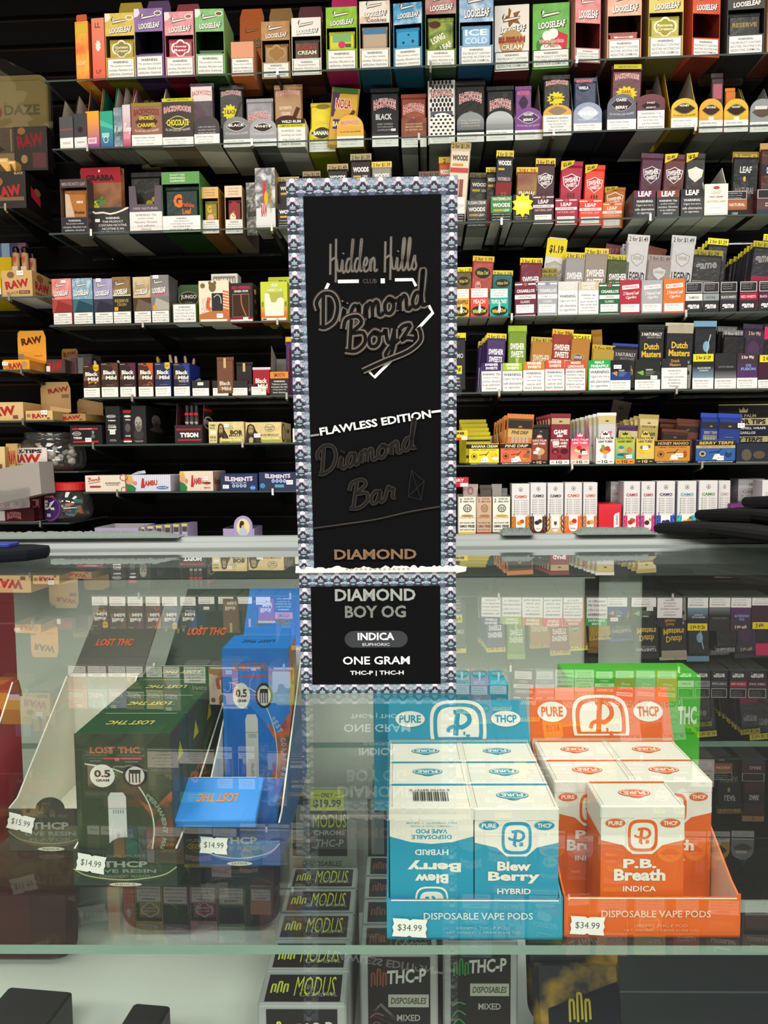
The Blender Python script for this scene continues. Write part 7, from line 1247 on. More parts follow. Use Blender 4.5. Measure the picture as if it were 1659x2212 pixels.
for i in range(3):
    b=MB();b.box(0,0,0,.016,.04,sp['h']*.8,mat(('#6A1E22','#8A847A','#5A1A1E')[i],'c'));o=b.build('paper_pack');o.location=WF.w(0,0,0)+(sp['loc']-WF.o)+WF.u*(-.03+.021*i)+WF.n*.01+Vector((0,0,.002));o.rotation_euler[2]=-WA;tag(o,('red pack at the near end','grey pack in the middle','red pack at the far end')[i]+' of the clear acrylic bin','pack')
def rawbox(sh,x0,x1,yt,yb,label,v=.014,flap=None,stick=None,c='#D9B67C',rz=0,side='#B89258'):
    sp=LB(sh,x0,x1,yt,yb,v);fl=None
    if flap:fl=(sp['w']*flap[0],WF.hit((x0+x1)/2,flap[1],v+.1)[1]-sp['z']-sp['h'],'#A8875A',flap[2],.098)
    return carton(sp,label,c,lambda f:(f.text('RAW',.55,.5,.6,.5,RW,.05,0,5),f.ell(.12,.5,.08,.2,'#9A7A4A'),f.rect(.8,.1,.9,.3,'#7A5234')),d=.1,name='paper_box',side=side,flap=fl,stick=stick,rz=rz)
rawbox('D',-60,51,869,909,'large tan paper box with red lettering at the picture edge')
rawbox('D',55,114,887,909,'low tan paper box with a white sticker and a tall stepped lid',flap=(1.15,826,lambda f:(f.text('RAW',.6,.74,.7,.16,'#8A2A24',.05,0,8),f.rect(0,.9,.2,1,'#5A4A34'),f.rect(.7,.48,.95,.6,'#7A5A3A'),f.poly([(.3,0),(1,0),(1,.1),(.3,.22)],'#C8A878'))),stick=(.016,.022,.018,.012,'$2.99'))
rawbox('D',118,188,894,925,'tan paper box at the shelf end with a shadowed arched lid',v=.07,flap=(.9,862,lambda f:f.rect(.2,.1,.35,.2,'#6A5434')),c='#B08C5C',rz=-8)
# orange lid corner peeking
b=MB();u,z=WF.hit(209,877,.2);b.prism([(-.013,-.007),(.013,-.007),(.013,.002),(-.004,.006),(-.013,.009)],'y',0,.03,mat('#D8924A','c'));o=b.build('paper_box_corner');o.location=WF.w(u,.2,SZ['6']+.0);o.location.z=z;o.rotation_euler[2]=-WA;tag(o,'orange box corner peeking above the black cone boxes','box')
# jar without lid
u,z=WF.hit(112,1018,.09);zt=WF.hit(112,935,.09)[1];h=zt-SZ['E'];rj=(WF.hit(178,980,.09)[0]-WF.hit(44,980,.09)[0])/2
t=thing('glass_jar','wide clear jar without a lid, half full of white filter tips','jar',WF.w(u,.1,SZ['E']),-WA)
b=MB();b.lathe([(0,.002),(rj*.86,.002),(rj*.97,.012),(rj,h*.3),(rj*.98,h*.6),(rj*.86,h*.78),(rj*.76,h*.84),(rj*.8,h*.88),(rj*.8,h),(rj*.77,h)],GLASS_CLEAR,36);b.build('jar_wall',t)
b=MB();n=14
for k in range(n):
    pass
A=[(-150+6*k)for k in range(n)]
V=[(rj*1.002*math.cos(R(a)),rj*1.002*math.sin(R(a)),zz_)for a in A for zz_ in(h*.18,h*.6)]
b.add(V,[(2*k,2*k+2,2*k+3,2*k+1)for k in range(n-1)],mat('#D8CCC4','c'))
def wrapt(txt,a0,a1,z0,z1,c,rad):
    v,fs,asp=glyphs(txt,.05);P=[]
    for x,y in v:
        a=R(a0+(a1-a0)*x);P.append((rad*math.cos(a),rad*math.sin(a),z0+(z1-z0)*y))
    b.add(P,fs,mat(c))
wrapt('X-TIPS',-135,-80,h*.46,h*.56,'#2A2626',rj*1.008);wrapt('RAW',-148,-82,h*.22,h*.44,'#B42A24',rj*1.008)
b.build('jar_label',t)
rnd=random.Random(5)
for k in range(26):
    a=rnd.uniform(0,2*math.pi);q=rj*.78*math.sqrt(rnd.random());zz_=.012+rnd.random()*h*.45
    b=MB();b.lathe([(0,0),(.0075,0),(.0075,.018),(0,.018)],mat('#D8D2CC','c'),12);o=b.build('filter_tip');o.location=t.location+Vector((q*math.cos(a),q*math.sin(a),zz_));o.rotation_euler=(rnd.uniform(0,3),rnd.uniform(0,3),0);tag(o,'white filter tip roll lying in the clear jar without a lid','filter tip','filter tips in the lidless jar')
rawbox('E',-50,12,965,1018,'pale tan paper box left of the lidless jar',v=.03,c='#DCC48E')
rawbox('E',14,40,958,1018,'narrow tan paper box touching the lidless jar',v=.05,c='#C8A86A')
# grey blank box leaning in front
u0,z0=WF.hit(-30,1100,-.05);u1,z1=WF.hit(97,997,-.05)
t=thing('blank_box','plain grey cardboard box half wrapped in clear film, far left','box',WF.w((u0+u1)/2,-.075,z0),-WA);w=u1-u0;h=z1-z0
b=MB();b.prism([(-w/2,h*.05),(w/2,h*.33),(w/2-.004,h),(-w/2,h*.78)],'y',0,.075,mat('#A29A94','k'));b.build('box_body',t)
b=MB();V=[];nx,nz=8,5
for j in range(nz+1):
    for i in range(nx+1):V.append(((i/nx-.5)*w*.8-w*.08,-.006+rnd.uniform(-.004,.004),h*(-.05+.42*j/nz)+h*.1*i/nx))
b.add(V,[(j*(nx+1)+i,j*(nx+1)+i+1,(j+1)*(nx+1)+i+1,(j+1)*(nx+1)+i)for j in range(nz)for i in range(nx)],thin_glass('loose_film','#D8D4CE',2.4,1.5,.16),True);b.build('clear_film',t)
# jar with red lid
u,z=WF.hit(148,1126,.05);zt=WF.hit(140,1042,.05)[1];h=zt-SZ['F'];rj=(WF.hit(193,1090,.05)[0]-WF.hit(97,1090,.05)[0])/2
t=thing('plastic_jar','round clear plastic jar with a red lid and purple label','jar',WF.w(u,.06,SZ['F']),-WA);uj=0
b=MB();b.lathe([(0,.001),(rj*.72,.001),(rj*.92,.014),(rj,h*.3),(rj*.96,h*.55),(rj*.8,h*.74),(rj*.72,h*.8)],GLASS_CLEAR,32);b.build('jar_wall',t)
b=MB();b.lathe([(0,h*.8),(rj*.8,h*.8),(rj*.8,h*.97),(rj*.74,h),(0,h)],mat('#C81E1C','l'),32,sm=False);b.build('jar_lid',t)
b=MB();cx,cz=-rj*.42,h*.36;N=22
def onjar(a,z):return(rj*1.01*math.cos(a),rj*1.01*math.sin(a),z)
def disc(s,c,lift):
    V=[Vector(onjar(R(-118),cz))*lift]
    V[0].z=cz
    for k in range(N):
        q=2*math.pi*k/N;p=Vector(onjar(R(-118+34*s*math.cos(q)),cz+rj*.56*s*math.sin(q)));zz_=p.z;p*=lift;p.z=zz_;V.append(p)
    b.add(V,[(0,1+k,1+(k+1)%N)for k in range(N)],mat(c,'c'))
disc(1.05,'#4A2468',1.0);disc(.96,'#8A4A9A',1.006);disc(.9,'#3E1E5E',1.01)
def wj(txt,a0,a1,z0,z1,c):
    v,fs,asp=glyphs(txt,.06);P=[]
    for x,y in v:
        a=R(a0+(a1-a0)*x);P.append((rj*1.026*math.cos(a),rj*1.026*math.sin(a),z0+(z1-z0)*y))
    b.add(P,fs,mat(c))
wj('EZ',-138,-98,cz-.004,cz+.022,'#F0EAE4');wj('FLAVORS',-136,-100,cz+.03,cz+.035,'#D86A3A');wj('|||||',-126,-112,cz-.024,cz-.015,'#D8D4DC')
b.build('jar_label',t)
for k in range(14):
    a=rnd.uniform(0,2*math.pi);q=rj*.7*math.sqrt(rnd.random());zz_=.014+rnd.random()*h*.4
    b=MB();b.box(-.012,-.005,-.003,.012,.005,.003,mat(('#4A8AC8','#C8C83A','#4AB8A0','#D8744A','#D8D8D8')[k%5],'g'));o=b.build('candy_wrap');o.location=t.location+Vector((q*math.cos(a),q*math.sin(a),zz_));o.rotation_euler=(rnd.uniform(-1,1),rnd.uniform(-1,1),rnd.uniform(0,3));tag(o,'shiny coloured packet lying inside the red-lidded jar','packet','packets in the red-lidded jar')
sp=LB('F',-40,75,1098,1129,.02)
tray(sp,'deep red tray of cigar pouches beside the red-lidded jar','#4A1016',lambda f:(f.rect(.3,.1,.45,.8,'#D8D4D0'),f.text('BACKWOODS',.62,.5,.26,.5,'#D8848A',.05,0,0,.2)),hb=sp['h']*1.3,d=.16,name='cigar_tray',inner='#5A1218',kneel=.8)
P=pouch('F',66,92,1070,.05,'maroon cigar pouch with pink arched lettering, nearest the red-lidded jar','#4A1620',lambda f:(f.poly([(.2,.5),(.8,.5),(.8,.84),(.2,.84)],'#C8707A'),f.poly([(.2,.55),(.5,.55),(.5,.78),(.2,.78)],'#4A1620')),name='cigar_pouch',group='maroon pouches in the deep red tray')
for i in range(4):dup(P,P.location-WF.u*(.026*(i+1))+WF.n*.001*i,None,'maroon cigar pouch with pink lettering in the deep red tray','maroon pouches in the deep red tray')
# ================================================================== INSIDE THE COUNTER
def cw(u,v,z):return CF.w(u,v,z)
def C2(px,py,z):return CF.hitz(px,py,z)
def cthing(name,label,cat,u,v,z,group=None,rx=0,ry=0,rz=0):return thing(name,label,cat,cw(u,v,z),-CA+rz,group,rx,ry)
# ---- pure pod boxes and trays
BL,OR='#1E93B4','#E2641E'
WH='#E9E4DA'
def badge(f,ca,cb,r_,c,bgc,txt='PURE',rot=0):
    k=f.w/f.h
    f.ell(ca,cb,r_,r_*.5*k,c);f.ell(ca,cb+r_*.3*k,r_*.45,r_*.38*k,c);f.ell(ca,cb,r_*.93,r_*.43*k,bgc);f.ell(ca,cb,r_*.86,r_*.37*k,c);f.text(txt,ca,cb,r_*1.3,r_*.42*k,bgc,.03)
def ps(f,ca,cb,r_,c,bgc,cut=None):
    """rounded badge with a looped P and a small s"""
    k=f.w/f.h
    def rr_(s,col):f.poly([(ca+r_*s*math.copysign(abs(math.cos(q))**.55,math.cos(q)),cb+1.12*r_*s*k*math.copysign(abs(math.sin(q))**.55,math.sin(q)))for q in[2*math.pi*i/36 for i in range(36)]],col)
    rr_(1.0,bgc);rr_(.9,c);rr_(.72,bgc)
    S=lambda pts,t:f.stroke([(ca+x*r_,cb+y*r_*k)for x,y in pts],t*r_,c)
    S([(-.3,.38),(.1,.44),(.38,.3),(.4,.02),(.15,-.16),(-.1,-.1)],.17);S([(-.05,.4),(-.1,0),(-.14,-.45)],.19);S([(-.14,-.45),(.0,-.5)],.12);S([(-.1,-.1),(-.4,-.06),(-.46,.06)],.13)
    f.text("s",ca+.28*r_,cb-.38*r_*k,.26*r_,.24*r_*k,c,.05)
def podbox(label,u0,u1,v,c,nm1,nm2,kind,z=DS,h=.0815,d=.034,inv=False,bar=False,group=None,rz=0):
    w=u1-u0;t=cthing('pod_box',label,'box',(u0+u1)/2,v,z,group,rz=rz)
    b=MB();m=mat(c,'c');wm=mat(WH,'c');wl=.76*h
    b.box(-w/2,0,0,w/2,d,wl,m);b.box(-w/2,0,wl,w/2,d,h-.008,wm)
    f=front(b,-w/2,w/2,0,h,-.0003)
    if inv:f=Face(b,(w/2,-.0003,h),(-1,0,0),(0,0,-1),(0,-1,0),w,h)
    if inv:
        f.rect(0,.22,1,1,c);f.poly([(0,0),(1,0),(1,.22),(.75,.265),(.5,.28),(.25,.265),(0,.22)],WH)
        f.text('DISPOSABLE',.5,.225,.48,.035,c,.03);f.text('VAPE POD',.5,.18,.38,.035,c,.03);f.text('1000MG THC-P POD',.5,.14,.5,.016,'#7FB8C4');f.text('NET WEIGHT: 1 GRAM',.5,.115,.6,.016,'#7FB8C4')
        f.text(kind,.5,.345,.4,.045,WH,.02);f.text(nm1,.5,.555,.4,.075,WH,.04);f.text(nm2,.47,.455,.64,.095,WH,.04);ps(f,.5,.76,.2,c,WH)
    else:
        f.poly([(0,.73),(.26,.69),(.38,.62),(.62,.62),(.74,.69),(1,.73),(1,.78),(0,.78)],WH);ps(f,.5,.765,.2,c,WH)
        f.ell(.17,.865,.12,.034,c);f.text('PURE',.17,.865,.17,.034,WH,.03);f.ell(.83,.865,.12,.034,c);f.text('THCP',.83,.865,.17,.034,WH,.03)
        f.text(nm1,.47,.545,.4,.075,WH,.04);f.text(nm2,.47,.455,.62,.095,WH,.04);f.text(kind,.47,.345,.4,.045,WH,.02)
    b.build('box_body',t)
    b=MB();b.box(-w/2-.0004,-.0004,h-.0078,w/2+.0004,d,h,wm,bev=.0009);f=topf(b,-w/2,w/2,0,d,h+.0003)
    f.rect(.02,.93,.98,1.0,c);f.rect(.03,.03,.035,.9,'#A8A298');f.rect(.96,.03,.965,.9,'#A8A298')
    g=Face(b,(w/2,d,h+.0004),(-1,0,0),(0,-1,0),(0,0,1),w,d)
    if bar:[g.rect(.28+.028*k,.36,.28+.028*k+(.018 if k%3 else .01),.74,'#3A3834')for k in range(16)];g.text('6 92750 84757 0',.5,.3,.5,.07,'#3A3834')
    else:badge(g,.5,.5,.2,c,WH)
    b.build('box_lid',t);return t
def podtray(label,pxl,pxr,pyb,c,lid,inner,lidpx,sticker_u):
    v=C2((pxl+pxr)/2,pyb,DS)[1];u0=C2(pxl,pyb,DS)[0];u1=C2(pxr,pyb,DS)[0];w=u1-u0;d=.116
    t=cthing('pod_tray',label,'tray',(u0+u1)/2,v,DS+.0004);m=mat(c,'c');mi=mat(inner,'k');T=.0012
    b=MB();b.box(-w/2,0,0,w/2,d,T,m,top=mi)
    for sx in(-1,1):
        a0,a1=(-w/2,-w/2+T)if sx<0 else(w/2-T,w/2)
        b.prism([(.0014,T),(d,T),(d,.082),(d*.62,.066),(.012,.03),(.0014,.026)],'x',a0,a1,m,m0=m if sx<0 else mi,m1=mi if sx<0 else m)
    b.box(-w/2+T,d-T,T,w/2-T,d,.083,m,front=mi);b.build('tray_body',t)
    b=MB();n=24;P=[(-w/2,0),(w/2,0),(w/2,.028),(w*.485,.0262)]+[(w*(.475-.95*k/n),.0255+(.0004 if k%2 else 0))for k in range(n+1)]+[(-w*.485,.0262),(-w/2,.028)]
    b.prism(P,'y',0,.0013,m,m1=mi);f=front(b,-w/2,w/2,0,.027,-.0003)
    for k in range(n):f.poly([(.025+.95*k/n,.935),(.025+.95*(k+1)/n,.935),(.025+.95*(k+1)/n,.965),(.025+.95*k/n,.965)],'#F0EBE0')
    f.text('DISPOSABLE VAPE PODS',.52,.58,.62,.17,'#BFD8DC' if c==BL else '#EEC0A4',.02);f.text('1000MG THC-P POD',.55,.3,.3,.07,'#7FBCCC' if c==BL else '#EE9A74');f.text('NET WEIGHT: 1 GRAM (0.035 OZ)',.55,.18,.42,.07,'#7FBCCC' if c==BL else '#EE9A74')
    b.build('front_panel',t)
    sticker(t,sticker_u*w,.0085,.0215,.0115,'$34.99',-.0014,R(3),'white notched sticker reading 34.99',big=True)
    # raised lid with the big badge
    lw0,lw1,lt=lidpx;vt=v+d+.012;z1=CF.hit(990,lt,vt)[1];z0=DS+.0825;lh=math.hypot(z1-z0,.012)
    b=MB();b.prism([(-w/2,0),(w/2,0),(w*.49,lh),(-w*.49,lh)],'y',0,.0013,m,m1=mi);f=front(b,-w/2,w/2,0,lh,-.0003)
    ca=.5
    # only the upper part of the badge is on the lid
    k=f.w/f.h;r_=.2
    def rr_(s,col):f.poly([(ca+r_*s*math.copysign(abs(math.cos(q))**.6,math.cos(q)),max(0.02,.34+1.15*r_*s*k*math.copysign(abs(math.sin(q))**.6,math.sin(q))*.78))for q in[math.pi*(i-4)/32 for i in range(41)]],col)
    rr_(1.0,WH);rr_(.88,c);rr_(.74,WH)
    S=lambda pts,tt:f.stroke([(ca+x*.1,.42+y*.42)for x,y in pts],tt,c)
    S([(-.3,.62),(.3,.68),(.75,.45),(.78,.05),(.3,-.25),(-.1,-.2)],.032);S([(.0,.6),(-.1,0),(-.2,-.75)],.036);S([(-.2,-.2),(-.6,-.3),(-.75,-.55)],.026);f.text("'s",.56,.1,.05,.2,c,.04)
    for a_,s_ in((.16,'PURE'),(.84,'THCP')):f.ell(a_,.52,.105,.2,WH);f.text(s_,a_,.52,.155,.2,c,.035)
    o=b.build('raised_lid',t,(0,d-.0005,z0-DS+.0002),(-math.asin(.012/lh),0,0))
    return t,u0,u1,v
t,u0,u1,v=podtray('turquoise tray of white-lidded pod boxes inside the glass counter',836,1215,2031,BL,None,'#BFD4D6',(838,1145,1513),-.37)
um=(u0+u1)/2;vb=v+.0035
for r_ in range(3):
    for c_ in range(2):
        a0,a1=(u0+.0022,um-.0004)if c_==0 else(um+.0004,u1-.0022)
        podbox(('turquoise pod box in the %s row of its tray, %s the orange tray'%(('front','middle','back')[r_],('away from','next to')[c_]))if r_ else('turquoise pod box turned upside down with a barcode on top','turquoise pod box lettered Blew Berry, upright at the front')[c_],a0,a1,vb+.0362*r_,BL,'Blew','Berry','HYBRID',DS+.0018,inv=(r_==0 and c_==0),bar=(r_==0 and c_==0),group='turquoise pod boxes')
t,u0,u1,v=podtray('orange tray of white-lidded pod boxes inside the glass counter',1218,1598,2026,OR,None,'#E8C8B4',(1150,1470,1487),-.37)
um=(u0+u1)/2;vb=v+.0035
for r_ in(1,2):
    for c_ in range(2):
        a0,a1=(u0+.0022,um-.0004)if c_==0 else(um+.0004,u1-.0022)
        podbox('orange pod box in the %s row of its tray, %s the turquoise tray'%(('','middle','back')[r_],('next to','away from')[c_]),a0,a1,vb+.0362*r_,OR,'P.B.','Breath','INDICA',DS+.0018,group='orange pod boxes')
a0=C2(1298,1745,DS+.0815)[0]
podbox('orange pod box lettered P.B. Breath, alone at the front of the orange tray',a0,a0+(u1-u0)/2-.003,vb+.0005,OR,'P.B.','Breath','INDICA',DS+.0018,group='orange pod boxes')
def backcard(label,px0,px1,pyt,v,c,d=.05,art=None,name='display_carton'):
    u0=CF.hit(px0,pyt,v)[0];u1=CF.hit(px1,pyt,v)[0];z1=CF.hit((px0+px1)/2,pyt,v)[1];b=MB();b.box(-(u1-u0)/2,0,0,(u1-u0)/2,d,z1-DS,mat(c,'c'),bev=.001)
    if art:art(front(b,-(u1-u0)/2,(u1-u0)/2,0,z1-DS,-.0003))
    o=b.build(name);o.location=cw((u0+u1)/2,v,DS+.0004);o.rotation_euler[2]=-CA;tag(o,label,'carton')
backcard('tall turquoise carton standing behind the turquoise tray',806,1098,1479,.612,BL,.04)
backcard('bright green carton standing behind the orange tray',1226,1515,1461,.618,'#3FB51E',.04,lambda f:(f.ell(.85,.12,.1,.12,'#A8D89A'),f.ell(.85,.12,.085,.1,'#3FB51E'),f.text('THC',.9,.7,.14,.14,'#D8E8C8',.04),f.rect(0,.56,1,.567,'#2E9414')))
# ---- lost disposable cartons
def lostart(c,dark,arcs,arc_txt,art2):
    def a(f):
        f.rect(0,0,1,1,blotch(art2[0],art2[1],art2[2]))
        f.poly([(.55,.0),(1,0),(1,.62),(.8,.5),(.66,.56),(.62,.3)],blotch(art2[3],art2[4],40));n=18
        f.poly([(.08+.74*math.sin(math.pi*(k/n)*.98)*.98,.78-.8*k/n)for k in range(n+1)]+[(.05,0),(.05,.78)],c)
        f.stroke([(.1,.8),(.5,.74),(.72,.58),(.8,.4),(.76,.2),(.62,.05)],.014,'#C8CBB8')
        f.text('LOST THC',.42,.89,.52,.045,'#B4663A',.035,0,0);f.rect(.3,.83,.7,.84,'#C84A3A')
        f.ell(.28,.72,.13,.076,'#D8D8D2');f.text('0.5',.28,.735,.17,.05,'#26262A',.04);f.text('GRAM',.28,.69,.14,.018,'#26262A',.04)
        f.ell(.62,.72,.13,.076,'#26262A');f.ell(.62,.72,.1,.06,'#C8C8C4');[f.rect(.555+.035*k,.675,.57+.035*k,.74,'#26262A')for k in range(4)];f.rect(.56,.735,.68,.76,'#26262A')
        f.poly([(.33,.12),(.52,.12),(.52,.58),(.49,.61),(.36,.61),(.33,.58)],'#C6C8C6');f.rect(.33,.5,.52,.505,'#9A9C9A');[f.rect(.38+.025*k,.47,.39+.025*k,.495,'#7A7C7A')for k in range(5)];f.text('LOST THC',.43,.28,.2,.02,'#8A8C8A',.02,0,90)
        n=len(arc_txt)
        for i,ch in enumerate(arc_txt):
            q=R(48-92*i/max(1,n-1))
            if ch!=' ':f.text(ch,.42+.5*math.cos(q),.36+.3*math.sin(q),.055,.03,arcs,.05,0,math.degrees(q)-90)
    return a
def lost_low(c,flav,sub,rim):return lambda f:(f.ell(.5,.62,.5,.5,c,20,180,360),f.stroke([(.0,.5),(.15,.3),(.5,.2),(.85,.32),(1,.55)],.012,rim),f.text('100% PURE',.5,.84,.42,.08,'#5A6458'),f.text('THCP',.5,.62,.44,.17,'#8C9488',.04),f.text('LIVE RESIN',.5,.44,.6,.1,'#7A8478',.03),f.text(flav,.5,.3,.5,.08,'#6A7468',.02),f.ell(.5,.08,.16,.05,'#C8C4B4'),f.text(sub,.5,.08,.2,.05,'#5A5448'))
def lcarton(label,u0,u1,v,c,h,d,art,group=None,z=DS+.0018,side=None,rx=0,top=None,name='disposable_box',foil='#C8C06A'):
    w=u1-u0;b=MB();m=mat(c,'c');b.box(-w/2,0,0,w/2,d,h,m,right=mat(side,'c')if side and isinstance(side,str)else side,bev=.0008)
    if art:art(front(b,-w/2,w/2,0,h,-.0003))
    g=Face(b,(w/2,d,h+.0003),(-1,0,0),(0,-1,0),(0,0,1),w,d);g.text('LOST THC',.52,.5,.5,.2,foil,.03,.1);g.rect(.1,.02,.9,.035,'#C8D4C4')  # pale line at the rear top edge paints the highlight along the gap
    f=rightf(b,0,d,0,h,w/2+.0003);f.poly([(.3,.76),(.7,.76),(.5,.88)],'#C8B82E')
    o=b.build(name);o.location=cw((u0+u1)/2,v,z);o.rotation_euler=(rx,0,-CA);return tag(o,label,'box',group)
def ltray(label,u0,u1,v,c,hf,dome,hb,d,inner,art,stick,lid,side=None,name='disposable_tray'):
    w=u1-u0;t=cthing(name,label,'tray',(u0+u1)/2,v,DS+.0004);m=mat(c,'c');mi=mat(inner,'k');ms=mat(side,'c')if side else m;T=.0012
    b=MB();b.box(-w/2,0,0,w/2,d,T,m,top=mi)
    for sx in(-1,1):
        a0,a1=(-w/2,-w/2+T)if sx<0 else(w/2-T,w/2)
        b.prism([(.0014,T),(d,T),(d,hb),(d*.9,hb),(.014,hf+.002),(.0014,hf)],'x',a0,a1,ms,m0=ms if sx<0 else mi,m1=mi if sx<0 else ms)
        b.prism([(d*.9,hb),(.014,hf+.002),(.0014,hf),(.0014,hf+.0006),(.014,hf+.0028),(d*.9,hb+.0009)],'x',a0,a1,mat('#E8E4D8'))
    b.box(-w/2+T,d-T,T,w/2-T,d,hb,m,front=mi);b.build('tray_body',t)
    b=MB();n=12;b.prism([(-w/2,0),(w/2,0),(w/2,hf)]+[(w*.17*math.cos(math.pi*k/n),hf+dome*math.sin(math.pi*k/n))for k in range(n+1)]+[(-w/2,hf)],'y',0,.0013,m,m1=mi)
    f=front(b,-w/2,w/2,0,hf,-.0003);art(f);b.build('front_panel',t)
    if stick:sticker(t,*stick[:2],.0205,.0125,stick[2],-.0014,R(stick[3]),'white notched sticker reading '+stick[2].strip('$'),big=True)
    vt,lpy,lc=lid;z0=DS+hb;z1=CF.hit(400,lpy,vt)[1];dv=vt-(v+d);lh=math.hypot(z1-z0,dv)
    b=MB();b.prism([(-w/2,0),(w/2,0),(w/2,lh),(-w/2,lh)],'y',0,.0013,mat(lc,'c'));f=front(b,-w/2,w/2,0,lh,-.0003);f.text('LOST THC',.45,.42,.54,.1 if lh>.06 else .16,'#D85A32' if lc!='#0F7AD6' else '#8A7A6A',.04,.1)
    b.build('raised_lid',t,(0,d+.0002,hb-.0006),(-math.atan2(dv,z1-z0),0,0));return t
GR='#223A22'
u0=C2(128,1956,DS)[0];u0,u1=-.2270,-.1570
ltray('dark green tray of disposable boxes with a 14.99 sticker',u0-.0015,u1+.0015,.4985,'#26342A',.0272,.0085,.098,.215,'#D8D4C4',lost_low('#2E4432','PERMANENT MARKER','INDICA','#A8A878'),(-.0235,.018,'$14.99',10),(.80,1272,'#16301C'),side='#1E3A24')
camo=('camo_green',['#3A4428','#2A3420','#545A3C'],30,'camo_red',['#7A2A1E','#2A3A22','#A8542A'])
for i in range(4):
    lcarton(('dark green disposable box at the front of the green tray, picturing a white vaporizer','second dark green disposable box, behind the front one','third dark green disposable box from the front','rearmost dark green disposable box in the green tray')[i],u0+.0012,u1-.0012,.5015+.0425*i,'#1F4A2C',.1085,.0405,lostart('#39432E',GR,'#7A8A78','PERMANENT MARKER',camo)if i==0 else None,'dark green disposable boxes',side=blotch('camo_side',['#1E3A24','#3A4A2A','#5A2A1E'],24))
ltray('empty olive tray with pale lining and a 15.99 sticker',-.2990,-.2340,.545,'#3A3C34',.034,.009,.105,.12,'#E6E2D2',lost_low('#5A5A48','FLAVOR','INDICA','#8A8A64'),(-.022,.024,'$15.99',14),(.735,1302,'#46443C'),side='#3A3830')
BU='#0F6FCB'
ltray('blue tray of disposable boxes with a 14.99 sticker',-.1470,-.0870,.5246,'#1E4A86',.0325,.0085,.122,.165,'#D8DCE0',lost_low('#4A6EA0','WEST COAST','SATIVA','#A8B8C8'),(-.0185,.017,'$14.99',4),(.735,1272,'#0F7AD6'),side='#1A5A9A')
bart=lostart('#0E6AC0',BU,'#8AB0D8','WEST COAST DIESEL',('sky_blue',['#0F6FCB','#1A7AD4','#0E5CAE'],12,'coast_red',['#1E3A7A','#8A3A3A','#C8602A','#2A5A4A']))
lcarton('tall bright blue disposable box standing in the blue tray',-.1445,-.0892,.600,'#1480DC',.143,.045,bart,None,side=blotch('coast_side',['#1E5A9A','#C8602A','#3A6A4A'],20),foil='#1E4A7A')
lcarton('low blue disposable box inside the blue tray under the tipped one',-.1440,-.0900,.5300,'#1A5FAE',.046,.04,None,None,foil='#1E4A7A')
z_=CF.hit(398,1776,.503)[1]
lcarton('bright blue disposable box tipped forward over the front of the blue tray',-.1610,-.1010,.508,'#2E8CE4',.0065,.041,None,None,z=z_-.0062,rx=R(22),foil='#D8843A',side='#3A7AB8')
# ---- red packs at the far left
backcard('tall red carton at the left end of the inner glass shelf',-200,-38,1277,.60,'#B02438',.05,lambda f:(f.text('n',.94,.86,.1,.08,'#D8A8AC',.05),f.rect(.6,.55,1,.62,'#D8562A'),f.text('BLE',.9,.5,.16,.03,'#C88A90',.02),f.rect(0,.3,1,.4,'#E8DCCC')))
ltray('deep red tray in front of the tall red carton',-.3760,-.3120,.505,'#9A1E2C',.04,.006,.12,.09,'#B02A34',lambda f:(f.rect(.3,.0,.7,.5,'#C8442E'),f.text('1',.8,.6,.2,.6,'#D8B8B4',.05)),None,(.60,1500,'#8A1A28'),side='#A8202E')
# ---- chrome-edged boxes on the lower deck
YL,RS,GN='#DCE04A','#8A4A34','#2F8A3E'
def mlogo(f,ca,cb,s,c):
    k=min(f.w/f.h,1.15)*2.1 if f.w>f.h else f.w/f.h*1.6
    for x in(-.46,0,.46):
        t_=.2 if x else .42
        f.stroke([(ca+x*s-.13*s,cb-.5*s*k),(ca+x*s-.1*s,cb+t_*s*k*.8),(ca+x*s,cb+t_*s*k),(ca+x*s+.12*s,cb+t_*s*k*.8),(ca+x*s+.13*s,cb-.42*s*k)],.13*s,c)
def chrome(f,c):
    f.rect(.06,.04,.94,.9,'#211D1F');mlogo(f,.21,.5,.16,c);f.text('MODUS',.63,.52,.48,.62,c,-.006,.1);script(f,'Chrom',.44,.2,.46,.26,.012,'#8A8C8E')
PR={}
def chromebox(label,u0,u1,v,c,h=.1,d=.0395,group=None,fr=True):
    w=u1-u0;t=cthing('chrome_box',label,'box',(u0+u1)/2,v,DK+.0042 if u0>.11 else DK+.0004,group)
    b=MB();sv=mat('#A6A9A8','c');b.box(-w/2,0,0,w/2,d,h,sv,bev=.0015);f=front(b,-w/2,w/2,0,h,-.0003)
    f.rect(.1,0,.9,.97,'#211D1F')
    if fr:mlogo(f,.24,.78,.16,c);f.text('THC-P',.6,.79,.5,.13,'#C8C8C4',.03,.15,4);f.rect(.36,.5,.88,.62,'#B4B4A8');f.text('DISPOSABLES',.62,.56,.46,.06,'#3A3A34',.02,.2);f.text('MIXED',.62,.4,.3,.06,'#A8A8A4',.02);[f.stroke([(.12,.1+.1*k),(.2,.2+.08*k),(.3,.12+.1*k)],.02,c)for k in range(4)]
    b.build('box_body',t)
    b=MB();b.box(-w/2+.001,.001,h+.0001,w/2-.001,d-.002,h+.0012,sv,bev=.0004);chrome(topf(b,-w/2+.001,w/2-.001,.001,d-.002,h+.0014),c);b.build('top_flap',t);return t
rown=('front','second','third','fourth','fifth','rearmost')
def column(u0,u1,v0,n,c,cn,hdr):
    for i in range(n):chromebox('%s box of the silver-edged column with %s marks'%(rown[i],cn),u0,u1,v0+.0405*i,c,group='silver-edged boxes with %s marks'%cn,fr=(i==0))
column(-.1150,-.0430,.5660,5,YL,'yellow',None)
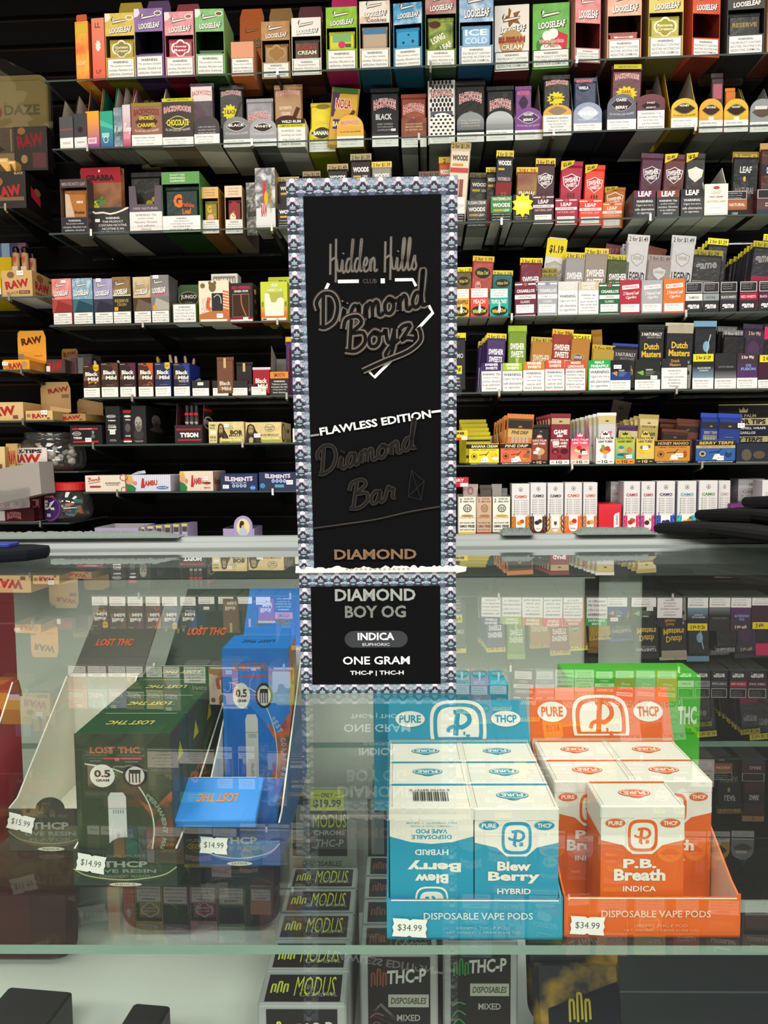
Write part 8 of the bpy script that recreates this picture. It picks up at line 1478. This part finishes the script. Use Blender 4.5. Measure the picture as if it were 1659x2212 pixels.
column(-.0350,.0345,.6290,4,RS,'rust',None)
column(.0400,.1080,.6430,3,GN,'green',None)
def header(label,u0,u1,v,pyb,pyt,yellow):
    zb=CF.hit(660,pyb,v)[1];zt=CF.hit(660,pyt,v)[1];w=u1-u0;h=zt-DK-.0005;q=zb-DK
    t=cthing('header_card',label,'card',(u0+u1)/2,v,DK+.0005);b=MB();s_=(h-q)
    b.prism([(-w/2,0),(w/2,0),(w/2,q+s_*.45),(w*.4,q+s_*.5),(w*.36,q+s_*.86),(w*.3,q+s_*.92),(-w*.2,q+s_*.92),(-w*.22,h),(-w*.36,h),(-w*.4,q+s_*.8),(-w/2,q+s_*.6)],'y',0,.0015,mat('#A9ACAB','c'))
    f=front(b,-w/2,w/2,q,h,-.0003);f.rect(.05,0,.86,.62,'#1F1C1E');f.poly([(.1,0),(.3,0),(.3,.82),(.14,.82),(.1,.6)],'#26242A');f.rect(.1,.02,.3,.7,'#8F9499');f.rect(.17,.62,.22,.68,'#D8D8D6');f.poly([(.16,.48),(.24,.48),(.24,.54),(.2,.57),(.16,.54)],'#4A2420')
    if yellow:f.rect(.32,.62,.82,.9,'#DDE04A');f.text('ONLY',.57,.83,.18,.06,'#2A2A1E',.02,.2);f.rect(.36,.825,.46,.832,'#2A2A1E');f.rect(.68,.825,.78,.832,'#2A2A1E');f.text('$19.99',.57,.71,.42,.12,'#2A2A1E',.04);f.text('MODUS',.6,.48,.5,.18,YL,0,.05);f.text('CHROME',.6,.32,.48,.07,'#B8B8B8',.03,.05);f.text('THC-P',.6,.18,.42,.1,'#A8A8A8',.02,.15)
    f.rect(.06,-.16,.94,-.04,'#A4A698');f.text('DISPOSABLES',.48,-.1,.6,.07,'#3A3A34',.02,.2);b.build('card_sheet',t)
header('stepped header card with yellow ONLY 19.99 panel behind the yellow-marked column',-.1175,-.0450,.772,1850,1690,True)
header('taller grey stepped header card behind the rust-marked column',-.0370,.0345,.794,1850,1650,False)
# mylar bags
def bag(label,u,v,w,h,c,art=None,lean=-8,z=DK+.0005,ry=0,name='mylar_bag'):
    t=cthing(name,label,'bag',u,v,z,rx=R(lean),ry=R(ry));b=MB();r_=.022;m=mat(c,'g')if isinstance(c,str)else c
    P=[(-w/2+r_-r_*math.sin(R(9*k)),r_-r_*math.cos(R(9*k)))for k in range(11)];P=P[::1]+[(-w/2,h),(w/2,h)]+[(-x,z_)for x,z_ in P[::-1]]
    n=len(P);A=[(x,-.001,z_)for x,z_ in P];Q=[(x*.88,-.012,.006+z_*.92)for x,z_ in P]
    for k in range(n):b.poly([A[k],A[(k+1)%n],Q[(k+1)%n],Q[k]][::-1],m)
    b.poly(Q[::-1],m);b.poly(A,m);f=front(b,-w*.44,w*.44,0,h,-.0124)
    if art:art(f)
    b.build('bag_body',t);b=MB();b.box(-w/2,-.0016,h,w/2,.0008,h+.008,m);b.build('zip_strip',t)
    for s_ in(-1,1):pass
brown=blotch('bag_brown',['#3A2620','#5A3E30','#241A18'],26,'g')
bag('brown mottled bag with pale striped lettering at the back of the lower deck',-.455,.815,.17,.12,brown,lambda f:mlogo(f,.2,.35,.3,'#C8BC9A'))
bag('red-brown bag with pale marks lying before the brown mottled bag',-.425,.765,.15,.07,'#4A2420',lambda f:mlogo(f,.3,.35,.16,'#B8A080'))
bag('dark green bag with rounded bottom corners under the green tray',-.270,.815,.10,.13,'#16241C')
bag('glossy black bag with rounded bottom corners under the blue tray',-.187,.822,.098,.15,'#1E1E1F')
gold=blotch('bag_gold',['#14161C','#1E2230','#B08A2A'],30,'g')
bag('black and gold bag with slanted white lettering beside the green-marked column',.158,.615,.078,.085,gold,lambda f:(f.poly([(.1,.0),(1,.25),(1,.85),(.1,.6)],'#181A26'),mlogo(f,.5,.62,.22,'#B8A83A'),f.text('UPPER CUT AMMO',.5,.3,.86,.09,'#A8A8A0',.01,0,16)),lean=-18,z=DK+.0047)
bag('second black and gold bag behind the first',.160,.665,.078,.095,gold,lambda f:f.text('UPPER CUT AMMO',.5,.78,.86,.09,'#A8A8A0',.01,0,16),lean=-12,z=DK+.0047)
for lb,px0,px1,py,v0,h in(('black box top at the lower left of the deck',20,165,2130,None,.05),('small black box on the pale deck between the bags and the yellow-marked column',290,372,2165,None,.05)):
    u0,v=C2(px0,py,DK+h);u1=C2(px1,py,DK+h)[0];b=MB();b.box(0,-.07,0,u1-u0,0,h,mat('#232225','c'),bev=.002);o=b.build('black_box');o.location=cw(u0,v,DK+.0004);o.rotation_euler[2]=-CA+R(-6);tag(o,lb,'box')

# ================================================================== ON THE COUNTER
# patterned border of faceted crystals
m=bpy.data.materials.new('crystal_border');m.use_nodes=True;nt=m.node_tree;bs=nt.nodes['Principled BSDF'];bs.inputs['Roughness'].default_value=.35
N_=nt.nodes.new;L_=nt.links.new
def math_(op,a,b_=None,c_=None):
    n=N_('ShaderNodeMath');n.operation=op
    for i,x in enumerate((a,b_,c_)):
        if x is None:continue
        if isinstance(x,(int,float)):n.inputs[i].default_value=x
        else:L_(x,n.inputs[i])
    return n.outputs[0]
tc=N_('ShaderNodeTexCoord');sx=N_('ShaderNodeSeparateXYZ');L_(tc.outputs['Object'],sx.inputs[0]);TS=1/.0070
fx=math_('PINGPONG',math_('MULTIPLY',sx.outputs['X'],TS),.5);fz=math_('FRACT',math_('MULTIPLY',sx.outputs['Z'],TS))
cb=N_('ShaderNodeCombineXYZ');L_(fx,cb.inputs[0]);L_(fz,cb.inputs[2])
vo=N_('ShaderNodeTexVoronoi');vo.inputs['Scale'].default_value=5.2;vo.feature='F1';L_(cb.outputs[0],vo.inputs['Vector'])
ve=N_('ShaderNodeTexVoronoi');ve.inputs['Scale'].default_value=5.2;ve.feature='DISTANCE_TO_EDGE';L_(cb.outputs[0],ve.inputs['Vector'])
sc_=N_('ShaderNodeSeparateColor');L_(vo.outputs['Color'],sc_.inputs[0])
cr=N_('ShaderNodeValToRGB');cr.color_ramp.interpolation='CONSTANT';e=cr.color_ramp.elements
for p,c in((0,'#1E2534'),(.17,'#8DA2AE'),(.33,'#E2E4EA'),(.5,'#4E5B72'),(.62,'#A9BCC6'),(.74,'#BBA6BE')):
    if p in(0,):e[0].color=lin(c)
    else:k=e.new(p);k.color=lin(c)
e[-1].color=lin('#E6E4E8');L_(sc_.outputs[0],cr.inputs[0])
mx=N_('ShaderNodeMix');mx.data_type='RGBA';L_(math_('LESS_THAN',ve.outputs['Distance'],.03),mx.inputs[0]);L_(cr.outputs[0],mx.inputs[6]);mx.inputs[7].default_value=lin('#333B4E')
L_(mx.outputs[2],bs.inputs['Base Color'])
CRY=m;INK=mat('#050507','k')
u0,v=C2(651,1500,GT);u1=C2(986,1500,GT)[0];w=u1-u0
hl=CF.hit(818,1233,v)[1]-GT
t=cthing('vape_carton','tall black upright carton with a faceted crystal border, centre of the counter','carton',(u0+u1)/2,v,GT+.0004)
b=MB();D_=.032;b.box(-w/2,0,0,w/2,D_,hl,INK,front=CRY,left=CRY,right=CRY,bottom=CRY,top=INK)
f=front(b,-w/2,w/2,0,hl,-.0002)
f.rect(.073,.075,.9,.87,INK)
f.text('DIAMOND',.485,.8,.515,.1,mat('#B4BAB6','f'),.028);f.text('BOY OG',.485,.665,.39,.1,mat('#8A8F8B','f'),.028)
PL='#33363C';f.rect(.345,.375,.63,.51,PL);f.ell(.345,.4425,.06,.0675,PL);f.ell(.63,.4425,.06,.0675,PL)
f.text('INDICA',.487,.465,.235,.062,'#E9E9EA',.03);f.text('EUPHORIC',.487,.4,.175,.024,'#C4C4C6',.02)
f.text('ONE GRAM',.487,.27,.43,.066,'#F0F0F0',.018);f.text('THC-P | THC-H',.49,.165,.345,.044,'#E4E4E4',.025)
b.build('carton_base',t)
# torn perforation
b=MB();n=60;rnd=random.Random(2);P=[(-w/2-.0012+(w+.0024)*k/n,.0004+rnd.random()*.0016)for k in range(n+1)]
b.prism([(-w/2-.0014,-.0009),(w/2+.0022,-.0009)]+P[::-1],'y',-.0012,.0004,mat('#E9E4DA','k'));b.prism([(w/2,-.0016),(w/2+.0042,-.0008),(w/2+.0046,.001),(w/2,.0016)],'y',-.001,.0002,mat('#E9E4DA','k'))
b.build('torn_edge',t,(0,0,hl))
# upper part, leaning a little towards the customer
LEAN=6.0;vt=v-.0172;zt=CF.hit(803,386,vt)[1];hu=math.hypot(zt-GT-hl,.0172)
uc=(CF.hit(615,386,vt)[0]+CF.hit(991,386,vt)[0])/2;shift=(u0+u1)/2-uc
b=MB();b.box(-w/2,0,0,w/2,D_,hu,INK,front=CRY,left=CRY,right=CRY,top=CRY,bev=0)
f=front(b,-w/2,w/2,0,hu,-.0002);f.EPS=.000008;f.rect(.098,0,.905,.957,INK)
FO,FB,FD=mat('#7A7570','f'),mat('#4A4643','f'),mat('#1C1A1A','f');WT='#E8E6E4'
# club line and diamond outline
f.stroke([(.235,.748),(.19,.712)],.018,WT,False);f.stroke([(.29,.752),(.415,.752)],.02,WT,False);f.text('CLUB',.48,.752,.085,.011,FB,.03);f.rect(.545,.746,.57,.758,WT);f.stroke([(.63,.754),(.735,.754),(.755,.738)],.018,WT,False)
f.stroke([(.83,.69),(.855,.672),(.755,.628)],.019,WT,False);f.stroke([(.457,.532),(.5,.512),(.605,.555)],.019,WT,False)
for col,tt in((mat('#26241F','f'),.02),(FO,.0115)):script(f,'Hidden Hills',.235,.772,.53,.075,tt,col,.06,1.5)
def team(s,a,b_,w_,h_,rot):
    for col,tt in((mat('#3A2E2A','f'),.05),(FO,.038),(mat('#0B0A09','k'),.021)):script(f,s,a,b_,w_,h_,tt,col,.16,rot)
team('Diamond',.17,.636,.66,.082,11);team('Boyz',.325,.576,.42,.082,10)
for col,tt in((FO,.038),(mat('#0B0A09','k'),.021)):f.stroke([(.43,.528),(.56,.552),(.7,.575),(.775,.6),(.78,.622),(.765,.636)],tt,col)
# heading and second lettering
f.text('FLAWLESS EDITION',.5,.395,.69,.021,WT,.03,0,8.6);f.stroke([(.1,.363),(.155,.366)],.012,'#8A8886',False);f.stroke([(.845,.421),(.905,.424)],.014,WT,False)
for col,tt in((FB,.026),(FD,.018)):script(f,'Diamond',.14,.258,.63,.07,tt,col,.3,15);script(f,'Bar',.33,.165,.3,.07,tt,col,.3,13)
f.stroke([(.1,.116),(.3,.127),(.5,.139),(.7,.158),(.9,.172)],.008,FB)
for x,y in(((.72,.27),(.8,.24)),((.8,.24),(.78,.19)),((.78,.19),(.7,.2)),((.7,.2),(.72,.27)),((.72,.27),(.78,.19)),((.8,.24),(.7,.2))):f.stroke([x,y],.004,'#1C1C1E',False)
f.text('DIAMOND',.49,.043,.52,.029,mat('#9A7660','f'),.028)
for k in range(14):f.rect(.3+.03*k,0,.315+.03*k,.004,'#A8A6A2')
b.build('carton_top',t,(-shift*0+0,0,hl+.0004),(R(LEAN),0,0))
t.rotation_euler[1]=math.atan2(-shift,zt-GT)*1.0
# fuzzy grey cloths on the rail
def cloth(label,px0,px1,seed):
    vv=.868;u0=CF.hit(px0,1152,vv)[0];u1=CF.hit(px1,1152,vv)[0];b=MB();rnd=random.Random(seed);nx,ny=150,12;V=[]
    for j in range(ny+1):
        for i in range(nx+1):
            a=math.pi*j/ny;e_=min(1,9*min(i,nx-i)/nx);q=1+rnd.uniform(-.28,.28)
            V.append((u0+(u1-u0)*i/nx,-.016*math.cos(a),.0058*math.sin(a)*e_*q+(.0008*rnd.random()if 0<j<ny else 0)))
    b.add(V,[(j*(nx+1)+i,(j+1)*(nx+1)+i,(j+1)*(nx+1)+i+1,j*(nx+1)+i+1)for j in range(ny)for i in range(nx)],mat('#757E79','k'),True)
    o=b.build('towel');o.location=cw(0,vv,GT+.0124);o.rotation_euler[2]=-CA;tag(o,label,'cloth')
cloth('fuzzy grey-green towel folded along the rail below the lilac booklets',-120,395,4);cloth('fuzzy grey towel on the rail under the crimson and magenta wrap cartons',1240,1412,8);cloth('short fuzzy grey towel on the rail under the amber honey wrap carton',1080,1150,9)
# black padded mats on the rail
def padmat(label,P,z0,z1,th,c='#151517'):
    """thick padded mat: P is its outline (u, v, k); k blends its height from z0 to z1"""
    b=MB();m=mat(c,'k');lo=[cw(u,v,z0+(z1-z0)*k)for u,v,k in P];cen=sum(lo,Vector())/len(lo)
    rings=[[p+(cen-p)*i_+Vector((0,0,z_))for p in lo]for i_,z_ in((.03,0),(0,th*.3),(0,th*.7),(.03,th))];n=len(lo)
    for a,c_ in zip(rings,rings[1:]):
        for k in range(n):b.add([a[k],a[(k+1)%n],c_[(k+1)%n],c_[k]],[(0,1,2,3)],m,True)
    b.poly(rings[-1],m);b.poly(rings[0][::-1],m);o=b.build('padded_mat');tag(o,label,'mat')
zr=GT+.0128
zr=GT+.0128
for i,(lb,pxa)in enumerate((('lowest black padded mat slanting across the rail end',1412),('second black padded mat stacked on the lowest',1500),('topmost black padded mat of the stack on the rail',1600))):
    va=.855+.02*i;ua=CF.hit(pxa,1150,va)[0];zz_=.0135*i
    padmat(lb,[(ua,va,0),(ua+.05,va-.03,0),(.40+.02*i,.675+.05*i,0),(.62,.62+.05*i,0),(.68,.98,0),(ua+.10,va+.06,0)],zr+zz_+.0006,zr+zz_+.0006,.0118,('#18181A','#131315','#161618')[i])
u0,v0=C2(-60,1216,GT);ue=C2(80,1190,GT)[0]
padmat('dark oval pad with a blue top lying on the glass at the far left',[(-.47,.735,0),(-.40,.735,0),(-.378,.748,0),(-.368,.772,0),(-.376,.795,0),(-.40,.808,0),(-.50,.812,0)],GT+.0006,GT+.0006,.011,'#14161C')
b=MB();b.box(-.50,-.012,0,-.41,.012,.0035,mat('#2E3E8E','c'),bev=.001);o=b.build('blue_card');o.location=cw(0,.785,GT+.0122);o.rotation_euler[2]=-CA;tag(o,'blue edged card lying on the dark oval pad','card')
dups={k:v for k,v in LABELS.items()if len(v)>1 and not all(o.get('group')for o in v)}
for k in dups:print('DUPLABEL',len(dups[k]),k)
for k in LABELS:
    n=len(k.split())
    if n<4 or n>16:print('LABELLEN',n,k)
